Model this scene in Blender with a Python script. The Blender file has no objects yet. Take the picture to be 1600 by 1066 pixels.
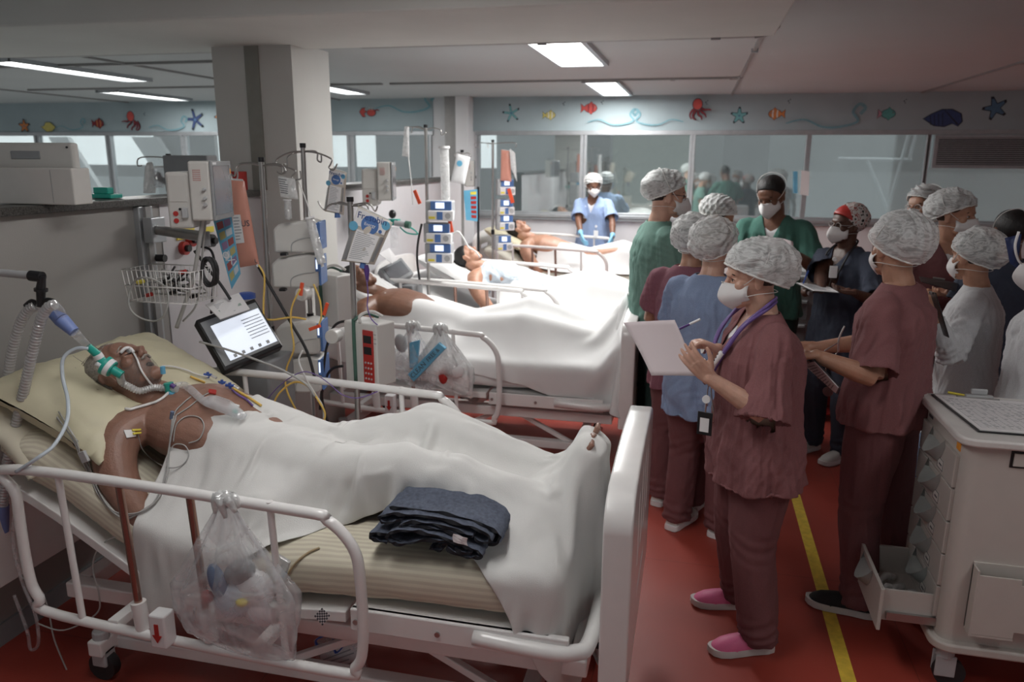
import bpy, bmesh, math, random
import numpy as np
from math import pi, sin, cos, radians
from mathutils import Vector, Matrix
random.seed(7); np.random.seed(7)
C = bpy.context.scene.collection
SC = bpy.context.scene

# ---------------------------------------------------------------- camera
FPX, ROLL, EYE = 1200.0, .006, 1.9
_dy = np.array([292., 282., FPX]); _dy /= np.linalg.norm(_dy)
_b = -(282 + 292 * ROLL) / FPX
_up = np.array([ROLL, 1, _b]); _up /= np.linalg.norm(_up)
_dx = np.cross(_up, _dy)
RW = np.array([_dx, _dy, _up])            # camera vector (right, up, forward) -> room vector
cam = bpy.data.cameras.new('camera'); camo = bpy.data.objects.new('camera', cam); C.objects.link(camo)
camo.matrix_world = Matrix([[RW[0][0], RW[0][1], -RW[0][2], 0], [RW[1][0], RW[1][1], -RW[1][2], 0],
                            [RW[2][0], RW[2][1], -RW[2][2], EYE], [0, 0, 0, 1]])
cam.lens = 27; cam.sensor_width = 36; cam.clip_start = .05; cam.clip_end = 200
cam.dof.use_dof = True; cam.dof.focus_distance = 2.75; cam.dof.aperture_fstop = 3.2
SC.camera = camo

# ---------------------------------------------------------------- light and exposure
SC.view_settings.view_transform = 'Standard'; SC.view_settings.look = 'None'
SC.view_settings.gamma = 1.0; SC.view_settings.use_curve_mapping = False
SC.view_settings.exposure = 0.0
WORLD_DIM, WORLD_BRIGHT = .25, 2.3
world = bpy.data.worlds.new('world'); SC.world = world; world.use_nodes = True
_n = world.node_tree.nodes; _l = world.node_tree.links; _bg = _n['Background']
_tc = _n.new('ShaderNodeTexCoord'); _sp = _n.new('ShaderNodeSeparateXYZ'); _l.new(_tc.outputs['Generated'], _sp.inputs[0])
_mr = _n.new('ShaderNodeMapRange'); _mr.inputs[1].default_value = .2; _mr.inputs[2].default_value = .6     # bright overcast sky beyond the windows
_mr.inputs[3].default_value = WORLD_DIM; _mr.inputs[4].default_value = WORLD_BRIGHT; _ad = _n.new('ShaderNodeMath'); _l.new(_sp.outputs['Y'], _ad.inputs[0]); _l.new(_sp.outputs['Z'], _ad.inputs[1]); _l.new(_ad.outputs[0], _mr.inputs[0])
_bg.inputs[0].default_value = (.95, .98, 1, 1); _l.new(_mr.outputs[0], _bg.inputs[1])
# fluorescent ceiling fixtures, seen ones and added unseen fill panels: (x0, x1, y0, y1, watts); the glowing diffusers are built with the ceiling
LAMPS = [(-1.2, -.8, 5.05, 6.8, 64), (-1.2, -.85, 8.2, 9.9, 55), (-1.2, -.8, 1.1, 2.7, 12), (-5.9, -5.6, 5.6, 7.3, 30),  # panel over the nearest bed is out of view, added to light the foreground
         (-7.2, -6.9, 8.4, 9.8, 22), (1.7, 2.05, .6, 2.2, 6), (-4.3, -4.0, 7.6, 9.2, 20)]  # panel by the cart is out of view too, added as fill
for i, (x0, x1, y0, y1, w) in enumerate(LAMPS):
    l = bpy.data.lights.new('ceiling_lamp', 'AREA'); l.shape = 'RECTANGLE'; l.size = x1 - x0; l.size_y = y1 - y0
    l.energy = w; l.color = (1, .985, .96)
    o = bpy.data.objects.new('ceiling_lamp', l); C.objects.link(o); o.location = ((x0 + x1) / 2, (y0 + y1) / 2, 2.655)

# ---------------------------------------------------------------- helpers
def W(px, py, X=None, Y=None, Z=None):
    """room point seen at a photo position, at a given plane"""
    r = RW @ np.array([px - 800, 533 - py, FPX]); o = (0, 0, EYE)
    i, v = (0, X) if X is not None else (1, Y) if Y is not None else (2, Z)
    t = (v - o[i]) / r[i]
    return Vector((o[0] + t * r[0], o[1] + t * r[1], o[2] + t * r[2]))
def V(*a): return Vector(a)
def crm(pts, n=6, closed=False):
    P = [Vector(p) for p in pts]; out = []; L = len(P)
    if L < 3 and not closed: return P
    rng = range(L) if closed else range(L - 1)
    for i in rng:
        if closed: a, b, c, d = P[i - 1], P[i], P[(i + 1) % L], P[(i + 2) % L]
        else: a, b, c, d = P[max(i - 1, 0)], P[i], P[i + 1], P[min(i + 2, L - 1)]
        for k in range(n):
            t = k / n
            out.append(.5 * ((2 * b) + (c - a) * t + (2 * a - 5 * b + 4 * c - d) * t * t + (3 * b - a - 3 * c + d) * t ** 3))
    if not closed: out.append(P[-1])
    return out
def frame_of(d, ref=None):
    d = Vector(d).normalized(); r = Vector(ref) if ref is not None else (Vector((0, 0, 1)) if abs(d.z) < .9 else Vector((1, 0, 0)))
    x = r.cross(d)
    if x.length < 1e-5: x = Vector((0, 1, 0)).cross(d)
    x.normalize(); y = d.cross(x); return x, y, d
class MB:
    """collects simple solids into one mesh"""
    def __init__(s): s.v = []; s.f = []; s.m = []; s.mi = 0
    def add(s, vs, fs, M=None):
        n = len(s.v)
        s.v += [tuple(M @ Vector(p)) if M is not None else tuple(p) for p in vs]
        s.f += [[i + n for i in f] for f in fs]; s.m += [s.mi] * len(fs); return s
    def box(s, x0, x1, y0, y1, z0, z1, M=None):
        vs = [(x, y, z) for z in (z0, z1) for y in (y0, y1) for x in (x0, x1)]
        return s.add(vs, [[0, 2, 3, 1], [4, 5, 7, 6], [0, 1, 5, 4], [2, 6, 7, 3], [0, 4, 6, 2], [1, 3, 7, 5]], M)
    def cbox(s, c, d, M=None):
        return s.box(c[0] - d[0] / 2, c[0] + d[0] / 2, c[1] - d[1] / 2, c[1] + d[1] / 2, c[2] - d[2] / 2, c[2] + d[2] / 2, M)
    def rings(s, R, cap=True, closed=False, M=None):
        n = len(R[0]); vs = [p for r in R for p in r]; fs = []
        K = len(R)
        for i in range(K if closed else K - 1):
            a, b = i * n, ((i + 1) % K) * n
            for k in range(n): fs.append([a + k, a + (k + 1) % n, b + (k + 1) % n, b + k])
        if cap and not closed: fs.append(list(range(n))[::-1]); fs.append([(K - 1) * n + k for k in range(n)])
        return s.add(vs, fs, M)
    def tube(s, pts, r, n=8, smooth=0, closed=False, cap=True, M=None, sq=1.0):
        P = crm(pts, smooth, closed) if smooth else [Vector(p) for p in pts]
        K = len(P); rr = r if isinstance(r, (list, tuple)) else None
        R = []; ref = None
        for i, p in enumerate(P):
            if closed: d = P[(i + 1) % K] - P[i - 1]
            else: d = P[min(i + 1, K - 1)] - P[max(i - 1, 0)]
            if d.length < 1e-9: d = Vector((0, 0, 1))
            if ref is None: x, y, _ = frame_of(d)
            else:
                d.normalize(); x = ref - d * ref.dot(d)
                if x.length < 1e-6: x, y, _ = frame_of(d)
                x.normalize(); y = d.cross(x)
            ref = x
            if rr:
                t = i / (K - 1) * (len(rr) - 1); j = min(int(t), len(rr) - 2); q = rr[j] + (rr[j + 1] - rr[j]) * (t - j)
            else: q = r
            R.append([p + x * (cos(2 * pi * k / n) * q) + y * (sin(2 * pi * k / n) * q * sq) for k in range(n)])
        return s.rings(R, cap, closed, M)
    def cyl(s, a, b, r, r2=None, n=16, M=None): return s.tube([a, b], [r, r if r2 is None else r2], n, M=M)
    def lathe(s, prof, n=24, M=None):
        R = [[(r * cos(2 * pi * k / n), r * sin(2 * pi * k / n), z) for k in range(n)] for r, z in prof]
        return s.rings(R, True, False, M)
    def ell(s, c, r, n=16, m=10, M=None, rot=None):
        R = []
        Q = rot.to_3x3() if rot is not None else None
        for j in range(m + 1):
            a = -pi / 2 + pi * (j + (.04 if j == 0 else -.04 if j == m else 0)) / m
            ring = []
            for k in range(n):
                p = Vector((r[0] * cos(a) * cos(2 * pi * k / n), r[1] * cos(a) * sin(2 * pi * k / n), r[2] * sin(a)))
                if Q: p = Q @ p
                ring.append(p + Vector(c))
            R.append(ring)
        return s.rings(R, True, False, M)
    def prism(s, poly, z0, z1, M=None):
        n = len(poly)
        vs = [(x, y, z0) for x, y in poly] + [(x, y, z1) for x, y in poly]
        return s.add(vs, [list(range(n))[::-1], [n + k for k in range(n)]] + [[k, (k + 1) % n, n + (k + 1) % n, n + k] for k in range(n)], M)
    def grid(s, P):                              # P[i][j] points
        a, b = len(P), len(P[0]); vs = [p for r in P for p in r]
        return s.add(vs, [[i * b + j, (i + 1) * b + j, (i + 1) * b + j + 1, i * b + j + 1] for i in range(a - 1) for j in range(b - 1)])
    def build(s, name, mats, parent=None, smooth=None, bevel=0, seg=2, solid=0, sub=0, loc=None):
        me = bpy.data.meshes.new(name); me.from_pydata([tuple(p) for p in s.v], [], s.f)
        mats = mats if isinstance(mats, (list, tuple)) else [mats]
        for m in mats: me.materials.append(m)
        if len(mats) > 1: me.polygons.foreach_set('material_index', s.m)
        me.update(); me.validate()
        o = bpy.data.objects.new(name, me); C.objects.link(o)
        if parent is not None: o.parent = parent
        if loc is not None: o.location = loc
        if solid: md = o.modifiers.new('s', 'SOLIDIFY'); md.thickness = solid; md.offset = 0
        if bevel: md = o.modifiers.new('b', 'BEVEL'); md.width = bevel; md.segments = seg; md.limit_method = 'ANGLE'; md.angle_limit = radians(40)
        if sub: md = o.modifiers.new('u', 'SUBSURF'); md.levels = sub; md.render_levels = sub
        if smooth is not None: shade(o, smooth)
        return o
def shade(o, ang=45):
    me = o.data; me.polygons.foreach_set('use_smooth', [True] * len(me.polygons))
    if ang < 170:
        try: me.set_sharp_from_angle(angle=radians(ang))
        except Exception: pass
def thing(name, label, cat, loc=(0, 0, 0), rz=0, group=None, rot=None):
    o = bpy.data.objects.new(name, None); C.objects.link(o); o.empty_display_size = .05
    o.location = loc; o.rotation_euler = rot if rot is not None else (0, 0, rz)
    o['label'] = label; o['category'] = cat
    if group: o['group'] = group
    return o
def tag(o, label, cat, group=None):
    o['label'] = label; o['category'] = cat
    if group: o['group'] = group
    return o
def struct(o): o['kind'] = 'structure'; return o
def dup(o, parent=None):
    c = o.copy(); C.objects.link(c)
    if parent is not None: c.parent = parent
    for ch in [x for x in list(C.objects) if x.parent == o]: dup(ch, c)
    return c
def Tm(loc, rz=0, rx=0, ry=0):
    return Matrix.Translation(Vector(loc)) @ Matrix.Rotation(rz, 4, 'Z') @ Matrix.Rotation(ry, 4, 'Y') @ Matrix.Rotation(rx, 4, 'X')
def text_obj(txt, size, M, mat, parent, name='lettering', depth=.0006, font_scale=(1, 1)):
    cu = bpy.data.curves.new('t', 'FONT'); cu.body = txt; cu.size = size; cu.extrude = depth; cu.align_x = 'CENTER'; cu.align_y = 'CENTER'
    cu.resolution_u = 2
    t = bpy.data.objects.new('t', cu); C.objects.link(t)
    dg = bpy.context.evaluated_depsgraph_get(); me = bpy.data.meshes.new_from_object(t.evaluated_get(dg))
    bpy.data.objects.remove(t); bpy.data.curves.remove(cu)
    S = Matrix.Diagonal((font_scale[0], font_scale[1], 1, 1))
    me.transform(M @ S); me.name = name; me.materials.clear(); me.materials.append(mat)
    o = bpy.data.objects.new(name, me); C.objects.link(o)
    if parent is not None: o.parent = parent
    return o
def remesh(mb, voxel, smooth_it=4, fac=.5):
    """union of overlapping solids as one continuous surface"""
    me = bpy.data.meshes.new('r'); me.from_pydata([tuple(p) for p in mb.v], [], mb.f); me.update()
    bm = bmesh.new(); bm.from_mesh(me); bmesh.ops.recalc_face_normals(bm, faces=bm.faces); bm.to_mesh(me); bm.free()
    o = bpy.data.objects.new('r', me); C.objects.link(o)
    md = o.modifiers.new('r', 'REMESH'); md.mode = 'VOXEL'; md.voxel_size = voxel; md.adaptivity = 0
    if smooth_it: m2 = o.modifiers.new('s', 'SMOOTH'); m2.iterations = smooth_it; m2.factor = fac
    dg = bpy.context.evaluated_depsgraph_get(); r = bpy.data.meshes.new_from_object(o.evaluated_get(dg))
    bpy.data.objects.remove(o); bpy.data.meshes.remove(me)
    return r
def mesh_obj(name, me, mats, parent=None, smooth=180):
    me.name = name; me.materials.clear()
    for m in (mats if isinstance(mats, (list, tuple)) else [mats]): me.materials.append(m)
    o = bpy.data.objects.new(name, me); C.objects.link(o)
    if parent is not None: o.parent = parent
    if smooth is not None: shade(o, smooth)
    return o
def get_co(me):
    a = np.empty(len(me.vertices) * 3); me.vertices.foreach_get('co', a); return a.reshape(-1, 3)
def get_no(me):
    a = np.empty(len(me.vertices) * 3); me.vertices.foreach_get('normal', a); return a.reshape(-1, 3)
def set_co(me, a): me.vertices.foreach_set('co', a.ravel()); me.update()
def smooth_rim(me, it=5):
    n = len(me.vertices); e = np.empty(len(me.edges) * 2, int); me.edges.foreach_get('vertices', e); e = e.reshape(-1, 2)
    le = np.empty(len(me.loops), int); me.loops.foreach_get('edge_index', le); cnt = np.bincount(le, minlength=len(e)); b = e[cnt == 1]
    if not len(b): return
    co = get_co(me)
    for _ in range(it):
        s = np.zeros_like(co); k = np.zeros(n); np.add.at(s, b[:, 0], co[b[:, 1]]); np.add.at(s, b[:, 1], co[b[:, 0]]); np.add.at(k, b.ravel(), 1)
        m = k == 2; co[m] = co[m] * .4 + s[m] / 2 * .6
    set_co(me, co)
def cut_faces(me, pred):
    """remove the faces whose centre satisfies pred (array -> bool array)"""
    n = len(me.polygons); c = np.empty(n * 3); me.polygons.foreach_get('center', c); nn = np.empty(n * 3); me.polygons.foreach_get('normal', nn); cut_faces.normals = nn.reshape(-1, 3); k = pred(c.reshape(-1, 3))
    bm = bmesh.new(); bm.from_mesh(me); bm.faces.ensure_lookup_table()
    bmesh.ops.delete(bm, geom=[bm.faces[i] for i in np.nonzero(k)[0]], context='FACES'); bm.to_mesh(me); bm.free(); me.update(); smooth_rim(me)
_NW = [(np.random.randn(3), np.random.rand() * 6.28) for _ in range(24)]
def folds(p, scale, seed=0, aniso=(1, 1, 1), ridge=.5):
    """smooth ridged wrinkle field for cloth, roughly -1..1"""
    q = p * np.array(aniso) / scale; s = np.zeros(len(p)); rs = np.random.RandomState(seed)
    w = np.stack([np.sin(q @ rs.randn(3) * .7 + rs.rand() * 6) for _ in range(3)], 1)
    q = q + w * 1.1; amp = 1; tot = 0
    for o in range(3):
        for _ in range(2):
            t = np.sin(q @ (rs.randn(3) * 1.3) + rs.rand() * 6.28)
            s += amp * (t * (1 - ridge) + (1 - 2 * np.abs(t)) * ridge); tot += amp
        q = q * 1.9; amp *= .5
    return s / tot * 1.6

# ---------------------------------------------------------------- materials
def mat(name, col, rough=.5, metal=0, var=.06, vscale=14, bump=0, bscale=60, spec=None, alpha=None, trans=0, sss=0, emit=None, estr=0, coat=0, aniso=None, ior=None):
    m = bpy.data.materials.new(name); m.use_nodes = True; nt = m.node_tree; b = nt.nodes['Principled BSDF']
    b.inputs['Roughness'].default_value = rough; b.inputs['Metallic'].default_value = metal
    if spec is not None: b.inputs['Specular IOR Level'].default_value = spec
    if ior: b.inputs['IOR'].default_value = ior
    if trans: b.inputs['Transmission Weight'].default_value = trans
    if alpha is not None: b.inputs['Alpha'].default_value = alpha
    if coat: b.inputs['Coat Weight'].default_value = coat; b.inputs['Coat Roughness'].default_value = .12
    if sss: b.inputs['Subsurface Weight'].default_value = sss; b.inputs['Subsurface Scale'].default_value = .012; b.inputs['Subsurface Radius'].default_value = (1, .35, .2)
    if emit: b.inputs['Emission Color'].default_value = (*emit, 1); b.inputs['Emission Strength'].default_value = estr
    tc = nt.nodes.new('ShaderNodeTexCoord'); mp = nt.nodes.new('ShaderNodeMapping'); nt.links.new(tc.outputs['Object'], mp.inputs['Vector'])
    if aniso: mp.inputs['Scale'].default_value = aniso
    nz = nt.nodes.new('ShaderNodeTexNoise'); nz.inputs['Scale'].default_value = vscale; nz.inputs['Detail'].default_value = 4
    nt.links.new(mp.outputs[0], nz.inputs['Vector'])
    rp = nt.nodes.new('ShaderNodeValToRGB'); rp.color_ramp.elements[0].position = .3; rp.color_ramp.elements[1].position = .7
    c = np.array(col)
    rp.color_ramp.elements[0].color = (*np.clip(c * (1 - var), 0, 1), 1); rp.color_ramp.elements[1].color = (*np.clip(c * (1 + var), 0, 1), 1)
    nt.links.new(nz.outputs['Fac'], rp.inputs[0]); nt.links.new(rp.outputs[0], b.inputs['Base Color'])
    if bump:
        n2 = nt.nodes.new('ShaderNodeTexNoise'); n2.inputs['Scale'].default_value = bscale; n2.inputs['Detail'].default_value = 5
        nt.links.new(mp.outputs[0], n2.inputs['Vector'])
        bp = nt.nodes.new('ShaderNodeBump'); bp.inputs['Strength'].default_value = 1; bp.inputs['Distance'].default_value = bump
        nt.links.new(n2.outputs['Fac'], bp.inputs['Height']); nt.links.new(bp.outputs[0], b.inputs['Normal'])
    return m
def lerp_node(nt, a, b, fac):
    mx = nt.nodes.new('ShaderNodeMix'); mx.data_type = 'RGBA'
    nt.links.new(fac, mx.inputs[0])
    for s, v in ((6, a), (7, b)):
        if isinstance(v, (tuple, list)): mx.inputs[s].default_value = (*v, 1)
        else: nt.links.new(v, mx.inputs[s])
    return mx.outputs[2]
def film(name, col=(.9, .92, .95), op=.35, rough=.15, wr=40, ridge=.5, gloss=.25):
    """thin crinkled see-through plastic"""
    m = bpy.data.materials.new(name); m.use_nodes = True; nt = m.node_tree; N = nt.nodes; L = nt.links
    N.remove(N['Principled BSDF']); out = N['Material Output']
    tc = N.new('ShaderNodeTexCoord'); nz = N.new('ShaderNodeTexNoise'); nz.inputs['Scale'].default_value = wr; nz.inputs['Detail'].default_value = 3; nz.inputs['Distortion'].default_value = 1.2
    L.new(tc.outputs['Object'], nz.inputs['Vector'])
    bp = N.new('ShaderNodeBump'); bp.inputs['Distance'].default_value = .02; bp.inputs['Strength'].default_value = .6; L.new(nz.outputs['Fac'], bp.inputs['Height'])
    d = N.new('ShaderNodeBsdfDiffuse'); d.inputs[0].default_value = (*col, 1); L.new(bp.outputs[0], d.inputs['Normal'])
    tl = N.new('ShaderNodeBsdfTranslucent'); tl.inputs[0].default_value = (*col, 1)
    a0 = N.new('ShaderNodeMixShader'); a0.inputs[0].default_value = .4; L.new(d.outputs[0], a0.inputs[1]); L.new(tl.outputs[0], a0.inputs[2])
    g = N.new('ShaderNodeBsdfGlossy'); g.inputs['Roughness'].default_value = rough; L.new(bp.outputs[0], g.inputs['Normal'])
    a1 = N.new('ShaderNodeMixShader'); a1.inputs[0].default_value = gloss; L.new(a0.outputs[0], a1.inputs[1]); L.new(g.outputs[0], a1.inputs[2])
    t = N.new('ShaderNodeBsdfTransparent')
    a2 = N.new('ShaderNodeMixShader')
    rp = N.new('ShaderNodeValToRGB'); rp.color_ramp.elements[0].position = .35; rp.color_ramp.elements[1].position = .65
    rp.color_ramp.elements[0].color = (max(op - ridge * .5, 0),) * 3 + (1,); rp.color_ramp.elements[1].color = (min(op + ridge * .5, 1),) * 3 + (1,)
    L.new(nz.outputs['Fac'], rp.inputs[0]); L.new(rp.outputs[0], a2.inputs[0]); L.new(t.outputs[0], a2.inputs[1]); L.new(a1.outputs[0], a2.inputs[2])
    L.new(a2.outputs[0], out.inputs[0]); return m
def cap_mat(name, op=.5):
    """pleated non-woven bouffant cap, hair showing through"""
    m = bpy.data.materials.new(name); m.use_nodes = True; nt = m.node_tree; N = nt.nodes; L = nt.links
    b = N['Principled BSDF']; b.inputs['Base Color'].default_value = (.78, .8, .8, 1); b.inputs['Roughness'].default_value = .6
    b.inputs['Sheen Weight'].default_value = .3
    tc = N.new('ShaderNodeTexCoord'); mp = N.new('ShaderNodeMapping'); mp.inputs['Scale'].default_value = (6, 6, 15); L.new(tc.outputs['Object'], mp.inputs['Vector'])
    nz = N.new('ShaderNodeTexNoise'); nz.inputs['Scale'].default_value = 1.6; nz.inputs['Detail'].default_value = 8; nz.inputs['Roughness'].default_value = .62; nz.inputs['Distortion'].default_value = 2.2
    L.new(mp.outputs[0], nz.inputs['Vector'])
    w = N.new('ShaderNodeMath'); w.operation = 'SUBTRACT'; w.inputs[1].default_value = .5; L.new(nz.outputs['Fac'], w.inputs[0])
    ab = N.new('ShaderNodeMath'); ab.operation = 'ABSOLUTE'; L.new(w.outputs[0], ab.inputs[0])
    rp = N.new('ShaderNodeValToRGB'); rp.color_ramp.elements[0].position = 0; rp.color_ramp.elements[1].position = .12
    hi = min(op + .38, 1); rp.color_ramp.elements[0].color = (hi, hi, hi, 1); rp.color_ramp.elements[1].color = (op, op, op, 1)
    L.new(ab.outputs[0], rp.inputs[0])
    L.new(rp.outputs[0], b.inputs['Alpha'])
    bp = N.new('ShaderNodeBump'); bp.inputs['Distance'].default_value = .0035; L.new(ab.outputs[0], bp.inputs['Height']); bp.invert = True; L.new(bp.outputs[0], b.inputs['Normal'])
    return m
def stripe_mat(name, ca, cb, axis=1, period=.022, rough=.8):
    m = mat(name, ca, rough, bump=.0006, bscale=500); nt = m.node_tree; N = nt.nodes; L = nt.links; b = N['Principled BSDF']
    tc = N.new('ShaderNodeUVMap'); sp = N.new('ShaderNodeSeparateXYZ'); L.new(tc.outputs[0], sp.inputs[0])
    mu = N.new('ShaderNodeMath'); mu.operation = 'MULTIPLY'; mu.inputs[1].default_value = 2 * pi / period; L.new(sp.outputs[axis], mu.inputs[0])
    si = N.new('ShaderNodeMath'); si.operation = 'SINE'; L.new(mu.outputs[0], si.inputs[0])
    rp = N.new('ShaderNodeMapRange'); rp.inputs[1].default_value = -.35; rp.inputs[2].default_value = .35; L.new(si.outputs[0], rp.inputs[0])
    L.new(lerp_node(nt, ca, cb, rp.outputs[0]), b.inputs['Base Color']); return m

M = {}
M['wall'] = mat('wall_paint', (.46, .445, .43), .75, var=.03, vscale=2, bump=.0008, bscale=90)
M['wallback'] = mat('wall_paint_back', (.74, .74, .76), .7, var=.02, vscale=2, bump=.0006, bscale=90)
M['part'] = mat('partition_laminate', (.31, .30, .285), .45, var=.025, vscale=1.5, bump=.0004, bscale=150)
M['column'] = mat('column_paint', (.58, .575, .55), .7, var=.03, vscale=3, bump=.0008, bscale=80)
M['stripe'] = mat('column_groove', (.26, .26, .235), .7)
M['ceil'] = mat('ceiling_paint', (.50, .53, .535), .8, var=.025, vscale=1.2, bump=.0006, bscale=60)
M['beam'] = mat('beam_paint', (.72, .73, .70), .8, var=.04, vscale=2, bump=.0008, bscale=60)
M['joint'] = mat('joint_metal', (.30, .295, .29), .45, .3)
M['frieze'] = mat('frieze_paint', (.36, .44, .47), .7, var=.05, vscale=3)
M['alum'] = mat('window_aluminium', (.44, .46, .48), .4, .55)
M['granite'] = mat('granite', (.07, .068, .064), .35, var=.7, vscale=160)
M['white'] = mat('white_enamel', (.80, .79, .78), .28, var=.02, coat=.3)
M['whitep'] = mat('white_plastic', (.78, .78, .79), .35, var=.02)
M['beige'] = mat('beige_plastic', (.56, .55, .525), .4, var=.02, bump=.0002, bscale=600)
M['pump'] = mat('pump_plastic', (.62, .61, .585), .35, var=.02)
M['greyp'] = mat('grey_plastic', (.25, .26, .27), .4)
M['lgrey'] = mat('light_grey_plastic', (.42, .43, .44), .4)
M['black'] = mat('black_plastic', (.012, .012, .014), .35)
M['rubber'] = mat('black_rubber', (.02, .02, .022), .6)
M['chrome'] = mat('chrome', (.55, .53, .51), .2, 1)
M['steel'] = mat('brushed_steel', (.42, .41, .4), .33, .9, bump=.0003, bscale=200)
M['copper'] = mat('reddish_steel', (.36, .22, .18), .25, .9)
M['red'] = mat('red_plastic', (.42, .03, .025), .4)
M['orange'] = mat('orange_plastic', (.75, .09, .03), .4)
M['orangel'] = mat('orange_label', (.85, .35, .04), .5)
M['yellow'] = mat('yellow_tube', (.75, .5, .12), .35)
M['yellowl'] = mat('yellow_label', (.78, .66, .08), .5)
M['teal'] = mat('teal_plastic', (.02, .36, .29), .35)
M['green'] = mat('dark_green_rubber', (.05, .12, .09), .5)
M['purple'] = mat('purple_plastic', (.09, .04, .2), .35)
M['lilac'] = mat('lilac_tube', (.16, .10, .32), .35)
M['blue'] = mat('blue_plastic', (.05, .11, .42), .4)
M['royal'] = mat('royal_blue_panel', (.09, .19, .45), .4)
M['sky'] = mat('sky_blue', (.14, .42, .62), .45)
M['bluecuff'] = mat('blue_cuff', (.17, .24, .5), .45)
M['cablegrey'] = mat('grey_cable', (.40, .40, .39), .4)
M['cablew'] = mat('white_cable', (.75, .75, .74), .4)
M['pinkfeed'] = mat('pink_bag_fluid', (.66, .30, .23), .3, coat=.6, var=.04)
M['paper'] = mat('paper', (.80, .79, .80), .8, var=.01)
M['pinkpaper'] = mat('pale_sheet_paper', (.66, .58, .60), .8, var=.01)
M['ink'] = mat('ink', (.07, .075, .09), .7)
M['inkgrey'] = mat('grey_ink', (.33, .34, .36), .7)
M['screen'] = mat('lit_screen', (.5, .55, .65), .3, emit=(.75, .83, 1), estr=1.1)
M['screendark'] = mat('dark_screen', (.16, .165, .18), .15, coat=.6)
M['screenblue'] = mat('blue_lit_panel', (.1, .2, .6), .3, emit=(.35, .5, 1), estr=.5)
M['lamp'] = mat('lamp_diffuser', (1, 1, 1), .5, emit=(1, .99, .97), estr=6)
M['sheet'] = mat('white_sheet', (.70, .70, .685), .85, var=.02, vscale=5, bump=.0010, bscale=420)
M['sheet2'] = mat('white_sheet_bright', (.74, .74, .74), .85, var=.02, vscale=5, bump=.0008, bscale=300)
M['pillow'] = mat('cream_pillow', (.60, .56, .40), .55, var=.05, vscale=6, bump=.001, bscale=30)
M['stripe_c'] = stripe_mat('striped_mattress_cover', (.64, .60, .48), (.55, .50, .40))
M['denim'] = mat('dark_blanket', (.085, .10, .14), .95, var=.25, vscale=60, bump=.0015, bscale=220)
M['denimedge'] = mat('dark_blanket_edge', (.018, .019, .024), .95, bump=.001, bscale=300)
M['film'] = film('clear_plastic_bag', op=.40, ridge=.30, wr=9)
M['film2'] = film('clear_plastic_thin', op=.28, ridge=.25, wr=16)
M['milky'] = film('milky_plastic', (.85, .86, .86), op=.75, ridge=.2, wr=25)
M['hose'] = film('corrugated_hose_plastic', (.72, .73, .74), op=.8, ridge=.1, wr=10, gloss=.35)
M['capw'] = cap_mat('bouffant_cap', .46)
M['capd'] = cap_mat('bouffant_cap_thin', .36)
M['strap'] = mat('mask_elastic', (.74, .74, .72), .7)
M['mask'] = mat('mask_fabric', (.80, .79, .79), .85, var=.02, bump=.0006, bscale=500)
def scrub(name, c, b=.0012): return mat(name, c, .9, var=.10, vscale=240, bump=b, bscale=900)
M['maroon'] = scrub('maroon_scrubs', (.255, .108, .113))
M['maroon2'] = scrub('maroon_scrubs_dark', (.175, .068, .073))
M['plum'] = scrub('plum_scrubs', (.25, .10, .13))
M['bluescrub'] = scrub('blue_scrubs', (.24, .31, .47))
M['lbluescrub'] = scrub('light_blue_scrubs', (.30, .40, .62))
M['greenscrub'] = scrub('green_scrubs', (.16, .30, .255))
M['dgreenscrub'] = scrub('dark_green_scrubs', (.065, .18, .145))
M['pantgreen'] = scrub('dark_green_trousers', (.02, .05, .045))
M['navyscrub'] = scrub('navy_scrubs', (.045, .055, .085))
M['coat'] = scrub('white_coat', (.66, .67, .69), .001)
M['jeans'] = scrub('jeans_blue', (.16, .21, .32))
M['undershirt'] = mat('white_undershirt', (.8, .8, .82), .9)
M['gownblue'] = scrub('pale_blue_gown', (.58, .66, .74))
def skinm(name, c): return mat(name, c, .42, var=.09, vscale=28, bump=.0012, bscale=170, sss=.12)
M['skin_tan'] = skinm('skin_tan', (.48, .26, .175))
M['skin_light'] = skinm('skin_light', (.60, .36, .27))
M['skin_brown'] = skinm('skin_brown', (.20, .095, .06))
M['skin_dark'] = skinm('skin_dark', (.09, .04, .026))
M['skin_old'] = skinm('skin_old', (.27, .145, .105))
M['hair_black'] = mat('black_hair', (.008, .007, .007), .55, bump=.003, bscale=180, aniso=(1, 1, .15))
M['hair_brown'] = mat('brown_hair', (.03, .017, .011), .5, bump=.003, bscale=180, aniso=(1, 1, .15))
M['hair_blond'] = mat('light_hair', (.16, .11, .06), .5, bump=.003, bscale=180, aniso=(1, 1, .15))
M['hair_grey'] = mat('grey_hair', (.30, .27, .24), .6, var=.5, vscale=50, bump=.004, bscale=160)
M['eyew'] = mat('eye_white', (.7, .66, .62), .2); M['iris'] = mat('eye_dark', (.02, .012, .008), .1)
M['lip'] = mat('mouth_dark', (.02, .008, .008), .5)
M['pinkshoe'] = mat('pink_clog', (.75, .16, .33), .5, bump=.001, bscale=200)
M['whiteshoe'] = mat('white_sole', (.62, .60, .58), .6)
M['navyshoe'] = mat('navy_clog', (.02, .035, .08), .35)
M['blackshoe'] = mat('black_shoe', (.012, .012, .013), .7, bump=.001, bscale=400)
M['glove'] = mat('blue_glove', (.22, .50, .72), .4)

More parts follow.
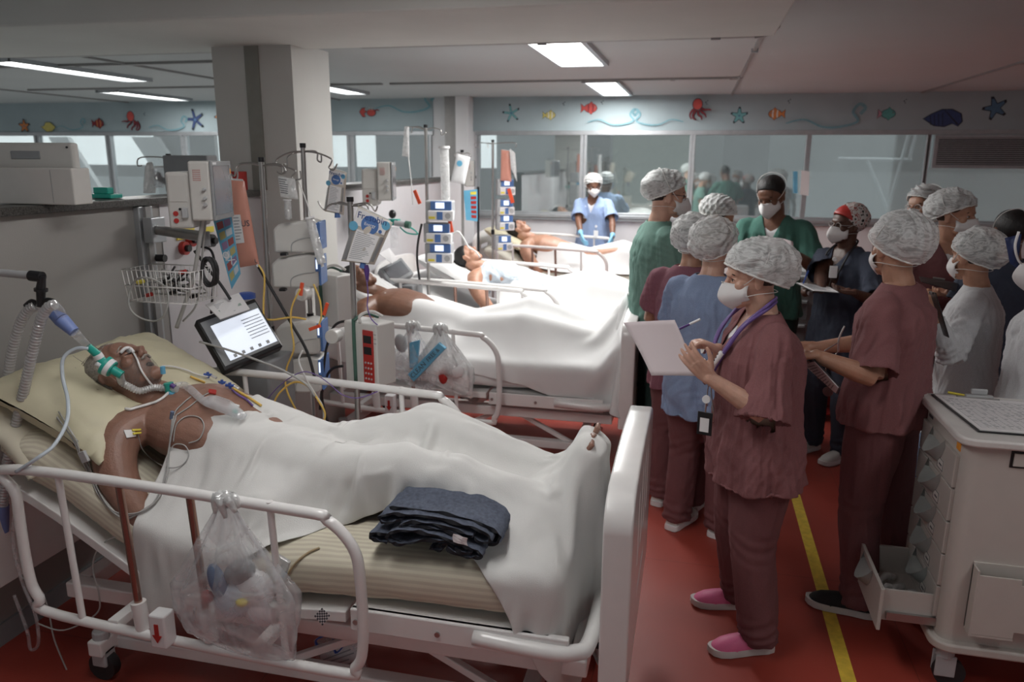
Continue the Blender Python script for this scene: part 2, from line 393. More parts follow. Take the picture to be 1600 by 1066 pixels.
# ================================================================ ROOM
PX, WY, CZ = -2.6, 10.3, 2.7           # partition plane, back wall plane, ceiling
def floor_mat():
    m = mat('red_vinyl', (.33, .050, .034), .42, var=.10, vscale=1.6, bump=.0003, bscale=120); nt = m.node_tree; N = nt.nodes; L = nt.links; b = N['Principled BSDF']
    tc = N.new('ShaderNodeTexCoord'); sp = N.new('ShaderNodeSeparateXYZ'); L.new(tc.outputs['Object'], sp.inputs[0])
    src = b.inputs['Base Color'].links[0].from_socket; cur = src
    for ax, per, off in ((0, 1.2, .28), (1, 1.2, .12)):           # welded seams
        a = N.new('ShaderNodeMath'); a.operation = 'ADD'; a.inputs[1].default_value = off + 60; L.new(sp.outputs[ax], a.inputs[0])
        f = N.new('ShaderNodeMath'); f.operation = 'MODULO'; f.inputs[1].default_value = per; L.new(a.outputs[0], f.inputs[0])
        c = N.new('ShaderNodeMath'); c.operation = 'LESS_THAN'; c.inputs[1].default_value = .005; L.new(f.outputs[0], c.inputs[0])
        cur = lerp_node(nt, cur, (.22, .035, .025), c.outputs[0])
    nz = N.new('ShaderNodeTexNoise'); nz.inputs['Scale'].default_value = 2.5; nz.inputs['Detail'].default_value = 6; L.new(tc.outputs['Object'], nz.inputs['Vector'])
    mr = N.new('ShaderNodeMapRange'); mr.inputs[3].default_value = .32; mr.inputs[4].default_value = .6; L.new(nz.outputs['Fac'], mr.inputs[0]); L.new(mr.outputs[0], b.inputs['Roughness'])
    L.new(cur, b.inputs['Base Color']); return m
M['floor'] = floor_mat()
struct(MB().box(PX - .06, 5, -2, WY + .1, -.05, 0).build('floor', M['floor'])); struct(MB().box(-13, PX - .06, -2, WY + .1, -.05, 0).build('floor_left_room', mat('neutral_bounce_floor', (.42, .42, .41), .5)))  # left-room floor is unseen; its grey is picked for a neutral bounce on the ceiling
m = MB().box(.635, .69, -2, WY, 0, .0015); struct(m.build('trim_floor_line', mat('yellow_floor_tape', (.72, .50, .06), .5, var=.15, vscale=30)))
struct(MB().box(-13, 5, -2, WY + .1, CZ, CZ + .1).build('ceiling', M['ceil']))
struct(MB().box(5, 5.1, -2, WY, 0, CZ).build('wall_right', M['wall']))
# ceiling beam above the first beds
m = MB(); m.box(-13, .35, 3.45, 4.5, 2.54, CZ + .01); struct(m.build('trim_beam', M['beam'], bevel=.01))
m = MB()
for x, y0, y1, z in ((.35, -2, WY, CZ), (2.5, 4, WY, CZ), (-4.9, 4.5, WY, CZ), (-8.3, 4.5, WY, CZ)): m.box(x - .012, x + .012, y0, y1, z - .018, z + .002)
struct(m.build('trim_ceiling_conduit', M['joint']))
m = MB()
for x0, x1, y, z in ((-2.0, .25, 4.52, 2.56), (-4.5, -2.9, 4.52, 2.56), (-3.3, .25, 8.2, CZ), (-8, -3.4, 8.2, CZ), (2.52, 5, 7.4, CZ), (-8, -3.4, 6.1, CZ)): m.box(x0, x1, y - .03, y + .03, z - .02, z + .002)
m.tube([(.25, 4.52, 2.55), (.33, 4.5, 2.56), (.35, 4.4, 2.58)], .02, 6); m.tube([(.25, 8.2, CZ - .01), (.33, 8.18, CZ - .01), (.35, 8.08, CZ - .01)], .02, 6)
struct(m.build('trim_ceiling_strip', M['joint']))
m = MB()
for x, y in ((.05, 4.52), (-.9, 4.52), (.28, 4.9), (.35, 6.2), (-.3, 8.2), (-5.4, 6.1)): m.box(x - .025, x + .025, y - .012, y + .012, CZ - .03 if y > 4.6 else 2.53, CZ)
struct(m.build('trim_conduit_clip', M['lgrey']))
for i, (x0, x1, y0, y1, w) in enumerate(LAMPS):
    t = thing('ceiling_light', ['long recessed fluorescent panel nearest the beam over the second bed', 'shorter recessed fluorescent panel close to the window wall', 'unseen fluorescent panel added as fill above the foreground bed', 'fluorescent strip light over the left room beyond the granite counter', 'fluorescent strip light farthest left by the frieze', 'unseen fluorescent panel added as fill above the medicine cart', 'fluorescent panel half hidden behind the column'][i], 'ceiling light', ((x0 + x1) / 2, (y0 + y1) / 2, CZ))
    hx, hy = (x1 - x0) / 2, (y1 - y0) / 2
    m = MB()
    for s in (-1, 1): m.box(s * hx - .018, s * hx + .018, -hy - .018, hy + .018, -.035, .004); m.box(-hx, hx, s * hy - .018, s * hy + .018, -.035, .004)
    m.build('frame', M['alum'], t)
    MB().box(-hx, hx, -hy, hy, -.02, -.012).build('diffuser', M['lamp'], t)
# ---- back wall
panes = [(750, 906), (916, 1075), (1084, 1255), (1263, 1441)]
XS = [(W(a, 270, Y=WY).x, W(b, 270, Y=WY).x) for a, b in panes] + [(2.66, 4.6)]
XL = [(W(a, 270, Y=WY).x, W(b, 270, Y=WY).x) for a, b in ((-120, 62), (70, 172), (180, 288), (297, 400), (517, 545), (556, 672))]
Z0, Z1 = 1.2, 2.25
m = MB(); m.box(-13, 5, WY, WY + .12, 0, Z0 - .04); m.box(-13, 5, WY, WY + .12, Z1, CZ)
m.box(XL[-1][1] + .03, XS[0][0] - .03, WY, WY + .12, Z0 - .04, Z1); m.box(-13, XL[0][0], WY, WY + .12, Z0 - .04, Z1)
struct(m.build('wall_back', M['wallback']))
m = MB(); m.box(-13, XL[-1][1] + .06, WY - .015, WY, Z1 + .015, CZ); m.box(XS[0][0] - .12, 5, WY - .03, WY, Z1 + .015, CZ)
struct(m.build('trim_frieze', M['frieze']))
m = MB(); m.box(-13, XL[-1][1] + .06, WY - .035, WY, Z1 - .035, Z1 + .02); m.box(XS[0][0] - .05, 5, WY - .035, WY, Z1 - .035, Z1 + .02)
m.box(-13, 5, WY - .06, WY, Z0 - .05, Z0 - .01)
struct(m.build('trim_window_rail', M['alum'], bevel=.004))
struct(MB().box(-13, 5, WY - .05, WY, Z0 - .085, Z0 - .05).build('trim_sill_grey_strip', M['greyp']))  # solid grey strip below the sill rail
# pillar between the window groups
m = MB(); a = W(700, 200, Y=10.2).x; b = W(718, 200, Y=10.2).x; c = W(737, 200, Y=10.2).x
struct(MB().box(b, c, WY - .28, WY, 0, CZ).build('wall_pillar', M['wallback'])); struct(MB().box(a, b, WY - .24, WY, 0, CZ).build('trim_pillar_groove', M['joint']))
glass = bpy.data.materials.new('window_glass'); glass.use_nodes = True; N = glass.node_tree.nodes; L = glass.node_tree.links; N.remove(N['Principled BSDF'])
g = N.new('ShaderNodeBsdfGlossy'); g.inputs['Roughness'].default_value = .035; g.inputs[0].default_value = (.85, .9, .9, 1)
t = N.new('ShaderNodeBsdfTransparent'); t.inputs[0].default_value = (.86, .9, .9, 1)
nz = N.new('ShaderNodeTexNoise'); nz.inputs['Scale'].default_value = 1.2; mr = N.new('ShaderNodeMapRange'); mr.inputs[3].default_value = .38; mr.inputs[4].default_value = .5
L.new(nz.outputs['Fac'], mr.inputs[0]); mx = N.new('ShaderNodeMixShader'); L.new(mr.outputs[0], mx.inputs[0]); L.new(t.outputs[0], mx.inputs[1]); L.new(g.outputs[0], mx.inputs[2]); L.new(mx.outputs[0], N['Material Output'].inputs[0])
for k, (x0, x1) in enumerate(XS + XL):
    m = MB(); e = .035
    m.box(x0 - e, x0, WY - .03, WY + .05, Z0 - .02, Z1); m.box(x1, x1 + e, WY - .03, WY + .05, Z0 - .02, Z1)
    m.box(x0, x1, WY - .03, WY + .05, Z0 - .02, Z0 + .02); m.box(x0, x1, WY - .03, WY + .05, Z1 - .035, Z1)
    o = struct(m.build('window_%d' % (k + 1), M['alum'], bevel=.004))
    MB().box(x0, x1, WY + .005, WY + .012, Z0 + .02, Z1 - .035).build('pane', glass, o)
# window wedge strip between frames
m = MB()
for (a0, a1), (b0, b1) in zip(XS[:-1], XS[1:]): m.box(a1 + .035, max(b0 - .035, a1 + .036), WY - .01, WY + .05, Z0, Z1)
for (a0, a1), (b0, b1) in zip(XL[:-1], XL[1:]):
    if b0 - a1 < .5: m.box(a1 + .035, max(b0 - .035, a1 + .036), WY - .01, WY + .05, Z0, Z1)
m.box(XL[3][1], XL[4][0], WY, WY + .1, Z0, Z1)
struct(m.build('trim_mullion', M['alum']))
# louvred vent box in the last window
t = thing('wall_vent', 'grey louvred air vent filling the top of the rightmost window', 'vent', (3.64, WY - .04, 2.02))
m = MB(); hw = .95
m.box(-hw, hw, -.02, .02, .155, .19); m.box(-hw, hw, -.02, .02, -.19, -.15); m.box(-hw, -hw + .045, -.02, .02, -.15, .155); m.box(hw - .045, hw, -.02, .02, -.15, .155)
m.build('frame', M['alum'], t, bevel=.004)
m = MB(); m.box(-hw + .04, hw - .04, .012, .02, -.15, .155); m.build('backing', M['black'], t)
m = MB()
for k in range(13): m.box(-hw + .045, hw - .045, -.014, .004, -.142 + k * .0235, -.131 + k * .0235)
m.build('slats', M['alum'], t)
# ---- beyond the glass
def outside():
    pale = mat('outside_pale_wall', (.72, .73, .73), .8, var=.05, vscale=1); dk = mat('outside_grey_wall', (.42, .42, .42), .8, var=.1, vscale=1.5)
    struct(MB().box(-14, 8, 13.4, 13.5, -1, 1.75).build('wall_outside_parapet', dk)); struct(MB().box(-3.4, 8, 13.2, 13.3, -1, 3.6).build('wall_outside_facade', mat('outside_facade', (.66, .67, .67), .8, var=.12, vscale=.8)))
    struct(MB().box(-14, 8, WY + .15, 13.5, -1.1, -1).build('floor_outside', dk))
    m = MB(); m.box(-2.2, -1.35, 12.2, 12.28, .5, 3.3); m.box(.35, 1.0, 12.2, 12.3, .5, 3.3); m.box(-5.2, -4.2, 12.2, 12.3, .5, 3.3); m.box(-9.4, -8.2, 12.2, 12.3, .5, 3.3); struct(m.build('wall_outside_pier', dk))
    m = MB(); m.box(-1.28, -.15, 12.0, 12.05, .8, 2.35); struct(m.build('wall_outside_panel', mat('outside_greenish_panel', (.66, .70, .62), .8)))
    m = MB(); m.box(1.0, 5, 12.4, 12.45, .5, 1.75); m.box(-13, -6, 12.4, 12.45, .5, 1.55); struct(m.build('wall_outside_screen', pale))
    t = thing('scaffold_frame', 'white pipe frame with slanting braces standing outside the fourth window', 'frame', (0, 0, 0))
    m = MB()
    for a, b in (((1355, 250), (1390, 335)), ((1420, 210), (1385, 335)), ((1310, 248), (1425, 250)), ((1432, 208), (1420, 250))):
        m.cyl(W(a[0], a[1], Y=11.3), W(b[0], b[1], Y=11.3), .022, n=8)
    m.cyl(W(1390, 335, Y=11.3), W(1390, 335, Y=11.3) + Vector((0, 0, -2.4)), .022); m.build('pipes', mat('white_pipe', (.85, .87, .88), .4), t)
    t = thing('sloping_roof_strip', 'bright white sloping roof strip beyond the left room windows', 'roof')
    m = MB()
    for a, b, w in (((205, 214), (262, 300), .5), ((75, 214), (130, 300), .4)):
        p, q = W(a[0], a[1], Y=12), W(b[0], b[1], Y=12); m.add([p, p + V(w, 0, 0), q + V(w, 0, 0), q, p + V(0, .1, 0), p + V(w, .1, 0), q + V(w, .1, 0), q + V(0, .1, 0)], [[0, 1, 2, 3], [7, 6, 5, 4], [0, 4, 5, 1], [1, 5, 6, 2], [2, 6, 7, 3], [3, 7, 4, 0]])
    m.build('strip', mat('roof_white', (.9, .9, .9), .5), t)
outside()
# ---- partition with granite top, column
struct(MB().box(PX - .12, PX, 1.0, 9.0, 0, 1.675).build('wall_partition', M['part']))
struct(MB().box(PX - .16, PX + .035, 1.0, 9.0, 1.675, 1.71).build('trim_granite_top', M['granite'], bevel=.004))
struct(MB().box(PX - .14, PX + .004, 3.36, 9.0, 0, 1.672).build('wall_partition_light', mat('partition_pale', (.60, .59, .61), .5, var=.02)))
struct(MB().box(PX, PX + .012, 1.0, 9, 0, .09).build('baseboard_left', M['greyp']))
cx0, cx1, cx2 = W(341, 76, Y=4.3).x, W(455, 70, Y=4.3).x, -2.08
struct(MB().box(-2.86, -2.34, 4.3, 4.78, 0, 2.56).build('wall_column', M['column']))
struct(MB().box(-2.64, -2.55, 4.29, 4.31, 1.71, 2.545).build('trim_column_groove', M['stripe']))
# ---- frieze paintings (painted flat on the frieze)
def paint(name, label, shapes, px, py, size, rot=0, flip=1):
    """shapes: list of (polygon, material); drawn in a unit frame, size in metres"""
    c = W(px, py, Y=WY - .03); t = thing(name, label, 'wall painting', (c.x, WY - .031, c.z))
    m = MB(); mats = []
    for k, (poly, mt) in enumerate(shapes):
        if mt not in mats: mats.append(mt)
        m.mi = mats.index(mt); y = -.0008 * (k + 1)
        P = [(flip * (x * cos(rot) - z * sin(rot)) * size, (x * sin(rot) + z * cos(rot)) * size) for x, z in poly]
        n = len(P); cc = (sum(p[0] for p in P) / n, sum(p[1] for p in P) / n)
        m.add([(cc[0], y, cc[1])] + [(p[0], y, p[1]) for p in P], [[0, 1 + i, 1 + (i + 1) % n] for i in range(n)])
    m.build('painted_shape', mats, t); return t
def grow(poly, d):
    n = len(poly); cx = sum(p[0] for p in poly) / n; cy = sum(p[1] for p in poly) / n
    return [(x + (x - cx) / (math.hypot(x - cx, y - cy) + 1e-6) * d, y + (y - cy) / (math.hypot(x - cx, y - cy) + 1e-6) * d) for x, y in poly]
def ov(cx, cy, rx, ry, n=20, a0=0, a1=2 * pi): return [(cx + rx * cos(a0 + (a1 - a0) * k / n), cy + ry * sin(a0 + (a1 - a0) * k / n)) for k in range(n + (a1 - a0 < 6.2))]
def band(pts, w):
    P = crm([(x, 0, z) for x, z in pts], 5); up, dn = [], []
    for i, p in enumerate(P):
        d = (P[min(i + 1, len(P) - 1)] - P[max(i - 1, 0)]).normalized(); q = w * (1 - .6 * i / (len(P) - 1)); up.append((p.x - d.z * q, p.z + d.x * q)); dn.append((p.x + d.z * q, p.z - d.x * q))
    return [[up[i], up[i + 1], dn[i + 1], dn[i]] for i in range(len(P) - 1)]
ik = mat('mural_dark_outline', (.03, .04, .05), .8)
def pc(c): return mat('mural_paint', c, .8, var=.12, vscale=30)
P_red, P_dred, P_or, P_wh, P_yel, P_tl, P_bl, P_nv, P_pk, P_aq = pc((.50, .08, .07)), pc((.24, .03, .04)), pc((.62, .22, .07)), pc((.65, .65, .62)), pc((.60, .52, .16)), pc((.16, .40, .42)), pc((.10, .20, .32)), pc((.05, .08, .2)), pc((.50, .28, .34)), pc((.12, .40, .38))
P_wave = pc((.20, .38, .44))
def star(px, py, s, rot, c, lab, r=.42):
    poly = []
    for k in range(5):
        a = pi / 2 + k * 2 * pi / 5 + rot
        poly += [(cos(a - .12) * .95, sin(a - .12) * .95), (cos(a + .1) * 1.0, sin(a + .1)), (cos(a + pi / 5) * r, sin(a + pi / 5) * r)]
    inner = [(x * .8, y * .8) for x, y in poly]
    paint('painted_starfish', lab, [(poly, ik), (inner, c), (ov(0, 0, .12, .12), P_bl)], px, py, s)
def fish(px, py, s, c, st, lab, flip=1, tail=None):
    body = ov(0, 0, .62, .42); tl = [(-.5, 0), (-1, .42), (-.9, 0), (-1, -.42)]; fin = [(-.2, .35), (.05, .62), (.3, .34)]; f2 = [(-.2, -.35), (.05, -.6), (.3, -.34)]
    sh = [(grow(tl, .06), ik), (grow(fin, .05), ik), (grow(f2, .05), ik), (grow(body, .05), ik), (tl, tail or c), (fin, c), (f2, c), (body, c)]
    for x in (.22, -.22): sh += [([(x - .09, .37), (x + .05, .37), (x + .09, 0), (x + .05, -.37), (x - .09, -.37), (x - .05, 0)], st)]
    sh += [(ov(.42, .1, .07, .07, 10), ik), (ov(.43, .1, .03, .03, 8), P_wh)]
    paint('painted_fish', lab, sh, px, py, s, flip=flip)
def octo(px, py, s, flip, lab):
    sh = []
    for pts in ([(-.1, -.1), (-.35, -.5), (-.3, -.8), (-.05, -.95)], [(.05, -.15), (.1, -.5), (.35, -.7), (.4, -.95)], [(.2, -.1), (.45, -.35), (.65, -.5), (.75, -.75)], [(.3, 0), (.6, -.12), (.9, -.1), (1.15, -.15)], [(-.25, -.05), (-.5, -.3), (-.6, -.6), (-.45, -.9)]):
        sh += [(q, ik) for q in band(pts, .13)]; sh += [(q, P_dred) for q in band(pts, .085)]
    sh += [(ov(-.02, .32, .44, .5), ik), (ov(-.02, .32, .38, .44), P_red)]
    paint('painted_octopus', lab, sh, px, py, s, flip=flip)
star(799, 177, .125, .2, P_tl, 'painted teal long-armed starfish beside the pillar, first right of it', .2)
fish(860, 180, .105, P_yel, P_wh, 'painted yellow and white striped fish on the frieze', 1)
fish(923, 169, .13, P_red, P_dred, 'painted round red fish with dark stripes on the frieze above the blue-clad person', 1)
octo(1090, 170, .145, 1, 'painted red octopus on the right frieze section')
star(1155, 181, .11, 0, P_tl, 'painted small teal starfish between the octopus and the orange striped fish')
fish(1211, 178, .12, P_or, P_wh, 'painted orange and white striped fish on the right frieze', -1)
fish(1388, 178, .12, P_aq, P_aq, 'painted green fish with a long pink tail on the right frieze', 1, P_pk)
shl = [(-1, -.05), (-.6, .2), (-.1, .42), (.4, .42), (.85, .2), (.95, -.2), (.75, -.45), (.45, -.3), (.1, -.45), (-.4, -.42)]
paint('painted_seashell', 'painted dark blue seashell above the louvred vent', [(grow(shl, .06), ik), (shl, P_nv)] + [([(x, .3 - abs(x) * .3), (x + .04, .3 - abs(x) * .3), (x + .12, -.4), (x + .08, -.4)], ik) for x in (-.7, -.5, -.3, -.1)] + [([(.0, .4), (.05, .4), (.8, -.35), (.72, -.38)], ik)], 1474, 184, .21)
star(1555, 169, .14, .35, P_bl, 'painted blue starfish at the right end of the frieze')
cr = [(-1.3, .1), (-1.0, .45), (-.6, .5), (-.75, .2), (-.45, .15), (-.8, -.1), (-.6, -.4), (-.9, -.45), (-1.1, -.2)]
paint('painted_crab', 'painted red crab with one large claw on the frieze right of the column', [(grow(cr, .06), ik), (cr, P_red), (grow(ov(.1, 0, .5, .36), .05), ik), (ov(.1, 0, .5, .36), P_red), (ov(.2, .4, .1, .13), P_wh), (ov(-.1, .42, .1, .13), P_wh), (ov(.2, .4, .04, .06), ik), (ov(-.1, .42, .04, .06), ik)] + [(q, P_dred) for q in band([(.45, .1), (.8, .3), (1.1, .15)], .08)], 579, 176, .125, flip=1)
fish(155, 193, .13, P_dred, P_or, 'painted dark red striped fish above the left room windows', 1)
octo(213, 188, .155, -1, 'painted red octopus on the left frieze above the left room windows')
star(305, 187, .16, .25, P_nv, 'painted navy starfish on the left frieze beside the column', .25)
star(38, 197, .11, 0, P_or, 'painted orange starfish near the left edge of the frieze')
star(345, 183, .11, .3, P_or, 'painted orange starfish half hidden by the column')
lf = [(-1, .1), (-.6, .1), (-.3, .5), (.3, .5), (.9, 0), (.4, -.4), (-.3, -.45)]
paint('painted_shell', 'painted yellow shell near the left edge of the frieze', [(grow(lf, .06), ik), (lf, P_yel)], 76, 199, .14)
for x, y, s, f, lb in ((955, 187, .3, 1, 'between the red fish and the octopus'), (1030, 187, .3, -1, 'left of the right-hand octopus'), (1285, 187, .42, 1, 'right of the orange striped fish'), (630, 165, .4, 1, 'right of the red crab'), (110, 197, .25, 1, 'right of the yellow shell'), (262, 196, .3, 1, 'right of the left-hand octopus')):
    paint('painted_wave', 'painted pale blue curling wave line on the frieze ' + lb, [(q, P_wave) for q in band([(1.0, .15), (1.12, .32), (.95, .42), (.8, .2), (.95, -.05), (.5, -.2), (0, -.2), (-.5, 0), (-1, -.1)], .05)], x, y, s, flip=f)
for x, y, lb in ((880, 162, 'above the yellow striped fish'), (940, 160, 'beside the round red fish'), (1103, 160, 'beside the right-hand octopus'), (1232, 158, 'above the orange striped fish'), (225, 178, 'beside the left-hand octopus'), (1413, 158, 'above the green fish')):
    paint('painted_bubbles', 'small dark painted bubbles ' + lb, [(ov(0, 0, .4, .4, 10), ik), (ov(.9, .8, .3, .3, 10), ik), (ov(.5, -.9, .3, .3, 10), ik)], x, y, .022)

# ================================================================ PEOPLE
def Rm(yaw=0, pitch=0, roll=0):     # pitch > 0 looks down, yaw > 0 turns left
    return Matrix.Rotation(radians(yaw), 4, 'Z') @ Matrix.Rotation(radians(pitch), 4, 'Y') @ Matrix.Rotation(radians(roll), 4, 'X')
def head_prims(m, H, mouth_open=False, nose=1.0):
    def e(c, r, rot=None): m.ell(c, r, 18, 12, M=H, rot=rot)
    e((-.012, 0, .038), (.098, .076, .086)); e((.026, 0, -.03), (.064, .060, .084)); e((-.01, 0, -.02), (.075, .066, .07))
    e((.062, 0, -.096), (.026, .03, .022)); e((.04, .035, -.075), (.03, .018, .025)); e((.04, -.035, -.075), (.03, .018, .025))
    e((.062, 0, .04), (.032, .055, .042)); m.tube([(.083, .036, .026), (.0905, .012, .029), (.0905, -.012, .029), (.083, -.036, .026)], .011, 8, M=H)
    for s in (1, -1):
        e((.058, s * .042, -.018), (.024, .02, .022)); e((.072, s * .03, .006), (.0145, .017, .0115))
        e((-.008, s * .078, -.008), (.02, .008, .033), rot=Matrix.Rotation(.25 * s, 3, 'Z') @ Matrix.Rotation(-.2, 3, 'Y'))
        m.tube([(-.026, s * .082, .0), (-.018, s * .087, .022), (-.002, s * .085, .024), (.006, s * .081, .008), (-.004, s * .08, -.03)], .0048, 6, smooth=3, M=H)
        e((.098, s * .012, -.026), (.011, .008, .008))
    m.tube([(.086, 0, .02), (.098, 0, .002), (.110 * (1 + .06 * (nose - 1)), 0, -.02)], [.009, .0105, .0125 * nose], 10, M=H)
    if mouth_open:
        m.tube([(.074, .022, -.056), (.086, .008, -.048), (.086, -.008, -.048), (.074, -.022, -.056)], .0072, 8, smooth=3, M=H)
        m.tube([(.066, .02, -.078), (.078, .008, -.084), (.078, -.008, -.084), (.066, -.02, -.078)], .0072, 8, smooth=3, M=H)
    else:
        m.tube([(.074, .024, -.057), (.088, .008, -.054), (.088, -.008, -.054), (.074, -.024, -.057)], .0072, 8, smooth=3, M=H)
        m.tube([(.074, .02, -.066), (.086, .007, -.068), (.086, -.007, -.068), (.074, -.02, -.066)], .0075, 8, smooth=3, M=H)
def half_shell(c, r, keep, H, voxel=None, n=44, k=30, wr=0, seed=0, rot=None):
    """ellipsoid shell trimmed to the points keep() accepts"""
    m = MB(); m.ell(c, r, n, k, rot=rot); me = bpy.data.meshes.new('s'); me.from_pydata(m.v, [], m.f); me.update()
    if wr: co = get_co(me); no = get_no(me); co += no * (folds(co, .05, seed, ridge=.8) * wr)[:, None]; set_co(me, co)
    cut_faces(me, lambda p: ~keep(p)); me.transform(H); return me
def head_extras(root, H, s=dict(), seed=0):
    if s.get('eyes', True):
        cl = s.get('eyes_closed', False)
        for q in (1, -1):
            if not cl:
                MB().ell((.0725, q * .031, .0065), (.0135, .0135, .0105), 14, 10, M=H).build('eye', M['eyew'], root, 180)
                MB().ell((.0830, q * .0315 , .0062), (.0045, .0058, .0058), 12, 8, M=H).build('iris', M['iris'], root, 180)
        for q in (1, -1):
            MB().tube([(.088, q * .014, .030), (.0885, q * .030, .034), (.077, q * .048, .027)], [.0028, .0034, .0015], 6, smooth=3, M=H).build('eyebrow', s.get('hair', M['hair_black']), root, 180)
            MB().tube([(.0845, q * .018, .0085), (.0868, q * .030, .0135), (.080, q * .043, .008)], .0014, 5, smooth=3, M=H).build('eyelashes', s.get('hair', M['hair_black']), root, 180)
    st = s.get('hairstyle', 'short'); hm = s.get('hair', M['hair_black'])
    if st:
        if st == 'short': keep = lambda p: (p[:, 2] > .055 + .95 * (p[:, 0] - .05)) & ((p[:, 2] > .0) | (p[:, 0] < -.03)) & (p[:, 2] > -.055); r = (.106, .083, .094)
        elif st == 'bun': keep = lambda p: (p[:, 2] > .05 + 1.1 * (p[:, 0] - .055)) & (p[:, 2] > -.07) & ((p[:, 2] > .02) | (p[:, 0] < -.01)); r = (.107, .084, .097)
        else: keep = lambda p: (p[:, 2] > .07 + 1.3 * (p[:, 0] - .05)) & ((p[:, 2] > .03) | (p[:, 0] < -.04)) & (p[:, 2] > -.05); r = (.103, .081, .09)
        me = half_shell((-.014, 0, .036), r, keep, H, wr=.002, seed=seed, n=60, k=44)
        o = mesh_obj('hair', me, hm, root); md = o.modifiers.new('s', 'SOLIDIFY'); md.thickness = .012; md.offset = -1
    c = s.get('cap')
    if c:
        sag = s.get('sag', 0)
        keep = lambda p: p[:, 2] > (.028 + .55 * p[:, 0] - sag * .25 + .004 * np.sin(40 * np.arctan2(p[:, 1], p[:, 0])))
        me = half_shell((-.03 - sag * .35, 0, .05 - sag * .15), (.130 + sag * .4, .112 + sag * .2, .104 + sag * .3), keep, H, n=120, k=84, wr=.0085, seed=seed + 3, rot=Matrix.Rotation(radians(-14), 3, 'Y'))
        o = mesh_obj('hair_cap', me, c, root)
        bm = bmesh.new(); bm.from_mesh(me); be = [e for e in bm.edges if e.is_boundary]
        pts = {}; 
        for e in be:
            for a, b in ((e.verts[0], e.verts[1]), (e.verts[1], e.verts[0])): pts.setdefault(a.index, []).append(b.index)
        if pts:
            co = {v.index: v.co.copy() for v in bm.verts}; st0 = next(iter(pts)); loop = [st0]; prev = None
            while True:
                nx = [q for q in pts[loop[-1]] if q != prev]
                if not nx or nx[0] == st0: break
                prev = loop[-1]; loop.append(nx[0])
                if len(loop) > 900: break
            P = [co[i] for i in loop[::2]]
            if len(P) > 8: MB().tube(P, .0042, 6, closed=True).build('cap_hem', M['strap'], o, 180)
        bm.free()
    if s.get('mask'):
        g = []
        nu, nv = 17, 13
        for i in range(nu):
            u = -1 + 2 * i / (nu - 1); row = []
            for j in range(nv):
                v = -1 + 2 * j / (nv - 1)
                xc = .114 + .030 * (1 - abs(v - .05) ** 1.6) - .022 * max(-v, 0) ** 2
                xe = .030 + .012 * (1 - v * v); a = abs(u) ** 1.25
                x = xe + (xc - xe) * (1 - a) + .006 * sin(pi * abs(u))
                y = .074 * u * (1 - .22 * v * v)
                zt = .001 - .020 * abs(u) ** 1.2; zb = -.118 + .042 * abs(u) ** 1.2
                row.append(H @ V(x, y, (zt + zb) / 2 + v * (zt - zb) / 2))
            g.append(row)
        mk = MB().grid(g).build('face_mask', M['mask'], root, 180, solid=.0022)
        m = MB(); m.tube([(.119, .012, -.002), (.122, 0, .0), (.119, -.012, -.002)], .0022, 6, smooth=3, M=H); m.build('nose_clip', M['steel'], mk, 180)
        if not s.get('nostrap'):
            m = MB(); HS = H; H = H if s.get('cap') else H @ Matrix.Translation((-.012, 0, .035)) @ Matrix.Scale(.87, 4) @ Matrix.Translation((.012, 0, -.035))
            m.tube([(.05, .072, -.012), (.012, .100, .02), (-.035, .112, .075), (-.058, .078, .126), (-.066, 0, .149), (-.058, -.078, .126), (-.035, -.112, .075), (.012, -.100, .02), (.05, -.072, -.012)], .0028, 6, smooth=5, M=H, sq=.5)
            m.tube([(.045, .070, -.06), (-.0, .078, -.055), (-.05, .070, -.058), (-.086, .03, -.065), (-.086, -.03, -.065), (-.05, -.070, -.058), (.0, -.078, -.055), (.045, -.070, -.06)], .0028, 6, smooth=5, M=H, sq=.5)
            m.build('mask_straps', M['strap'], root, 180); H = HS
    if s.get('glasses'):
        m = MB()
        for q in (1, -1):
            m.tube([(.094, q * (.033 + .024 * cos(a)), .005 + .018 * sin(a)) for a in np.linspace(0, 2 * pi, 16, endpoint=False)], .0017, 5, closed=True, M=H)
            m.tube([(.094, q * .057, .01), (.06, q * .075, .01), (-.01, q * .083, .012), (-.03, q * .083, -.005)], .0018, 5, smooth=3, M=H)
        m.tube([(.094, .010, .008), (.100, 0, .011), (.094, -.010, .008)], .0016, 5, M=H)
        m.build('glasses', s['glasses'], root, 180)
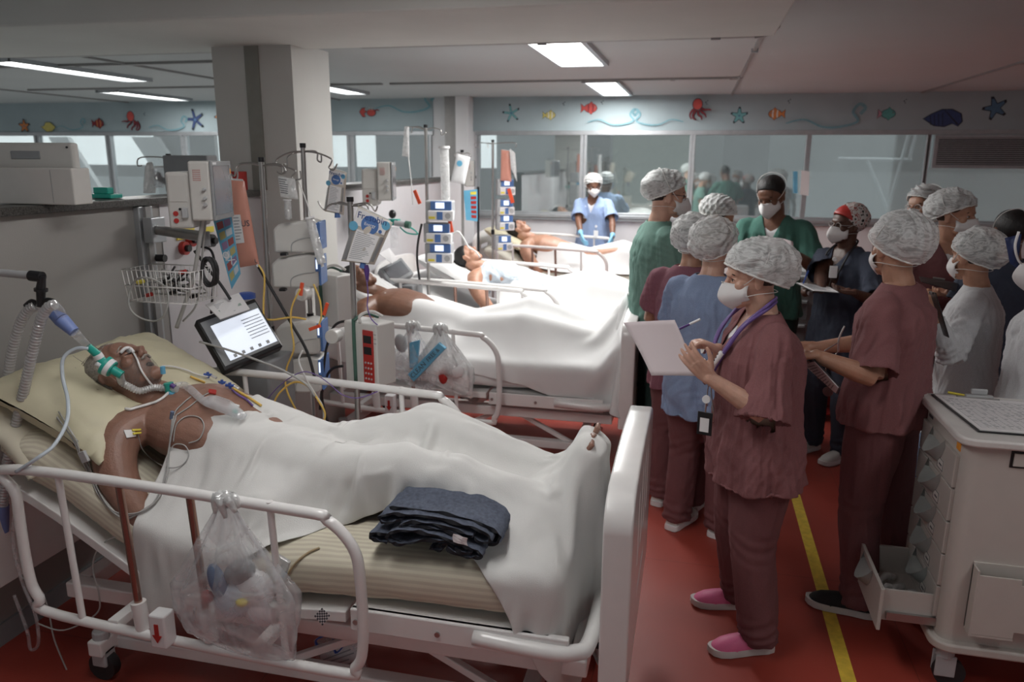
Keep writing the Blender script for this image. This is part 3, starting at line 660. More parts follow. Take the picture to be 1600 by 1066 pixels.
def hand_prims(m, wrist, d, pn, side, curl=.35, sc=1.0, spread=.0, thumb=.5, curls=None):
    """d: wrist->knuckles, pn: direction the palm faces; side +1 puts the thumb along d x pn"""
    d = Vector(d).normalized(); pn = Vector(pn); pn = (pn - d * pn.dot(d)).normalized(); lat = d.cross(pn) * side
    w = Vector(wrist)
    for o_, l_ in ((-.027, .078), (-.009, .084), (.010, .086), (.028, .08)):
        m.tube([w + d * -.01 * sc + lat * o_ * .55 * sc, w + d * .03 * sc + lat * o_ * .8 * sc, w + d * l_ * sc + lat * o_ * sc], [.0155 * sc, .0150 * sc, .0115 * sc], 10)
    m.ell(w + d * .03 * sc + lat * .022 * sc + pn * .008 * sc, (.02 * sc,) * 3, 10, 8)
    for k, (o_, L) in enumerate(((-.028, .062), (-.0095, .074), (.0095, .080), (.028, .072))):
        c = curls[k] if curls else curl
        p = w + d * .080 * sc + lat * o_ * sc; a = c * .6; pts = [p]; out = (lat * spread * o_ * 30)
        for f in (.45, .32, .27):
            dd = (d * cos(a) + pn * sin(a) + out * .3).normalized(); p = p + dd * L * f * sc; pts.append(p); a += c * 1.15
        m.tube(pts, [.0095 * sc, .0086 * sc, .0080 * sc, .0066 * sc], 9, smooth=2); m.ell(pts[-1], (.0068 * sc,) * 3, 8, 6)
    p = w + d * .022 * sc + lat * .026 * sc + pn * .004 * sc
    t1 = (d * .72 + lat * .75 * (1 - thumb * .5) + pn * .45 * thumb).normalized(); t2 = (d * .9 + lat * .25 + pn * .5 * thumb).normalized()
    p1 = p + t1 * .034 * sc; p2 = p1 + (t1 + t2).normalized() * .030 * sc; p3 = p2 + t2 * .024 * sc
    m.tube([p, p1, p2, p3], [.0135 * sc, .0112 * sc, .0098 * sc, .0076 * sc], 9, smooth=2); m.ell(p3, (.0076 * sc,) * 3, 8, 6)
def ik(S, T, L1, L2, pole):
    S, T = Vector(S), Vector(T); d = T - S; D = min(d.length, (L1 + L2) * .995); d.normalize(); T = S + d * D
    a = (L1 * L1 - L2 * L2 + D * D) / (2 * D); h = math.sqrt(max(L1 * L1 - a * a, 0)); p = Vector(pole); p = (p - d * p.dot(d)).normalized()
    return S + d * a + p * h, T
def ringsup(z, rx, ry, cx=0, cy=0, n=28, e=2.4):
    out = []
    for k in range(n):
        a = 2 * pi * k / n; c, s_ = cos(a), sin(a)
        out.append((cx + rx * abs(c) ** (2 / e) * (1 if c > 0 else -1), cy + ry * abs(s_) ** (2 / e) * (1 if s_ > 0 else -1), z))
    return out
def shoe(root, foot, yaw, kind, side):
    T = Tm((foot[0], foot[1], 0), yaw)
    up, sole = {'clog': (M['pinkshoe'], M['whiteshoe']), 'white': (M['whiteshoe'], M['whitep']), 'black': (M['blackshoe'], M['whiteshoe']), 'navy': (M['navyshoe'], M['navyshoe'])}[kind]
    R = []
    prof = [(-.085, .030, .055), (-.078, .037, .085), (-.045, .041, .098), (0, .042, .098), (.04, .045, .086), (.085, .050, .078), (.13, .047, .068), (.163, .035, .052), (.180, .016, .034)]
    for x, w, h in prof:
        R.append([(x + .0, w * cos(a) if abs(cos(a)) > .01 else 0, .022 + (h - .022) * max(sin(a), 0) ** .8 if a < pi else .018) for a in [pi * k / 11 for k in range(12)]] + [(x, -w * .6, .018), (x, w * .6, .018)])
    o = MB().rings(R, True, M=T).build('shoe', up, root, 60)
    S = []
    for x, w, h in [(-.098, .018, 0), (-.092, .034, 0), (-.06, .043, 0), (0, .042, 0), (.06, .047, 0), (.11, .050, 0), (.15, .044, 0), (.178, .03, .004), (.192, .012, .010)]:
        t = .034 if x < .12 else .034 + h * .6
        S.append([(x, w, .003 + h), (x, w * 1.06, .018 + h * .6), (x, w, t), (x, -w, t), (x, -w * 1.06, .018 + h * .6), (x, -w, .003 + h)])
    MB().rings(S, True, M=T).build('sole', sole, o, 60)
    return o
def human(label, pos, yaw, H=1.70, girth=1.0, lean=0, twist=0, head=(0, 0, 0), aL=None, aR=None, skin='skin_tan', top='maroon', pants='maroon', shoes=None, feet=((.0, .10), (.0, -.10)), footyaw=(0, 0),
          hs=None, voxel=.006, vneck=.16, under=False, sleeve=.58, longsleeve=False, hem=.80, gloves=False, seed=1, chest=1.0, flare=1.0, open_mouth=False, legs=True, side_lean=0, capk=None):
    s = H / 1.70; root = thing('person', label, 'person', pos, radians(yaw)); root.scale = (s, s, s); g = girth
    TT = Tm((0, 0, .93)) @ Matrix.Rotation(radians(twist), 4, 'Z') @ Matrix.Rotation(radians(lean), 4, 'Y') @ Matrix.Rotation(radians(side_lean), 4, 'X') @ Matrix.Translation((0, 0, -.93))
    hs = dict(hs or {})
    neck = TT @ V(.0, 0, 1.47); HM = Matrix.Translation(TT @ V(.02, 0, 1.50)) @ (TT.to_3x3().to_4x4()) @ Rm(*head) @ Matrix.Translation((.015, 0, .10))
    b = MB(); head_prims(b, HM, open_mouth)
    b.tube([TT @ V(-.01, 0, 1.36), TT @ V(-.0, 0, 1.45), HM @ V(-.02, 0, -.10), HM @ V(-.02, 0, -.03)], [.075, .058 * (g * .3 + .7), .056 * (g * .3 + .7), .058], 16, smooth=3)
    tor = [(.86, .10, .155), (.98, .105 * g, .150 * g), (1.10, .102 * g, .142 * g), (1.22, .108 * g, .155 * g), (1.33, .105 * g, .165), (1.40, .085, .150), (1.445, .060, .095), (1.465, .045, .055)]
    b.rings([[TT @ V(*p) for p in ringsup(z, rx, ry)] for z, rx, ry in tor])
    arms = []
    Wi = (Matrix.Translation(Vector(pos)) @ Matrix.Rotation(radians(yaw), 4, 'Z') @ Matrix.Scale(s, 4)).inverted(); Wr = Matrix.Rotation(-radians(yaw), 3, 'Z')
    for A in (aL, aR):
        if A:
            if 'tw' in A: A['t'] = tuple(Wi @ Vector(A['tw']))
            for k in ('d', 'pn', 'pole'):
                if k + 'w' in A: A[k] = tuple(Wr @ Vector(A[k + 'w']))
    for sd, A in ((1, aL), (-1, aR)):
        S = TT @ V(0, sd * .172 * (g * .4 + .6), 1.375)
        A = A or dict(t=(.03, sd * .27 * (g * .5 + .5), .86), pole=(-.4, sd * .5, 0), d=(.15, 0, -1), pn=(0, -sd, 0))
        E_, T = ik(S, A['t'], .285, .25, A.get('pole', (-.3, sd * .6, -.6)))
        ag = .85 + .15 * g
        b.tube([S + V(0, -sd * .05, .0), S, S.lerp(E_, .35), S.lerp(E_, .75), E_], [.05, .056 * ag, .050 * ag, .042 * ag, .039], 12, smooth=3)
        b.tube([E_, E_.lerp(T, .3), E_.lerp(T, .7), T], [.039, .041 * ag, .032 * ag, .025], 12, smooth=3)
        hd = A.get('d') or tuple(T - E_); hand_prims(b, T, hd, A.get('pn', (0, -sd, 0)), A.get('ts', sd), A.get('curl', .4), .98, A.get('spread', 0), A.get('thumb', .5), A.get('curls'))
        b.ell(T, (.026, .026, .026), 10, 8)
        arms.append((S, E_, T, sd))
    body = remesh(b, voxel, 3); mesh_obj('body', body, M[skin], root)
    # ---- top
    m = MB(); h = hem
    f = flare
    tr = [(h, .150 * g * f, .205 * g * f), (h + .12, .148 * g * f, .20 * g * f), (1.05, .138 * g, .185 * g), (1.18, .134 * g * chest, .182 * g), (1.28, .134 * g * chest, .188 * (g * .6 + .4)), (1.35, .118 * g, .180 * (g * .5 + .5)), (1.40, .095, .155), (1.445, .072, .112), (1.475, .058, .072)]
    m.rings([[TT @ V(*p) if z > .95 else V(p[0] + (TT @ V(0, 0, .95)).x * 0 + sin(radians(lean)) * (z - .93), p[1], p[2]) for p in ringsup(z, rx, ry)] for z, rx, ry in tr])
    cuts = []; rw = .09
    for S, E_, T, sd in arms:
        if longsleeve:
            m.tube([S + V(0, -sd * .06, 0), S, S.lerp(E_, .5), E_], [.07, .074, .068, .060], 14, smooth=3)
            m.tube([E_, E_.lerp(T, .5), T + (T - E_).normalized() * .005], [.060, .052, .045], 14, smooth=3); cuts.append((T - (T - E_).normalized() * .004, (T - E_).normalized()))
        else:
            Q = S.lerp(E_, sleeve); d = (E_ - S).normalized(); rw = .088 * ag * (1 + .16 * max(sleeve - .7, 0) / .3)
            m.tube([S + V(0, -sd * .06, 0), S, S.lerp(E_, sleeve * .5), Q], [.054, .070 * ag, .078 * ag, rw], 16, smooth=3); cuts.append((Q - d * .008, d))
    me = remesh(m, .0085 if voxel > .0045 else .0055, 4)
    co = get_co(me); no = get_no(me)
    amp = np.clip((1.44 - co[:, 2]) / .12, .15, 1)
    w = folds(co, .085, seed, aniso=(1.3, 1.3, .42), ridge=.6) * .013 + folds(co, .04, seed + 9, aniso=(1, 1, .6), ridge=.7) * .0045
    for S, E_, T, sd in arms:                                   # bunching at the inner elbow and armpit
        dd = np.linalg.norm(co - np.array(S + V(0, 0, -.06)), axis=1); w += np.exp(-(dd / .07) ** 2) * .005 * np.sin(co[:, 2] * 190 + co[:, 0] * 80)
        if longsleeve: dd = np.linalg.norm(co - np.array(E_), axis=1); w += np.exp(-(dd / .09) ** 2) * .007 * np.sin((co @ np.array((T - E_).normalized())) * 170)
    w += np.exp(-((co[:, 2] - h) / .10) ** 2) * .012 * np.sin(np.arctan2(co[:, 1], co[:, 0]) * 9 + seed)
    set_co(me, co + no * (w * amp)[:, None])
    Ti = np.array(TT.inverted())
    def pred(p):
        q = p @ Ti[:3, :3].T + Ti[:3, 3]
        k = q[:, 2] > 1.462
        if vneck: k |= (q[:, 0] > .0) & (q[:, 2] > 1.47 - vneck + np.abs(q[:, 1]) * vneck / .075) & (np.abs(q[:, 1]) < .08)
        for P, d in cuts: al = (p - np.array(P)) @ np.array(d); rad = np.linalg.norm((p - np.array(P)) - al[:, None] * np.array(d), axis=1); k |= (cut_faces.normals @ np.array(d) > .3) & (al > -.006) & (al < .035) & (rad < (rw + .016 if not longsleeve else .06))
        k |= p[:, 2] < h + .006
        return k
    cut_faces(me, pred)
    o = mesh_obj('coat' if longsleeve else 'scrub_top', me, M[top], root); md = o.modifiers.new('s', 'SOLIDIFY'); md.thickness = .004; md.offset = -1
    if under:
        m2 = MB(); m2.rings([[TT @ V(*p) for p in ringsup(z, rx, ry)] for z, rx, ry in [(1.2, .115 * g * chest, .15), (1.28, .117 * g * chest, .152), (1.36, .102 * g, .15), (1.40, .082, .125), (1.43, .066, .09)]])
        me = remesh(m2, .007, 3); cut_faces(me, lambda p: (lambda q: (q[:, 2] > 1.47 - vneck * .55 + np.abs(q[:, 1]) * .6) & (q[:, 0] > 0) | (q[:, 2] < 1.21) | (q[:, 2] > 1.43))(p @ Ti[:3, :3].T + Ti[:3, 3]))
        mesh_obj('undershirt', me, M['undershirt'], root)
    # ---- trousers and shoes
    if legs:
        m = MB(); m.ell((0, 0, .90), (.125 * g, .175 * g, .13), 20, 14)
        for sd, ft in ((1, feet[0]), (-1, feet[1])):
            hp = V(0, sd * .088 * g, .88); an = V(ft[0] - .02, ft[1], .05); kn = hp.lerp(an, .48) + V(.03, 0, 0)
            m.tube([hp + V(0, 0, .04), hp + V(0, 0, -.12), kn, kn.lerp(an, .5), an], [.105 * g, .105 * g, .085 * (g * .5 + .5), .080 * (g * .4 + .6), .078], 18, smooth=4)
        me = remesh(m, .010, 4); co = get_co(me); no = get_no(me)
        w = folds(co, .10, seed + 4, aniso=(1.4, 1.4, .35), ridge=.6) * .009 + np.exp(-((co[:, 2] - .10) / .07) ** 2) * .005 * np.sin(co[:, 2] * 120 + co[:, 0] * 40 + folds(co, .08, seed + 7) * 3) + np.exp(-((co[:, 2] - .50) / .08) ** 2) * .002 * np.sin(co[:, 2] * 110 + co[:, 1] * 60)
        co = co + no * w[:, None]; co[:, 2] = np.maximum(co[:, 2], .022); set_co(me, co); mesh_obj('trousers', me, M[pants], root)
        for q, (ft, fy) in enumerate(zip(feet, footyaw)):
            shoe(root, (ft[0] + .01, ft[1]), radians(fy), shoes or 'white', q)
    if gloves:
        for S, E_, T, sd in arms:
            A = aL if sd > 0 else aR; m = MB(); hand_prims(m, T, A.get('d') or tuple(T - E_), A.get('pn'), A.get('ts', sd), A.get('curl', .4), 1.12, A.get('spread', 0), A.get('thumb', .5)); m.tube([T - (T - E_).normalized() * .05, T], [.034, .034], 12)
            mesh_obj('glove', remesh(m, .006, 2), M['glove'], root)
    hs.setdefault('skin', skin); head_extras(root, HM, hs, seed)
    root['_'] = 0; del root['_']
    return root, HM, TT, arms

# ================================================================ STAFF
def PER(px, py, Y, label, yaw, dx=0, cap=True, **k):
    top = W(px, py, Y=Y); H = top.z / (1.765 if cap else 1.745) * 1.70
    return human(label, (top.x + dx, Y, 0), yaw, H, **k)
capw, capd = M['capw'], M['capd']
# woman writing, foreground
A_ = PER(1185, 368, 2.98, 'person in dusty maroon scrubs and pink clogs writing on a sheet beside the nearest bed', 193, dx=.045, girth=1.22, chest=1.05, lean=1, head=(-4, 8, 0), skin='skin_light',
    pants='maroon2', hs=dict(cap=capw, mask=True, hair=M['hair_brown'], hairstyle='bun', sag=.05), shoes='clog', voxel=.0042, hem=.75, sleeve=1.1, vneck=.17, under=True, seed=3,
    feet=((-.02, .15), (-.03, -.19)), footyaw=(8, -4), flare=1.08,
    aL=dict(tw=W(1108, 590, Y=2.70), dw=W(1055, 534, Y=2.67) - W(1108, 590, Y=2.70), pnw=(-.1, .9, .35), polew=(.4, -.3, -1), ts=-1, curls=(.25, .2, .2, .25), spread=.35, thumb=.35),
    aR=dict(tw=W(1122, 546, Y=2.95), dw=(-.82, -.32, .42), pnw=(-.2, -.1, -1), polew=(.2, .6, -1), ts=-1, curls=(.75, .9, 1.0, 1.0), thumb=.9))
B_ = PER(1118, 336, 3.80, 'person in a plain blue scrub top seen from behind next to the person writing', 62, girth=1.12, head=(-6, 0, 0), skin='skin_light', top='bluescrub', pants='maroon2', shoes='white', hem=.70, sleeve=.75, vneck=0,
    hs=dict(cap=capw, mask=True, hair=M['hair_blond'], hairstyle='bun', sag=.04), seed=5, aL=dict(t=(.25, .10, 1.05)), aR=dict(t=(.25, -.12, 1.05)), feet=((.02, .12), (.10, -.10)))
C_ = PER(1084, 330, 4.12, 'person in a plum scrub top with a grey hair cap standing behind the blue top', 70, girth=1.05, skin='skin_tan', top='plum', pants='maroon2', shoes='white', hem=.74, vneck=0, sleeve=.7,
    hs=dict(cap=capw, mask=True, hair=M['hair_black'], hairstyle='bun', sag=.03), seed=6, aL=dict(t=(.25, .1, 1.05)), aR=dict(t=(.25, -.1, 1.05)))
D_ = PER(1037, 259, 4.75, 'tall person in green scrubs and glasses in profile by the second bed', 22, dx=-.005, lean=-1, head=(-8, 6, 0), girth=1.08, skin='skin_light', top='greenscrub', pants='pantgreen', shoes='navy', hem=.78, vneck=.05, sleeve=.78,
    hs=dict(cap=capw, mask=True, hair=M['hair_black'], hairstyle='short', glasses=M['black']), seed=8, aL=dict(t=(.30, .1, 1.12)), aR=dict(t=(.26, -.1, 1.12), pole=(-.6, -.3, -.6)))
E_ = PER(1106, 297, 5.35, 'person with a white hair cap looking down between the green and plum scrubs', -8, head=(-6, 28, 0), skin='skin_tan', top='greenscrub', pants='pantgreen', shoes='white', vneck=.05,
    hs=dict(cap=capw, mask=True, hair=M['hair_black'], hairstyle='bun'), seed=9)
F_ = PER(1217, 266, 5.55, 'person in dark green scrubs with short black hair and no cap reading a sheet', -106, cap=False, head=(-14, 24, 4), skin='skin_brown', top='dgreenscrub', pants='pantgreen', shoes='white', vneck=.19, under=True, sleeve=.8, girth=1.05,
    hs=dict(mask=True, hair=M['hair_black'], hairstyle='short'), seed=10, aL=dict(tw=W(1232, 392, Y=5.28), dw=(-1, -.1, .15), pnw=(0, 0, 1), polew=(1, .1, -1)), aR=dict(tw=W(1190, 396, Y=5.3), dw=(.8, -.3, .1), pnw=(0, 0, 1), polew=(-1, .1, -1)))
G_ = PER(1346, 312, 5.15, 'person in dark navy scrubs with a patterned red and white head scarf', -138, head=(-12, 0, -4), skin='skin_dark', top='navyscrub', pants='navyscrub', shoes='white', vneck=.17, hem=.72, sleeve=.85, girth=1.05, dx=-.05,
    hs=dict(mask=True, hair=M['hair_black'], hairstyle='short', glasses=M['cablegrey']), seed=11, feet=((0, .12), (.03, -.12)),
    aL=dict(tw=W(1335, 458, Y=4.72), dw=(-.9, -.2, .1), pnw=(0, 0, 1), polew=(.8, .2, -1)), aR=dict(tw=W(1283, 455, Y=4.78), dw=(-.8, -.2, .1), pnw=(0, 0, -1), polew=(-.6, .5, -1), curl=.9))
H_ = PER(1412, 326, 3.35, 'person in maroon scrubs and black sneakers seen from behind, holding a clipboard low', 148, lean=0, dx=.02, head=(-30, 2, 0), girth=1.12, skin='skin_tan', top='maroon', pants='maroon2', shoes='black', hem=.86, sleeve=.95, vneck=0,
    hs=dict(cap=capw, mask=True, hair=M['hair_black'], hairstyle='short', sag=.03), seed=12, voxel=.005, feet=((-.02, .14), (-.12, -.12)), footyaw=(20, -10),
    aL=dict(tw=W(1275, 556, Y=3.02), dw=(-1, -.1, -.1), pnw=(0, .3, 1), polew=(.9, .1, -.6), curl=.8), aR=dict(t=(.38, -.1, 1.1)))
I_ = PER(1490, 291, 4.95, 'person in maroon v-neck scrubs with a white mask turned to the right', -82, head=(44, 4, 0), girth=1.02, skin='skin_tan', top='maroon2', pants='maroon2', shoes='navy', vneck=.17, under=True,
    hs=dict(cap=capw, mask=True, hair=M['hair_brown'], hairstyle='bun', sag=.03), seed=13, aL=dict(tw=W(1500, 462, Y=4.6), dw=(-1, -.1, 0), pnw=(0, 0, 1)), aR=dict(tw=W(1440, 458, Y=4.65), dw=(.8, -.3, 0), pnw=(0, 0, 1)), feet=((0, .1), (.0, -.1)))
J_ = PER(1452, 284, 5.6, 'person with clear-framed glasses mostly hidden behind the maroon v-neck', -140, head=(0, 0, 0), skin='skin_tan', top='maroon', pants='maroon', vneck=.1,
    hs=dict(cap=capd, mask=True, hair=M['hair_brown'], hairstyle='bun', glasses=M['cablew']), seed=14)
K_ = PER(1553, 352, 3.95, 'person in a long white coat and jeans raising a dark clipboard behind the medicine cart', 158, head=(-32, 4, 0), girth=1.05, skin='skin_tan', top='coat', pants='jeans', shoes='white', hem=.52, longsleeve=True, vneck=0, dx=-.03,
    hs=dict(cap=capd, mask=True, hair=M['hair_black'], hairstyle='bun', sag=.03), seed=15, voxel=.005, feet=((.26, .12), (-.05, -.1)), footyaw=(15, 0), flare=1.12,
    aL=dict(tw=W(1462, 500, Y=3.62), dw=(-.5, .1, .8), pnw=(0, 1, .2), polew=(-.1, -.2, -1), curl=.7), aR=dict(t=(.35, -.05, 1.2)))
L_ = PER(1590, 322, 4.5, 'person with uncovered black hair at the right edge behind the white coat', 100, cap=False, skin='skin_brown', top='navyscrub', pants='navyscrub', hs=dict(mask=True, hair=M['hair_black'], hairstyle='short'), seed=16)
Mp = PER(1672, 352, 3.45, 'person in a pale gown cropped by the right edge of the photo', 175, girth=1.15, skin='skin_tan', top='coat', pants='coat', longsleeve=True, hem=.6, vneck=0, hs=dict(cap=capw, mask=True), seed=17)
N_ = PER(930, 268, 9.72, 'person in light blue scrubs and blue gloves behind the farthest bed', -96, lean=6, head=(24, 8, 0), girth=1.12, skin='skin_brown', top='lbluescrub', pants='lbluescrub', shoes='white', vneck=.19, sleeve=.85, under=True, voxel=.008, gloves=True,
    hs=dict(cap=capw, mask=True, hair=M['hair_black'], hairstyle='bun'), seed=18, aL=dict(tw=W(958, 376, Y=9.25), dw=(-.2, -.5, -.6), pnw=(-.6, -.3, -.5), polew=(1, .5, 0)), aR=dict(tw=W(908, 372, Y=9.25), dw=(.3, -.5, -.6), pnw=(.6, -.3, -.5), polew=(-1, .5, 0)))

# ================================================================ BEDS
PROF1 = [(-2.36, 1.00), (-2.2, .93), (-2.0, .81), (-1.8, .685), (-1.62, .62), (-1.45, .62), (-1.2, .655), (-.9, .675), (-.5, .685), (-.36, .68)]
PROF2 = [(-2.36, .98), (-2.2, .92), (-2.0, .82), (-1.8, .72), (-1.6, .68), (-1.2, .68), (-.9, .68), (-.5, .685), (-.36, .68)]
def interp(prof, x): return float(np.interp(x, [p[0] for p in prof], [p[1] for p in prof]))
def mattress(root, prof, y0, y1, mt, name='mattress', seed=2):
    xs = list(np.linspace(prof[0][0], prof[-1][0], 64)); R = []; UV = []; n = 48
    for i, x in enumerate(xs):
        zt = interp(prof, x); th = min(.2, max(.135, zt - .44)) ; zb = zt - th
        e = min(i, len(xs) - 1 - i); sh = 1 if e > 5 else (1 - (1 - e / 5.5) ** 2.2 * .55)
        h = th / 2 * sh; w = (y1 - y0) / 2 - .03 * (1 - sh); ring = []; uv = []; per = 0; last = None
        for k in range(n):
            a = 2 * pi * k / n - pi / 2; c, s_ = cos(a), sin(a)
            y = (y0 + y1) / 2 + w * abs(c) ** .33 * (1 if c > 0 else -1); z = (zt + zb) / 2 + h * abs(s_) ** .5 * (1 if s_ > 0 else -1)
            q = abs(y - (y0 + y1) / 2) / w; z -= .02 * q ** 4 if s_ > 0 else 0
            p = V(x, y, z)
            if last is not None: per += (p - last).length
            last = p; ring.append(p); uv.append((x, per))
        R.append(ring); UV += uv
    m = MB(); m.rings(R, True)
    o = m.build(name, mt, root, 180)
    me = o.data; co = get_co(me); no = get_no(me); w = folds(co, .16, seed, aniso=(.6, 1, 1.4), ridge=.5) * .006 + folds(co, .05, seed + 1, aniso=(1.2, .8, .8), ridge=.7) * .0025
    set_co(me, co + no * w[:, None])
    ul = me.uv_layers.new(name='UVMap'); vi = np.empty(len(me.loops), int); me.loops.foreach_get('vertex_index', vi); UV = np.array(UV); ul.data.foreach_set('uv', UV[vi].ravel())
    return o
def board(root, x, yc, wid, zb, zt, slots, name, thick=.035):
    cu = bpy.data.curves.new('b', 'CURVE'); cu.dimensions = '2D'; cu.fill_mode = 'BOTH'; cu.extrude = thick / 2 - .008; cu.bevel_depth = .008; cu.bevel_resolution = 2; cu.resolution_u = 8
    def loop(pts):
        s = cu.splines.new('POLY'); s.points.add(len(pts) - 1); s.use_cyclic_u = True
        for p, q in zip(s.points, pts): p.co = (q[0], q[1], 0, 1)
    def rr(cx, cy, hx, hy, r, n=6):
        return [(cx + sx * (hx - r) + r * cos(a), cy + sy * (hy - r) + r * sin(a)) for sx, sy, a0 in ((1, 1, 0), (-1, 1, pi / 2), (-1, -1, pi), (1, -1, 1.5 * pi)) for a in [a0 + pi / 2 * k / n for k in range(n + 1)]]
    hw = wid / 2 - .008
    top = [(hw, zb), (hw, zt - .13)] + [(hw * cos(a), zt - .13 + .10 * sin(a)) if 0 else (hw - .09 * (1 - cos(a)), zt - .13 + .09 * sin(a)) for a in np.linspace(0.1, pi / 2, 7)]
    arch = [(y, zt - .04 + .03 * cos(y / hw * pi / 2)) for y in np.linspace(hw - .1, -hw + .1, 9)]
    loop(top + arch + [(-a, b) for a, b in top[::-1]])
    for (cx, cy, hx, hy) in slots: loop(rr(cx, cy, hx, hy, min(hx, hy) * .95))
    t = bpy.data.objects.new('b', cu); C.objects.link(t); dg = bpy.context.evaluated_depsgraph_get(); me = bpy.data.meshes.new_from_object(t.evaluated_get(dg)); bpy.data.objects.remove(t); bpy.data.curves.remove(cu)
    me.transform(Matrix(((0, 0, 1, x), (1, 0, 0, yc), (0, 1, 0, 0), (0, 0, 0, 1)))); return mesh_obj(name, me, M['white'], root, 40)
def side_rail(root, y, z1, full=True, copper=True, dz=0, xa=-2.17, xb=-.93):
    z0 = .31
    o = MB().tube([(xa + .02, y, z1), (xb - .22, y, z1 - .03), (xb - .1, y, z1 - .05), (xb - .02, y, z1 - .13), (xb, y, z1 - .24), (xb, y, z0 + .12), (xb - .03, y, z0 + .03), (xb - .13, y, z0), (xa + .12, y, z0 + .04), (xa + .03, y, z0 + .10), (xa, y, z0 + .2), (xa, y, z1 - .1)], .0175, 12, smooth=5, closed=True).build('side_rail', M['white'], root, 180)
    for x in ((xa + .18, xa + .95) if full else (xa + .18, xa + .55, xa + .95)): MB().cyl((x, y, z1 - .01), (x + .02, y, z0 + .03), .0115, n=10).build('rail_bar', M['white'], o, 60)
    if copper:
        for x in (xa + .40, xa + .66):
            MB().cyl((x, y + .012, z1 - .01), (x + .025, y + .012, .40), .013, n=12).build('gas_strut', M['copper'], o, 60)
            MB().cyl((x + .022, y + .012, .445), (x + .03, y + .012, .345), .025, .024).build('strut_sleeve', M['white'], o, 60)
    h = MB().box(xa + .51, xa + .57, y - .055, y + .0, .33, .45).build('release_latch', M['whitep'], o, bevel=.006)
    m = MB(); m.prism([(-.006, .02), (.006, .02), (.006, -.012), (.014, -.012), (0, -.034), (-.014, -.012), (-.006, -.012)], 0, .002, Matrix.Translation((xa + .54, y - .056, .395)) @ Matrix.Rotation(radians(90), 4, 'X') @ Matrix.Scale(1.25, 4))
    m.build('latch_arrow', M['red'], o)
    return o
def caster(root, x, y):
    o = MB().cyl((x, y, .20), (x, y, .125), .03).box(x - .03, x + .03, y - .028, y + .028, .06, .13).build('caster_fork', M['lgrey'], root, bevel=.006)
    MB().cyl((x, y - .018, .055), (x, y + .018, .055), .055, n=24).build('wheel', M['rubber'], o, 40)
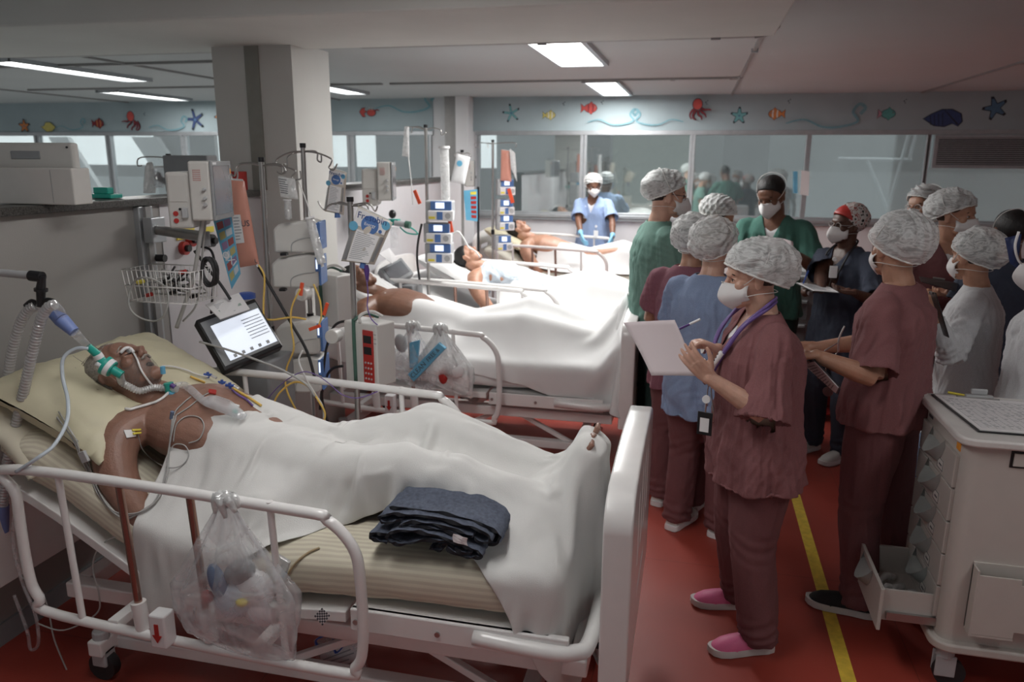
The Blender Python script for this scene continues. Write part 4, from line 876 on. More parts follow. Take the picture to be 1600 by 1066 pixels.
def bed(label, dx, dy, prof, matm, near_z=.885, far_z=.93, chart=True, group=None, mlabel=None, head=True):
    if not head: prof = [p for p in prof if p[0] > -2.19]
    root = thing('hospital_bed', label, 'bed', (dx, dy, 0), group=group)
    y0, y1 = 2.07, 2.93
    # frame and mattress deck
    m = MB(); xh = -2.2 if head else -2.15
    m.box(xh, -.25, 2.12, 2.18, .30, .36); m.box(xh, -.25, 2.82, 2.88, .30, .36)
    for x in (xh, -1.2, -.31): m.box(x, x + .06, 2.18, 2.82, .30, .36)
    m.build('frame', M['white'], root, bevel=.006)
    m = MB(); m.box(-1.02, -.36, 2.055, 2.945, .44, .475); m.box(-1.02, -.30, 2.05, 2.075, .395, .475); m.box(-1.02, -.30, 2.925, 2.95, .395, .475)
    m.build('deck', M['white'], root, bevel=.005)
    m = MB(); P = [(x, interp(prof, x) - min(.2, max(.135, interp(prof, x) - .44)) - .012) for x in np.linspace(prof[0][0] + .02, -1.04, 14)]
    m.rings([[(x, 2.06, z), (x, 2.94, z), (x, 2.94, z - .04), (x, 2.06, z - .04)] for x, z in P]); m.build('backrest_deck', M['white'], root, bevel=.004)
    m = MB()
    m.tube([(-.6, 2.05, .44), (-.38, 2.045, .43), (-.285, 2.06, .43), (-.245, 2.13, .43), (-.24, 2.5, .43), (-.245, 2.87, .43), (-.285, 2.94, .43), (-.38, 2.955, .43), (-.6, 2.95, .44)], .026, 10, smooth=5); m.build('foot_hoop', M['white'], root, 180)
    for bx in (-1.0, -.72): MB().cyl((bx, 2.055, .43), (bx, 2.044, .43), .009).build('bolt', M['steel'], root, 60)
    # scissor legs and base
    for yy in (2.17, 2.80):
        for a, b in (((-1.9, .33), (-1.25, .13)), ((-.95, .33), (-1.35, .13)), ((-.9, .33), (-.5, .13))):
            MB().add([(a[0] - .03, yy, a[1]), (a[0] + .03, yy, a[1]), (b[0] + .03, yy, b[1]), (b[0] - .03, yy, b[1]), (a[0] - .03, yy + .03, a[1]), (a[0] + .03, yy + .03, a[1]), (b[0] + .03, yy + .03, b[1]), (b[0] - .03, yy + .03, b[1])], [[0, 1, 2, 3], [7, 6, 5, 4], [0, 4, 5, 1], [1, 5, 6, 2], [2, 6, 7, 3], [3, 7, 4, 0]]).build('scissor_leg', M['white'], root, bevel=.004)
    m = MB(); m.box(-2.05, -.45, 2.14, 2.20, .10, .15); m.box(-2.05, -.45, 2.80, 2.86, .10, .15); m.box(-2.08, -2.02, 2.06, 2.94, .11, .17); m.box(-.48, -.42, 2.06, 2.94, .11, .17)
    m.build('base', M['white'], root, bevel=.006)
    for x, y in ((-2.05, 2.1), (-2.05, 2.9), (-.45, 2.1), (-.45, 2.9)): caster(root, x, y)
    for yy in (2.3, 2.6): MB().cyl((-.42, yy, .30), (-.18, yy, .30), .011, n=8).build('crank_spring', M['rubber'], root, 60)
    mattress(root, prof, y0, y1, matm)
    hb = board(root, -.16, 2.48, .98, .33, 1.0, [(-.21, .76, .028, .13), (-.07, .78, .03, .15), (.07, .78, .03, .15), (.21, .76, .028, .13), (0, .5, .16, .022)], 'footboard', .085)
    if head: board(root, -2.47, 2.5, .92, .33, 1.08, [(0, .9, .2, .03)], 'headboard')
    side_rail(root, 1.95, near_z); side_rail(root, 3.05, far_z, copper=False)
    for yy, e in ((1.95, 1), (3.05, -1)):
        for x in (-1.85, -1.3): MB().box(x - .02, x + .02, min(yy, yy + e * .18), max(yy, yy + e * .18), .33, .365).build('rail_bracket', M['white'], root, bevel=.003)
    if chart:
        c = MB().box(-.143, -.135, 2.12, 2.42, .48, .92).build('chart_pocket', M['blue'], root, bevel=.003)
        c2 = MB().box(-.135, -.131, 2.135, 2.405, .49, .935).build('chart_paper', M['paper'], c)
        m = MB()
        for k in range(22): m.box(-.131, -.1302, 2.15, 2.39, .52 + k * .018, .526 + k * .018)
        m.build('writing', M['inkgrey'], c2)
    return root
# ---------------------------------------------------------------- cloth draping
def sdf_push(p, prims, th):
    moved = np.zeros(len(p), bool)
    for pr in prims:
        if pr[0] == 'cap':
            a, b, ra, rb = map(np.array, pr[1:]); ab = b - a; t = np.clip(((p - a) @ ab) / (ab @ ab), 0, 1); c = a + t[:, None] * ab; d = p - c; L = np.linalg.norm(d, axis=1) + 1e-9; r = ra + t * (rb - ra) + th
            k = L < r; p[k] += d[k] / L[k, None] * (r[k] - L[k])[:, None]; moved |= k
        elif pr[0] == 'box':                       # rounded box: centre, half, radius, tilt about y
            c, h, rad, ang = np.array(pr[1]), np.array(pr[2]), pr[3], pr[4]; ca, sa = cos(ang), sin(ang); Rr = np.array([[ca, 0, sa], [0, 1, 0], [-sa, 0, ca]])
            q = (p - c) @ Rr; hh = h - rad; e = np.abs(q) - hh; o = np.maximum(e, 0); L = np.linalg.norm(o, axis=1); ins = e.max(1)
            k = (L > 1e-9) & (L < rad + th)
            if k.any(): n = o[k] / L[k, None] * np.sign(q[k]); p[k] += (n * (rad + th - L[k])[:, None]) @ Rr.T; moved |= k
            k = (L <= 1e-9)
            if k.any():
                qq = q[k]; ek = np.abs(qq) - h - th; ek[:, 0] -= .05; ax = ek.argmax(1); dq = np.zeros_like(qq); r = np.arange(len(qq)); dq[r, ax] = -(np.abs(qq[r, ax]) - h[ax] - th) * np.sign(qq[r, ax]); p[k] += dq @ Rr.T; moved |= k
    k = p[:, 2] < .02; p[k, 2] = .02
    return moved
def drape(G, prims, iters=160, slack=1.02, th=.006, grav=.0016, sub=5, pins=None, fric=.55, seed=0, jitter=.004, bend=.25):
    """position-based cloth: G (n,m,3) start grid, settles on prims"""
    n, m_, _ = G.shape; P = G.copy(); rs = np.random.RandomState(seed); rest = G.copy(); 
    P = P + rs.randn(*P.shape) * jitter; prev = P.copy()
    def cons(di, dj):
        A = [(slice(0, n - di), slice(0, m_ - dj)) if dj >= 0 else (slice(0, n - di), slice(-dj, m_))]
        i0 = np.arange(0, n - di); j0 = np.arange(max(0, -dj), m_ - max(dj, 0)); I, J = np.meshgrid(i0, j0, indexing='ij'); I, J = I.ravel(), J.ravel()
        a = I * m_ + J; b = (I + di) * m_ + J + dj; out = []
        key = ((I // max(di, 1)) % 2 if di else (J // max(abs(dj), 1)) % 2)
        for q in (0, 1):
            k = key == q; ia, ib = a[k], b[k]; L = np.linalg.norm(rest.reshape(-1, 3)[ia] - rest.reshape(-1, 3)[ib], axis=1) * slack; out.append((ia, ib, L))
        return out
    CS = [(c, 1.0) for d in ((1, 0), (0, 1)) for c in cons(*d)] + [(c, .6) for d in ((1, 1), (1, -1)) for c in cons(*d)] + [(c, bend) for d in ((2, 0), (0, 2)) for c in cons(*d)]
    P = P.reshape(-1, 3); prev = prev.reshape(-1, 3); pin = None
    if pins is not None: pin = np.array(pins); pp = P[pin].copy()
    for it in range(iters):
        if it == 30: pin = np.nonzero(hit & (P[:, 2] > .80))[0]; pp = P[pin].copy()       # what rests on the body stays put
        if it > 30: prev[pin] = pp
        v = (P - prev) * .93; prev = P.copy(); P = P + v; P[:, 2] -= grav
        for s_ in range(sub):
            for (ia, ib, L), k in CS:
                d = P[ib] - P[ia]; l = np.linalg.norm(d, axis=1) + 1e-9
                w = ((l - L) / l * .5 * k)
                if k < .5: w = np.minimum(w, 0) + np.maximum(w, 0) * 0   # bending only resists folding
                d = d * w[:, None]; P[ia] += d; P[ib] -= d
            if pin is not None: P[pin] = pp
            hit = sdf_push(P, prims, th) | (hit if s_ else False)
        d = P[hit] - prev[hit]; h = np.linalg.norm(d[:, :2], axis=1); k = np.where(h < .004, 0, 1 - fric); d[:, :2] *= k[:, None]; P[hit] = prev[hit] + d     # dry friction
        prev[hit] += d * .8
    return P.reshape(n, m_, 3)
def cloth_obj(name, P, mt, parent=None, sub=1, thick=.003):
    o = MB().grid([[tuple(q) for q in r] for r in P]).build(name, mt, parent, 180)
    md = o.modifiers.new('s', 'SOLIDIFY'); md.thickness = thick; md.offset = 0
    if sub: md = o.modifiers.new('u', 'SUBSURF'); md.levels = sub; md.render_levels = sub
    return o
def bed_prims(prof, dx, dy, y0=2.07, y1=2.93):
    out = []; xs = [p[0] for p in prof]
    segs = [(-.36, -1.0), (-1.0, -1.5), (-1.5, -1.8), (-1.8, -2.36)]
    for a, b in segs:
        za, zb = interp(prof, a), interp(prof, b); L = math.hypot(a - b, za - zb); ang = math.atan2(zb - za, a - b); cx, cz = (a + b) / 2, (za + zb) / 2
        out.append(('box', (cx + dx - .09 * sin(ang), (y0 + y1) / 2 + dy, cz - .095 * cos(ang)), (L / 2 + .03, (y1 - y0) / 2, .095), .055, ang))
    return out
# ---------------------------------------------------------------- lying patients
def Hmat(c, face, crown):
    x = Vector(face).normalized(); z = Vector(crown); z = (z - x * z.dot(x)).normalized(); y = z.cross(x)
    return Matrix(((x.x, y.x, z.x, c[0]), (x.y, y.y, z.y, c[1]), (x.z, y.z, z.z, c[2]), (0, 0, 0, 1)))
def tor_rings(b, spine, lat=(0, 1, 0), e=2.3, n=30):
    """spine: (centre, thickness, width)"""
    R = []; lat = Vector(lat)
    for i, (c, t, w) in enumerate(spine):
        a, d = Vector(spine[max(i - 1, 0)][0]), Vector(spine[min(i + 1, len(spine) - 1)][0]); ax = (d - a).normalized(); up = ax.cross(lat).normalized()
        if up.z < 0: up = -up
        ring = []
        for k in range(n):
            q = 2 * pi * k / n; cs, sn = cos(q), sin(q)
            ring.append(Vector(c) + lat * w * abs(cs) ** (2 / e) * (1 if cs > 0 else -1) + up * t * abs(sn) ** (2 / e) * (1 if sn > 0 else -1))
        R.append(ring)
    b.rings(R)
def limb(b, pts, rs, n=22): b.tube(pts, rs, n, smooth=4)

def pillow(parent_label, loc, rot, size, mt, dent=None, seed=1, name='pillow', group=None):
    lx, ly, T = size; n = 44; top, bot = [], []
    me = MB(); R = []
    def pt(u, v, s_):
        e = 1 - .08 * (1 - u * u) * abs(v) ** 3 * 0; uu = u * (1 - .07 * (1 - v * v)); vv = v * (1 - .07 * (1 - u * u))
        t = T / 2 * max(1 - abs(u) ** 2.6, 0) ** .45 * max(1 - abs(v) ** 2.6, 0) ** .45
        if dent and s_ > 0: t -= dent[2] * math.exp(-(((uu * lx / 2 - dent[0]) / .13) ** 2 + ((vv * ly / 2 - dent[1]) / .13) ** 2)); t += dent[2] * .25 * math.exp(-((abs(vv * ly / 2 - dent[1]) - .22) / .09) ** 2)
        return (uu * lx / 2, vv * ly / 2, s_ * t)
    for s_ in (1, -1):
        g = [[pt(-1 + 2 * i / n, -1 + 2 * j / n, s_) for j in range(n + 1)] for i in range(n + 1)]
        if s_ < 0: g = g[::-1]
        me.grid(g)
    o = me.build(name, mt, None, 180); m = o.data
    bm = bmesh.new(); bm.from_mesh(m); bmesh.ops.remove_doubles(bm, verts=bm.verts, dist=.0005); bmesh.ops.recalc_face_normals(bm, faces=bm.faces); bm.to_mesh(m); bm.free()
    co = get_co(m); no = get_no(m); w = folds(co, .10, seed, ridge=.75) * .007 + folds(co, .03, seed + 2, ridge=.8) * .0015; set_co(m, co + no * w[:, None]); shade(o, 180)
    o.location = loc; o.rotation_euler = [radians(a) for a in rot]; tag(o, parent_label, 'pillow', group); return o

GB = 'hospital beds along the partition'
bed('nearest hospital bed with cream striped mattress, foot end by the person writing', 0, 0, PROF1, M['stripe_c'])
bed('second hospital bed with a white mattress, two plastic bags tied to its near rail', -.18, 2.42, PROF2, M['sheet2'], .90, .99, head=False)
bed('third hospital bed behind the second, patient in a pale blue gown', -.05, 3.78, PROF2, M['sheet2'], .96, .99, chart=False)
bed('farthest hospital bed below the windows with the gloved person behind it', .02, 6.42, PROF2, mat('cream_mattress', (.62, .6, .52), .6), .96, 1.0, chart=False)
def lying_body(b, Hm):
    tor_rings(b, [((-1.30, 2.5, .765), .11, .17), ((-1.45, 2.5, .775), .125, .185), ((-1.60, 2.5, .815), .135, .195), ((-1.74, 2.5, .865), .136, .222), ((-1.86, 2.5, .905), .124, .232), ((-1.945, 2.5, .925), .098, .215), ((-2.0, 2.5, .945), .07, .13), ((-2.03, 2.5, .955), .055, .07)])
    for s in (1, -1): b.ell((-1.83, 2.5 + s * .10, .968), (.085, .09, .028), 16, 10, rot=Matrix.Rotation(radians(24), 3, 'Y')); b.ell((-1.795, 2.5 + s * .115, .990), (.008, .008, .006), 8, 6)
    b.tube([(-1.93, 2.5, .93), (-2.02, 2.49, .985), Hm @ V(-.03, 0, -.10), Hm @ V(-.03, 0, 0)], [.085, .068, .062, .06], 16, smooth=3)
    limb(b, [(-1.95, 2.40, .93), (-2.0, 2.25, .90), (-1.955, 2.165, .80), (-1.86, 2.135, .68), (-1.79, 2.14, .605)], [.072, .082, .070, .056, .044]); limb(b, [(-1.79, 2.15, .605), (-1.68, 2.16, .62), (-1.52, 2.2, .70)], [.044, .043, .028])
    hand_prims(b, (-1.52, 2.2, .70), (1, .1, .3), (0, .3, -1), 1, .4)
    limb(b, [(-1.94, 2.60, .92), (-1.98, 2.70, .87), (-1.9, 2.78, .78), (-1.75, 2.82, .70)], [.07, .076, .062, .045]); limb(b, [(-1.75, 2.82, .70), (-1.6, 2.8, .72), (-1.45, 2.74, .76)], [.044, .043, .028])
    hand_prims(b, (-1.45, 2.74, .76), (1, -.1, .2), (0, -.3, -1), -1, .4)
    for s, kz in ((-1, .86), (1, .915)):
        y = 2.5 + s * .12
        limb(b, [(-1.36, 2.5 + s * .09, .765), (-1.15, y, .80), (-.93, y + s * .02, kz)], [.105, .09, .062]); limb(b, [(-.93, y + s * .02, kz), (-.75, y, kz - .075), (-.42, y - s * .02, .745)], [.062, .058, .04])
        fy = 2.5 + s * .07
        limb(b, [(-.44, y - s * .02, .73), (-.395, y - s * .02, .76), (-.34, fy, .86), (-.305, fy - s * .01, .93)], [.042, .044, .034, .024])
        for k in range(5): limb(b, [(-.32, fy + (k - 2) * .016, .92), (-.30, fy + (k - 2) * .0175, .965), (-.285 - .002 * k, fy + (k - 2) * .018, .985 + .012 * (k == (3 if s < 0 else 1)) + .010 * (k == (4 if s < 0 else 0)))], [.011, .010, .0085 + .004 * (k == (4 if s < 0 else 0))], 8)
def patient1():
    root = thing('person', 'bare-chested grey-haired person lying in the nearest bed with breathing tubes', 'person', (0, 0, 0))
    b = MB(); Hm = Hmat((-2.135, 2.46, 1.075), (.48, .16, .86), (-.86, -.02, .42)); head_prims(b, Hm @ Matrix.Scale(1.16, 4), True, 1.2)
    lying_body(b, Hm)
    me = remesh(b, .0042, 2, .4); mesh_obj('body', me, M['skin_old'], root)
    H2 = Hm @ Matrix.Scale(1.16, 4)
    m = half_shell((-.014, 0, .03), (.108, .087, .098), lambda p: (p[:, 2] > .045 + 1.25 * (p[:, 0] - .02)) & ((p[:, 2] > .02) | (p[:, 0] < -.03)), H2, n=90, k=60, wr=.007, seed=4)
    o = mesh_obj('hair', m, M['hair_grey'], root); md = o.modifiers.new('s', 'SOLIDIFY'); md.thickness = .012; md.offset = -1
    mm = MB()
    rs = np.random.RandomState(5)
    for k in range(150):
        a = rs.uniform(-2.6, 2.6) ; e = rs.uniform(-.5, 1.1); p = V(-.02 - .10 * cos(a) * cos(e), .084 * sin(a) * cos(e), .035 + .096 * sin(e))
        if p.z < .04 + 1.1 * p.x: continue
        d = V(*rs.randn(3)) * .02 + V(-.012, 0, -.008); mm.tube([H2 @ p, H2 @ (p + d + V(*rs.randn(3)) * .004), H2 @ (p + d * 1.4 + V(0, .01 * rs.randn(), .01 * rs.randn()))], [.0011, .0008, .0004], 4, smooth=3)
    c = mm.build('stray_hair', M['hair_grey'], root, 180); c['kind'] = 'stuff'
    bd = film('grey_stubble', (.42, .40, .38), op=.30, ridge=.6, wr=420, gloss=0)
    m = half_shell((.030, 0, -.035), (.0665, .0635, .0875), lambda p: (p[:, 2] < -.052 + .9 * np.abs(p[:, 1]) * (p[:, 0] > .04) + .03 * (p[:, 0] < .06)) & (p[:, 0] > .0), H2, n=50, k=40)
    mesh_obj('beard_stubble', m, bd, root)
    MB().tube([H2 @ V(*p) for p in ((.0925, .022, -.044), (.100, .008, -.038), (.100, -.008, -.038), (.0925, -.022, -.044))], .0048, 6, smooth=3).build('moustache', M['hair_grey'], root, 180)
    MB().ell((0, 0, 0), (.010, .020, .011), 14, 10, M=H2 @ Matrix.Translation((.078, 0, -.064))).build('open_mouth', M['lip'], root, 180)
    for q in (1, -1):
        MB().tube([H2 @ V(.0885, q * .014, .033), H2 @ V(.089, q * .030, .038), H2 @ V(.077, q * .05, .029)], [.0035, .0044, .0015], 6, smooth=3).build('eyebrow', M['hair_grey'], root, 180)
        MB().tube([H2 @ V(.0845, q * .017, .003), H2 @ V(.0875, q * .030, .0), H2 @ V(.080, q * .045, .003)], .0012, 5, smooth=3).build('eyelashes', M['hair_black'], root, 180)
    return root, H2
PAT1, PH1 = patient1()
def sheet_grid(x0, x1, ylo, yhi, z, step=.024, skew=0):
    nx = int((x1 - x0) / step); xs = np.linspace(x0, x1, nx); ny = int(max(yhi(x) - ylo(x) for x in xs) / step)
    G = np.zeros((nx, ny, 3))
    for i, x in enumerate(xs):
        a, b_ = ylo(x), yhi(x)
        for j in range(ny): t = j / (ny - 1); G[i, j] = (x + skew * (t - .5), a + (b_ - a) * t, z)
    return G
def foot_end(G, xe):      # the sheet turns down between the feet and the footboard
    k = G[..., 0] > xe; G[..., 2][k] -= (G[..., 0][k] - xe); G[..., 0][k] = xe
def legs_prims(dx, dy, kz=(.86, .915), shoulder=False):
    o = [('cap', (-1.45 + dx, 2.74 + dy, .76), (-1.33 + dx, 2.73 + dy, .78), .045, .05), ('cap', (-1.52 + dx, 2.2 + dy, .70), (-1.40 + dx, 2.2 + dy, .73), .045, .05), ('cap', (-1.79 + dx, 2.15 + dy, .605), (-1.5 + dx, 2.2 + dy, .70), .05, .045), ('cap', (-1.75 + dx, 2.82 + dy, .70), (-1.45 + dx, 2.74 + dy, .76), .05, .045), ('cap', (-1.30 + dx, 2.45 + dy, .765), (-1.65 + dx, 2.42 + dy, .83), .125, .14), ('cap', (-1.30 + dx, 2.55 + dy, .765), (-1.65 + dx, 2.58 + dy, .83), .125, .14), ('cap', (-1.65 + dx, 2.42 + dy, .83), (-1.9 + dx, 2.42 + dy, .90), .135, .11), ('cap', (-1.65 + dx, 2.58 + dy, .83), (-1.9 + dx, 2.58 + dy, .90), .135, .11)]
    for s, k in ((-1, kz[0]), (1, kz[1])):
        y = 2.5 + s * .12 + dy
        o += [('cap', (-1.36 + dx, 2.5 + s * .09 + dy, .765), (-.93 + dx, y + s * .02, k), .11, .07), ('cap', (-.93 + dx, y + s * .02, k), (-.42 + dx, y, .76), .075, .062), ('cap', (-.40 + dx, 2.5 + s * .07 + dy, .75), (-.285 + dx, 2.5 + s * .07 + dy, .975 + .02 * (s > 0)), .055, .05)]
    o.append(('box', (-.305 + dx, 2.5 + dy, .84), (.05, .12, .15), .045, 0))
    return o
# sheet of the nearest bed
ylo = lambda x: np.interp(x, [-1.85, -1.6, -1.38, -1.15, -.8, -.55, -.35, .05], [1.78, 1.84, 2.02, 2.15, 2.18, 2.12, 1.93, 1.86])
G = sheet_grid(-1.79, .09, ylo, lambda x: 3.16, 1.16, .0175, skew=.13)
G[..., 2] += .02 * np.sin(G[..., 0] * 17 + G[..., 1] * 9) + .015 * np.sin(G[..., 0] * 31 - G[..., 1] * 23)
arm = [('cap', (-1.84, 2.165, .66), (-1.79, 2.15, .605), .055, .047), ('cap', (-1.79, 2.15, .605), (-1.45, 2.2, .70), .048, .035), ('cap', (-1.75, 2.82, .70), (-1.45, 2.74, .76), .05, .035)]
foot_end(G, -.215)
Pq = drape(G, bed_prims(PROF1, 0, 0) + legs_prims(0, 0) + arm + [('box', (-.155, 2.5, .66), (.03, .46, .33), .015, 0)], iters=110, slack=1.075, seed=3, jitter=.006, bend=.08, fric=.8)
Pq[..., 2] += .014 * folds(Pq.reshape(-1, 3), .11, 8, aniso=(.6, 1.2, .8), ridge=.9).reshape(Pq.shape[:2])
tag(cloth_obj('bed_sheet', Pq, M['sheet']), 'rumpled white sheet covering the legs of the patient in the nearest bed', 'sheet')

sheetlab = 'white sheet over the patient in the %s bed'
PL = pillow('large cream pillow under the head of the patient in the nearest bed', (-2.20, 2.545, .985), (0, 27, 0), (.53, .90, .21), M['pillow'], dent=(.03, -.06, .05))
tag(pillow('x', (-2.36, 2.50, .93), (0, 38, 0), (.42, .95, .14), M['stripe_c'], seed=5), 'striped cream folded bedding tucked behind the pillow of the nearest bed', 'bedding').name = 'folded_bedding'
def patient(label, dx, dy, dz, skin, hair, gown=None, tilt=0, headrot=(.48, .16, .86), seed=2, ps=1):
    root = thing('person', label, 'person', (dx, dy, dz)); root.scale = (ps, ps, ps); b = MB(); Hm = Hmat((-2.135, 2.46, 1.075), headrot, (-.86, -.02, .42)); head_prims(b, Hm @ Matrix.Scale(1.04, 4), False, 1.1)
    lying_body(b, Hm); mesh_obj('body', remesh(b, .007, 2, .4), M[skin], root)
    head_extras(root, Hm @ Matrix.Scale(1.04, 4), dict(hair=M[hair], eyes=False, hairstyle='short'), seed)
    if gown:
        m = MB(); tor_rings(m, [((-1.30, 2.5, .775), .13, .20), ((-1.45, 2.5, .785), .145, .215), ((-1.60, 2.5, .825), .155, .22), ((-1.74, 2.5, .875), .152, .23), ((-1.86, 2.5, .915), .138, .235), ((-1.945, 2.5, .935), .112, .215), ((-2.0, 2.5, .955), .085, .15)])
        for s_ in (-1, 1): limb(m, [(-1.92, 2.5 + s_ * .14, .92), (-1.98, 2.5 + s_ * .22, .86), (-1.91, 2.5 + s_ * .28, .76)], [.09, .095, .085])
        me = remesh(m, .010, 3); co = get_co(me); set_co(me, co + get_no(me) * (folds(co, .09, seed, ridge=.7) * .012)[:, None]); mesh_obj('gown', me, M[gown], root)
    return root
patient('dark-haired bare-shouldered person under a white sheet in the second bed', -.12, 2.42, 0, 'skin_brown', 'hair_black')
patient('person in a pale blue gown lying in the third bed', .03, 4.04, .15, 'skin_tan', 'hair_black', 'gownblue', ps=.88)
patient('bare-armed person with uncovered shins lying in the farthest bed', .12, 6.42, .02, 'skin_tan', 'hair_black')
pillow('white pillow under the patient in the second bed', (-2.22, 5.02, .985), (0, 27, 0), (.42, .5, .15), M['sheet2'], dent=(-.05, -.1, .03))
pillow('white pillow under the patient in the third bed', (-1.98, 6.24, 1.0), (0, 27, 0), (.5, .7, .18), M['sheet2'], dent=(.03, -.06, .03))
pillow('cream pillow under the patient in the farthest bed', (-2.14, 8.93, 1.0), (0, 27, 0), (.5, .7, .16), M['pillow'], dent=(.03, -.06, .03))
def sheet(lab, dx, dy, ylo, yhi, x0, x1, pd, seed, mt=M['sheet2'], slack=1.06, dz=0, ps=1, pdy=0, **k):
    G = sheet_grid(x0 + dx, x1 + dx, lambda x: ylo(x - dx) + dy, lambda x: yhi(x - dx) + dy, 1.2, .028)
    pr = bed_prims(PROF2, dx, dy) + [(p[0], tuple(ps * np.array(p[1]) + (dx + pd, dy + pdy, dz)), tuple(ps * np.array(p[2]) + (dx + pd, dy + pdy, dz)) if p[0] == 'cap' else p[2], p[3] * (ps if p[0] == 'cap' else 1), p[4] * (ps if p[0] == 'cap' else 1)) for p in legs_prims(0, 0)] + [('box', (-.155 + dx, 2.5 + dy, .66), (.03, .46, .33), .015, 0)]
    foot_end(G, dx - .215)
    P = drape(G, pr, iters=100, slack=slack, seed=seed, jitter=.007, bend=.08, fric=.75, **k); return tag(cloth_obj('bed_sheet', P, mt), lab, 'sheet')
sheet('white sheet pulled to the chest of the patient in the second bed', -.18, 2.42, lambda x: np.interp(x, [-2.0, -1.2, -.8, -.3, .05], [1.9, 1.98, 1.92, 1.76, 1.72]), lambda x: 3.12, -2.08, .10, .06, 11)
sheet('white sheet over the legs of the patient in the third bed', -.05, 3.78, lambda x: 1.98, lambda x: 3.1, -1.45, .05, .08, 12, dz=.15, ps=.88, pdy=.26)
sheet('white sheet across the middle of the patient in the farthest bed', .02, 6.42, lambda x: 2.02, lambda x: 3.05, -1.75, -.62, .1, 13)
# thin second layer under the sheet at the foot corner of the nearest bed

# ================================================================ EQUIPMENT
class Quad:
    """flat-ish piece between four room corners (top-left, top-right, bottom-right, bottom-left)"""
    def __init__(s, *c): s.c = [Vector(p) for p in c]; s.ux = ((s.c[1] - s.c[0]) + (s.c[2] - s.c[3])).normalized(); d = ((s.c[0] - s.c[3]) + (s.c[1] - s.c[2])); s.h = d.length / 2; s.w = ((s.c[1] - s.c[0]) + (s.c[2] - s.c[3])).length / 2; s.n = s.ux.cross(d).normalized(); s.uz = s.n.cross(s.ux).normalized()
    def pt(s, u, v, o=0): a = s.c[0].lerp(s.c[1], u); b = s.c[3].lerp(s.c[2], u); return a.lerp(b, v) + s.n * o
    def mat(s, u, v, o=0, rot=0): p = s.pt(u, v, o); return Matrix(((s.ux.x, s.uz.x, s.n.x, p.x), (s.ux.y, s.uz.y, s.n.y, p.y), (s.ux.z, s.uz.z, s.n.z, p.z), (0, 0, 0, 1))) @ Matrix.Rotation(rot, 4, 'Z')
    def slab(s, m, u0, u1, v0, v1, o0, o1): P = [s.pt(u, v, o) for o in (o0, o1) for u, v in ((u0, v0), (u1, v0), (u1, v1), (u0, v1))]; m.add(P, [[0, 1, 2, 3], [7, 6, 5, 4], [0, 4, 5, 1], [1, 5, 6, 2], [2, 6, 7, 3], [3, 7, 4, 0]]); return m
    def puff(s, m, t, n=18, wob=.0, seed=0, p=2.4):
        rs = np.random.RandomState(seed)
        for sg in (1, -1):
            g = []
            for i in range(n + 1):
                r = []
                for j in range(n + 1):
                    u, v = i / n, j / n; a = max(1 - abs(2 * u - 1) ** p, 0) ** .5 * max(1 - abs(2 * v - 1) ** (p * 1.6), 0) ** .5
                    r.append(s.pt(u, v, sg * (t / 2 * a + .0008) + wob * a * sin(9 * u + 5 * v + seed) * cos(7 * v - seed)))
                g.append(r)
            m.grid(g if sg < 0 else g[::-1])
        return m
def QW(Y, *pts): return Quad(*[W(p[0], p[1], Y=(p[2] if len(p) > 2 else Y)) for p in pts])
def weld(o, d=.0004):
    bm = bmesh.new(); bm.from_mesh(o.data); bmesh.ops.remove_doubles(bm, verts=bm.verts, dist=d); bmesh.ops.recalc_face_normals(bm, faces=bm.faces); bm.to_mesh(o.data); bm.free(); shade(o, 180); return o
def lines(q, mt, parent, u0, u1, v0, v1, n, o=.0012, seed=0, name='printed_lines', th=.32):
    rs = np.random.RandomState(seed); m = MB(); dv = (v1 - v0) / n
    for k in range(n): q.slab(m, u0, u0 + (u1 - u0) * rs.uniform(.6, 1), v0 + dv * k, v0 + dv * (k + th), o, o + .0004)
    return m.build(name, mt, parent)
def tubeobj(name, label, cat, pts, r, mt, Y=None, smooth=6, n=8, group=None, parent=None):
    P = [W(p[0], p[1], Y=(p[2] if len(p) > 2 else Y)) if not isinstance(p, Vector) else p for p in pts]
    o = MB().tube(P, r, n, smooth=smooth).build(name, mt, parent, 180)
    if label: tag(o, label, cat, group)
    return o
def corr(P, r, pitch=.012, amp=.12, n=14):
    P = crm(P, 24); L = [0]
    for a, b in zip(P[:-1], P[1:]): L.append(L[-1] + (b - a).length)
    K = int(L[-1] / (pitch / 4)); Q = []; rr = []; j = 0
    for k in range(K + 1):
        s_ = L[-1] * k / K
        while j < len(L) - 2 and L[j + 1] < s_: j += 1
        Q.append(P[j].lerp(P[j + 1], (s_ - L[j]) / (L[j + 1] - L[j] + 1e-9))); rr.append(r * (1 + amp * sin(2 * pi * s_ / pitch)))
    m = MB(); m.tube(Q, rr, n); return m
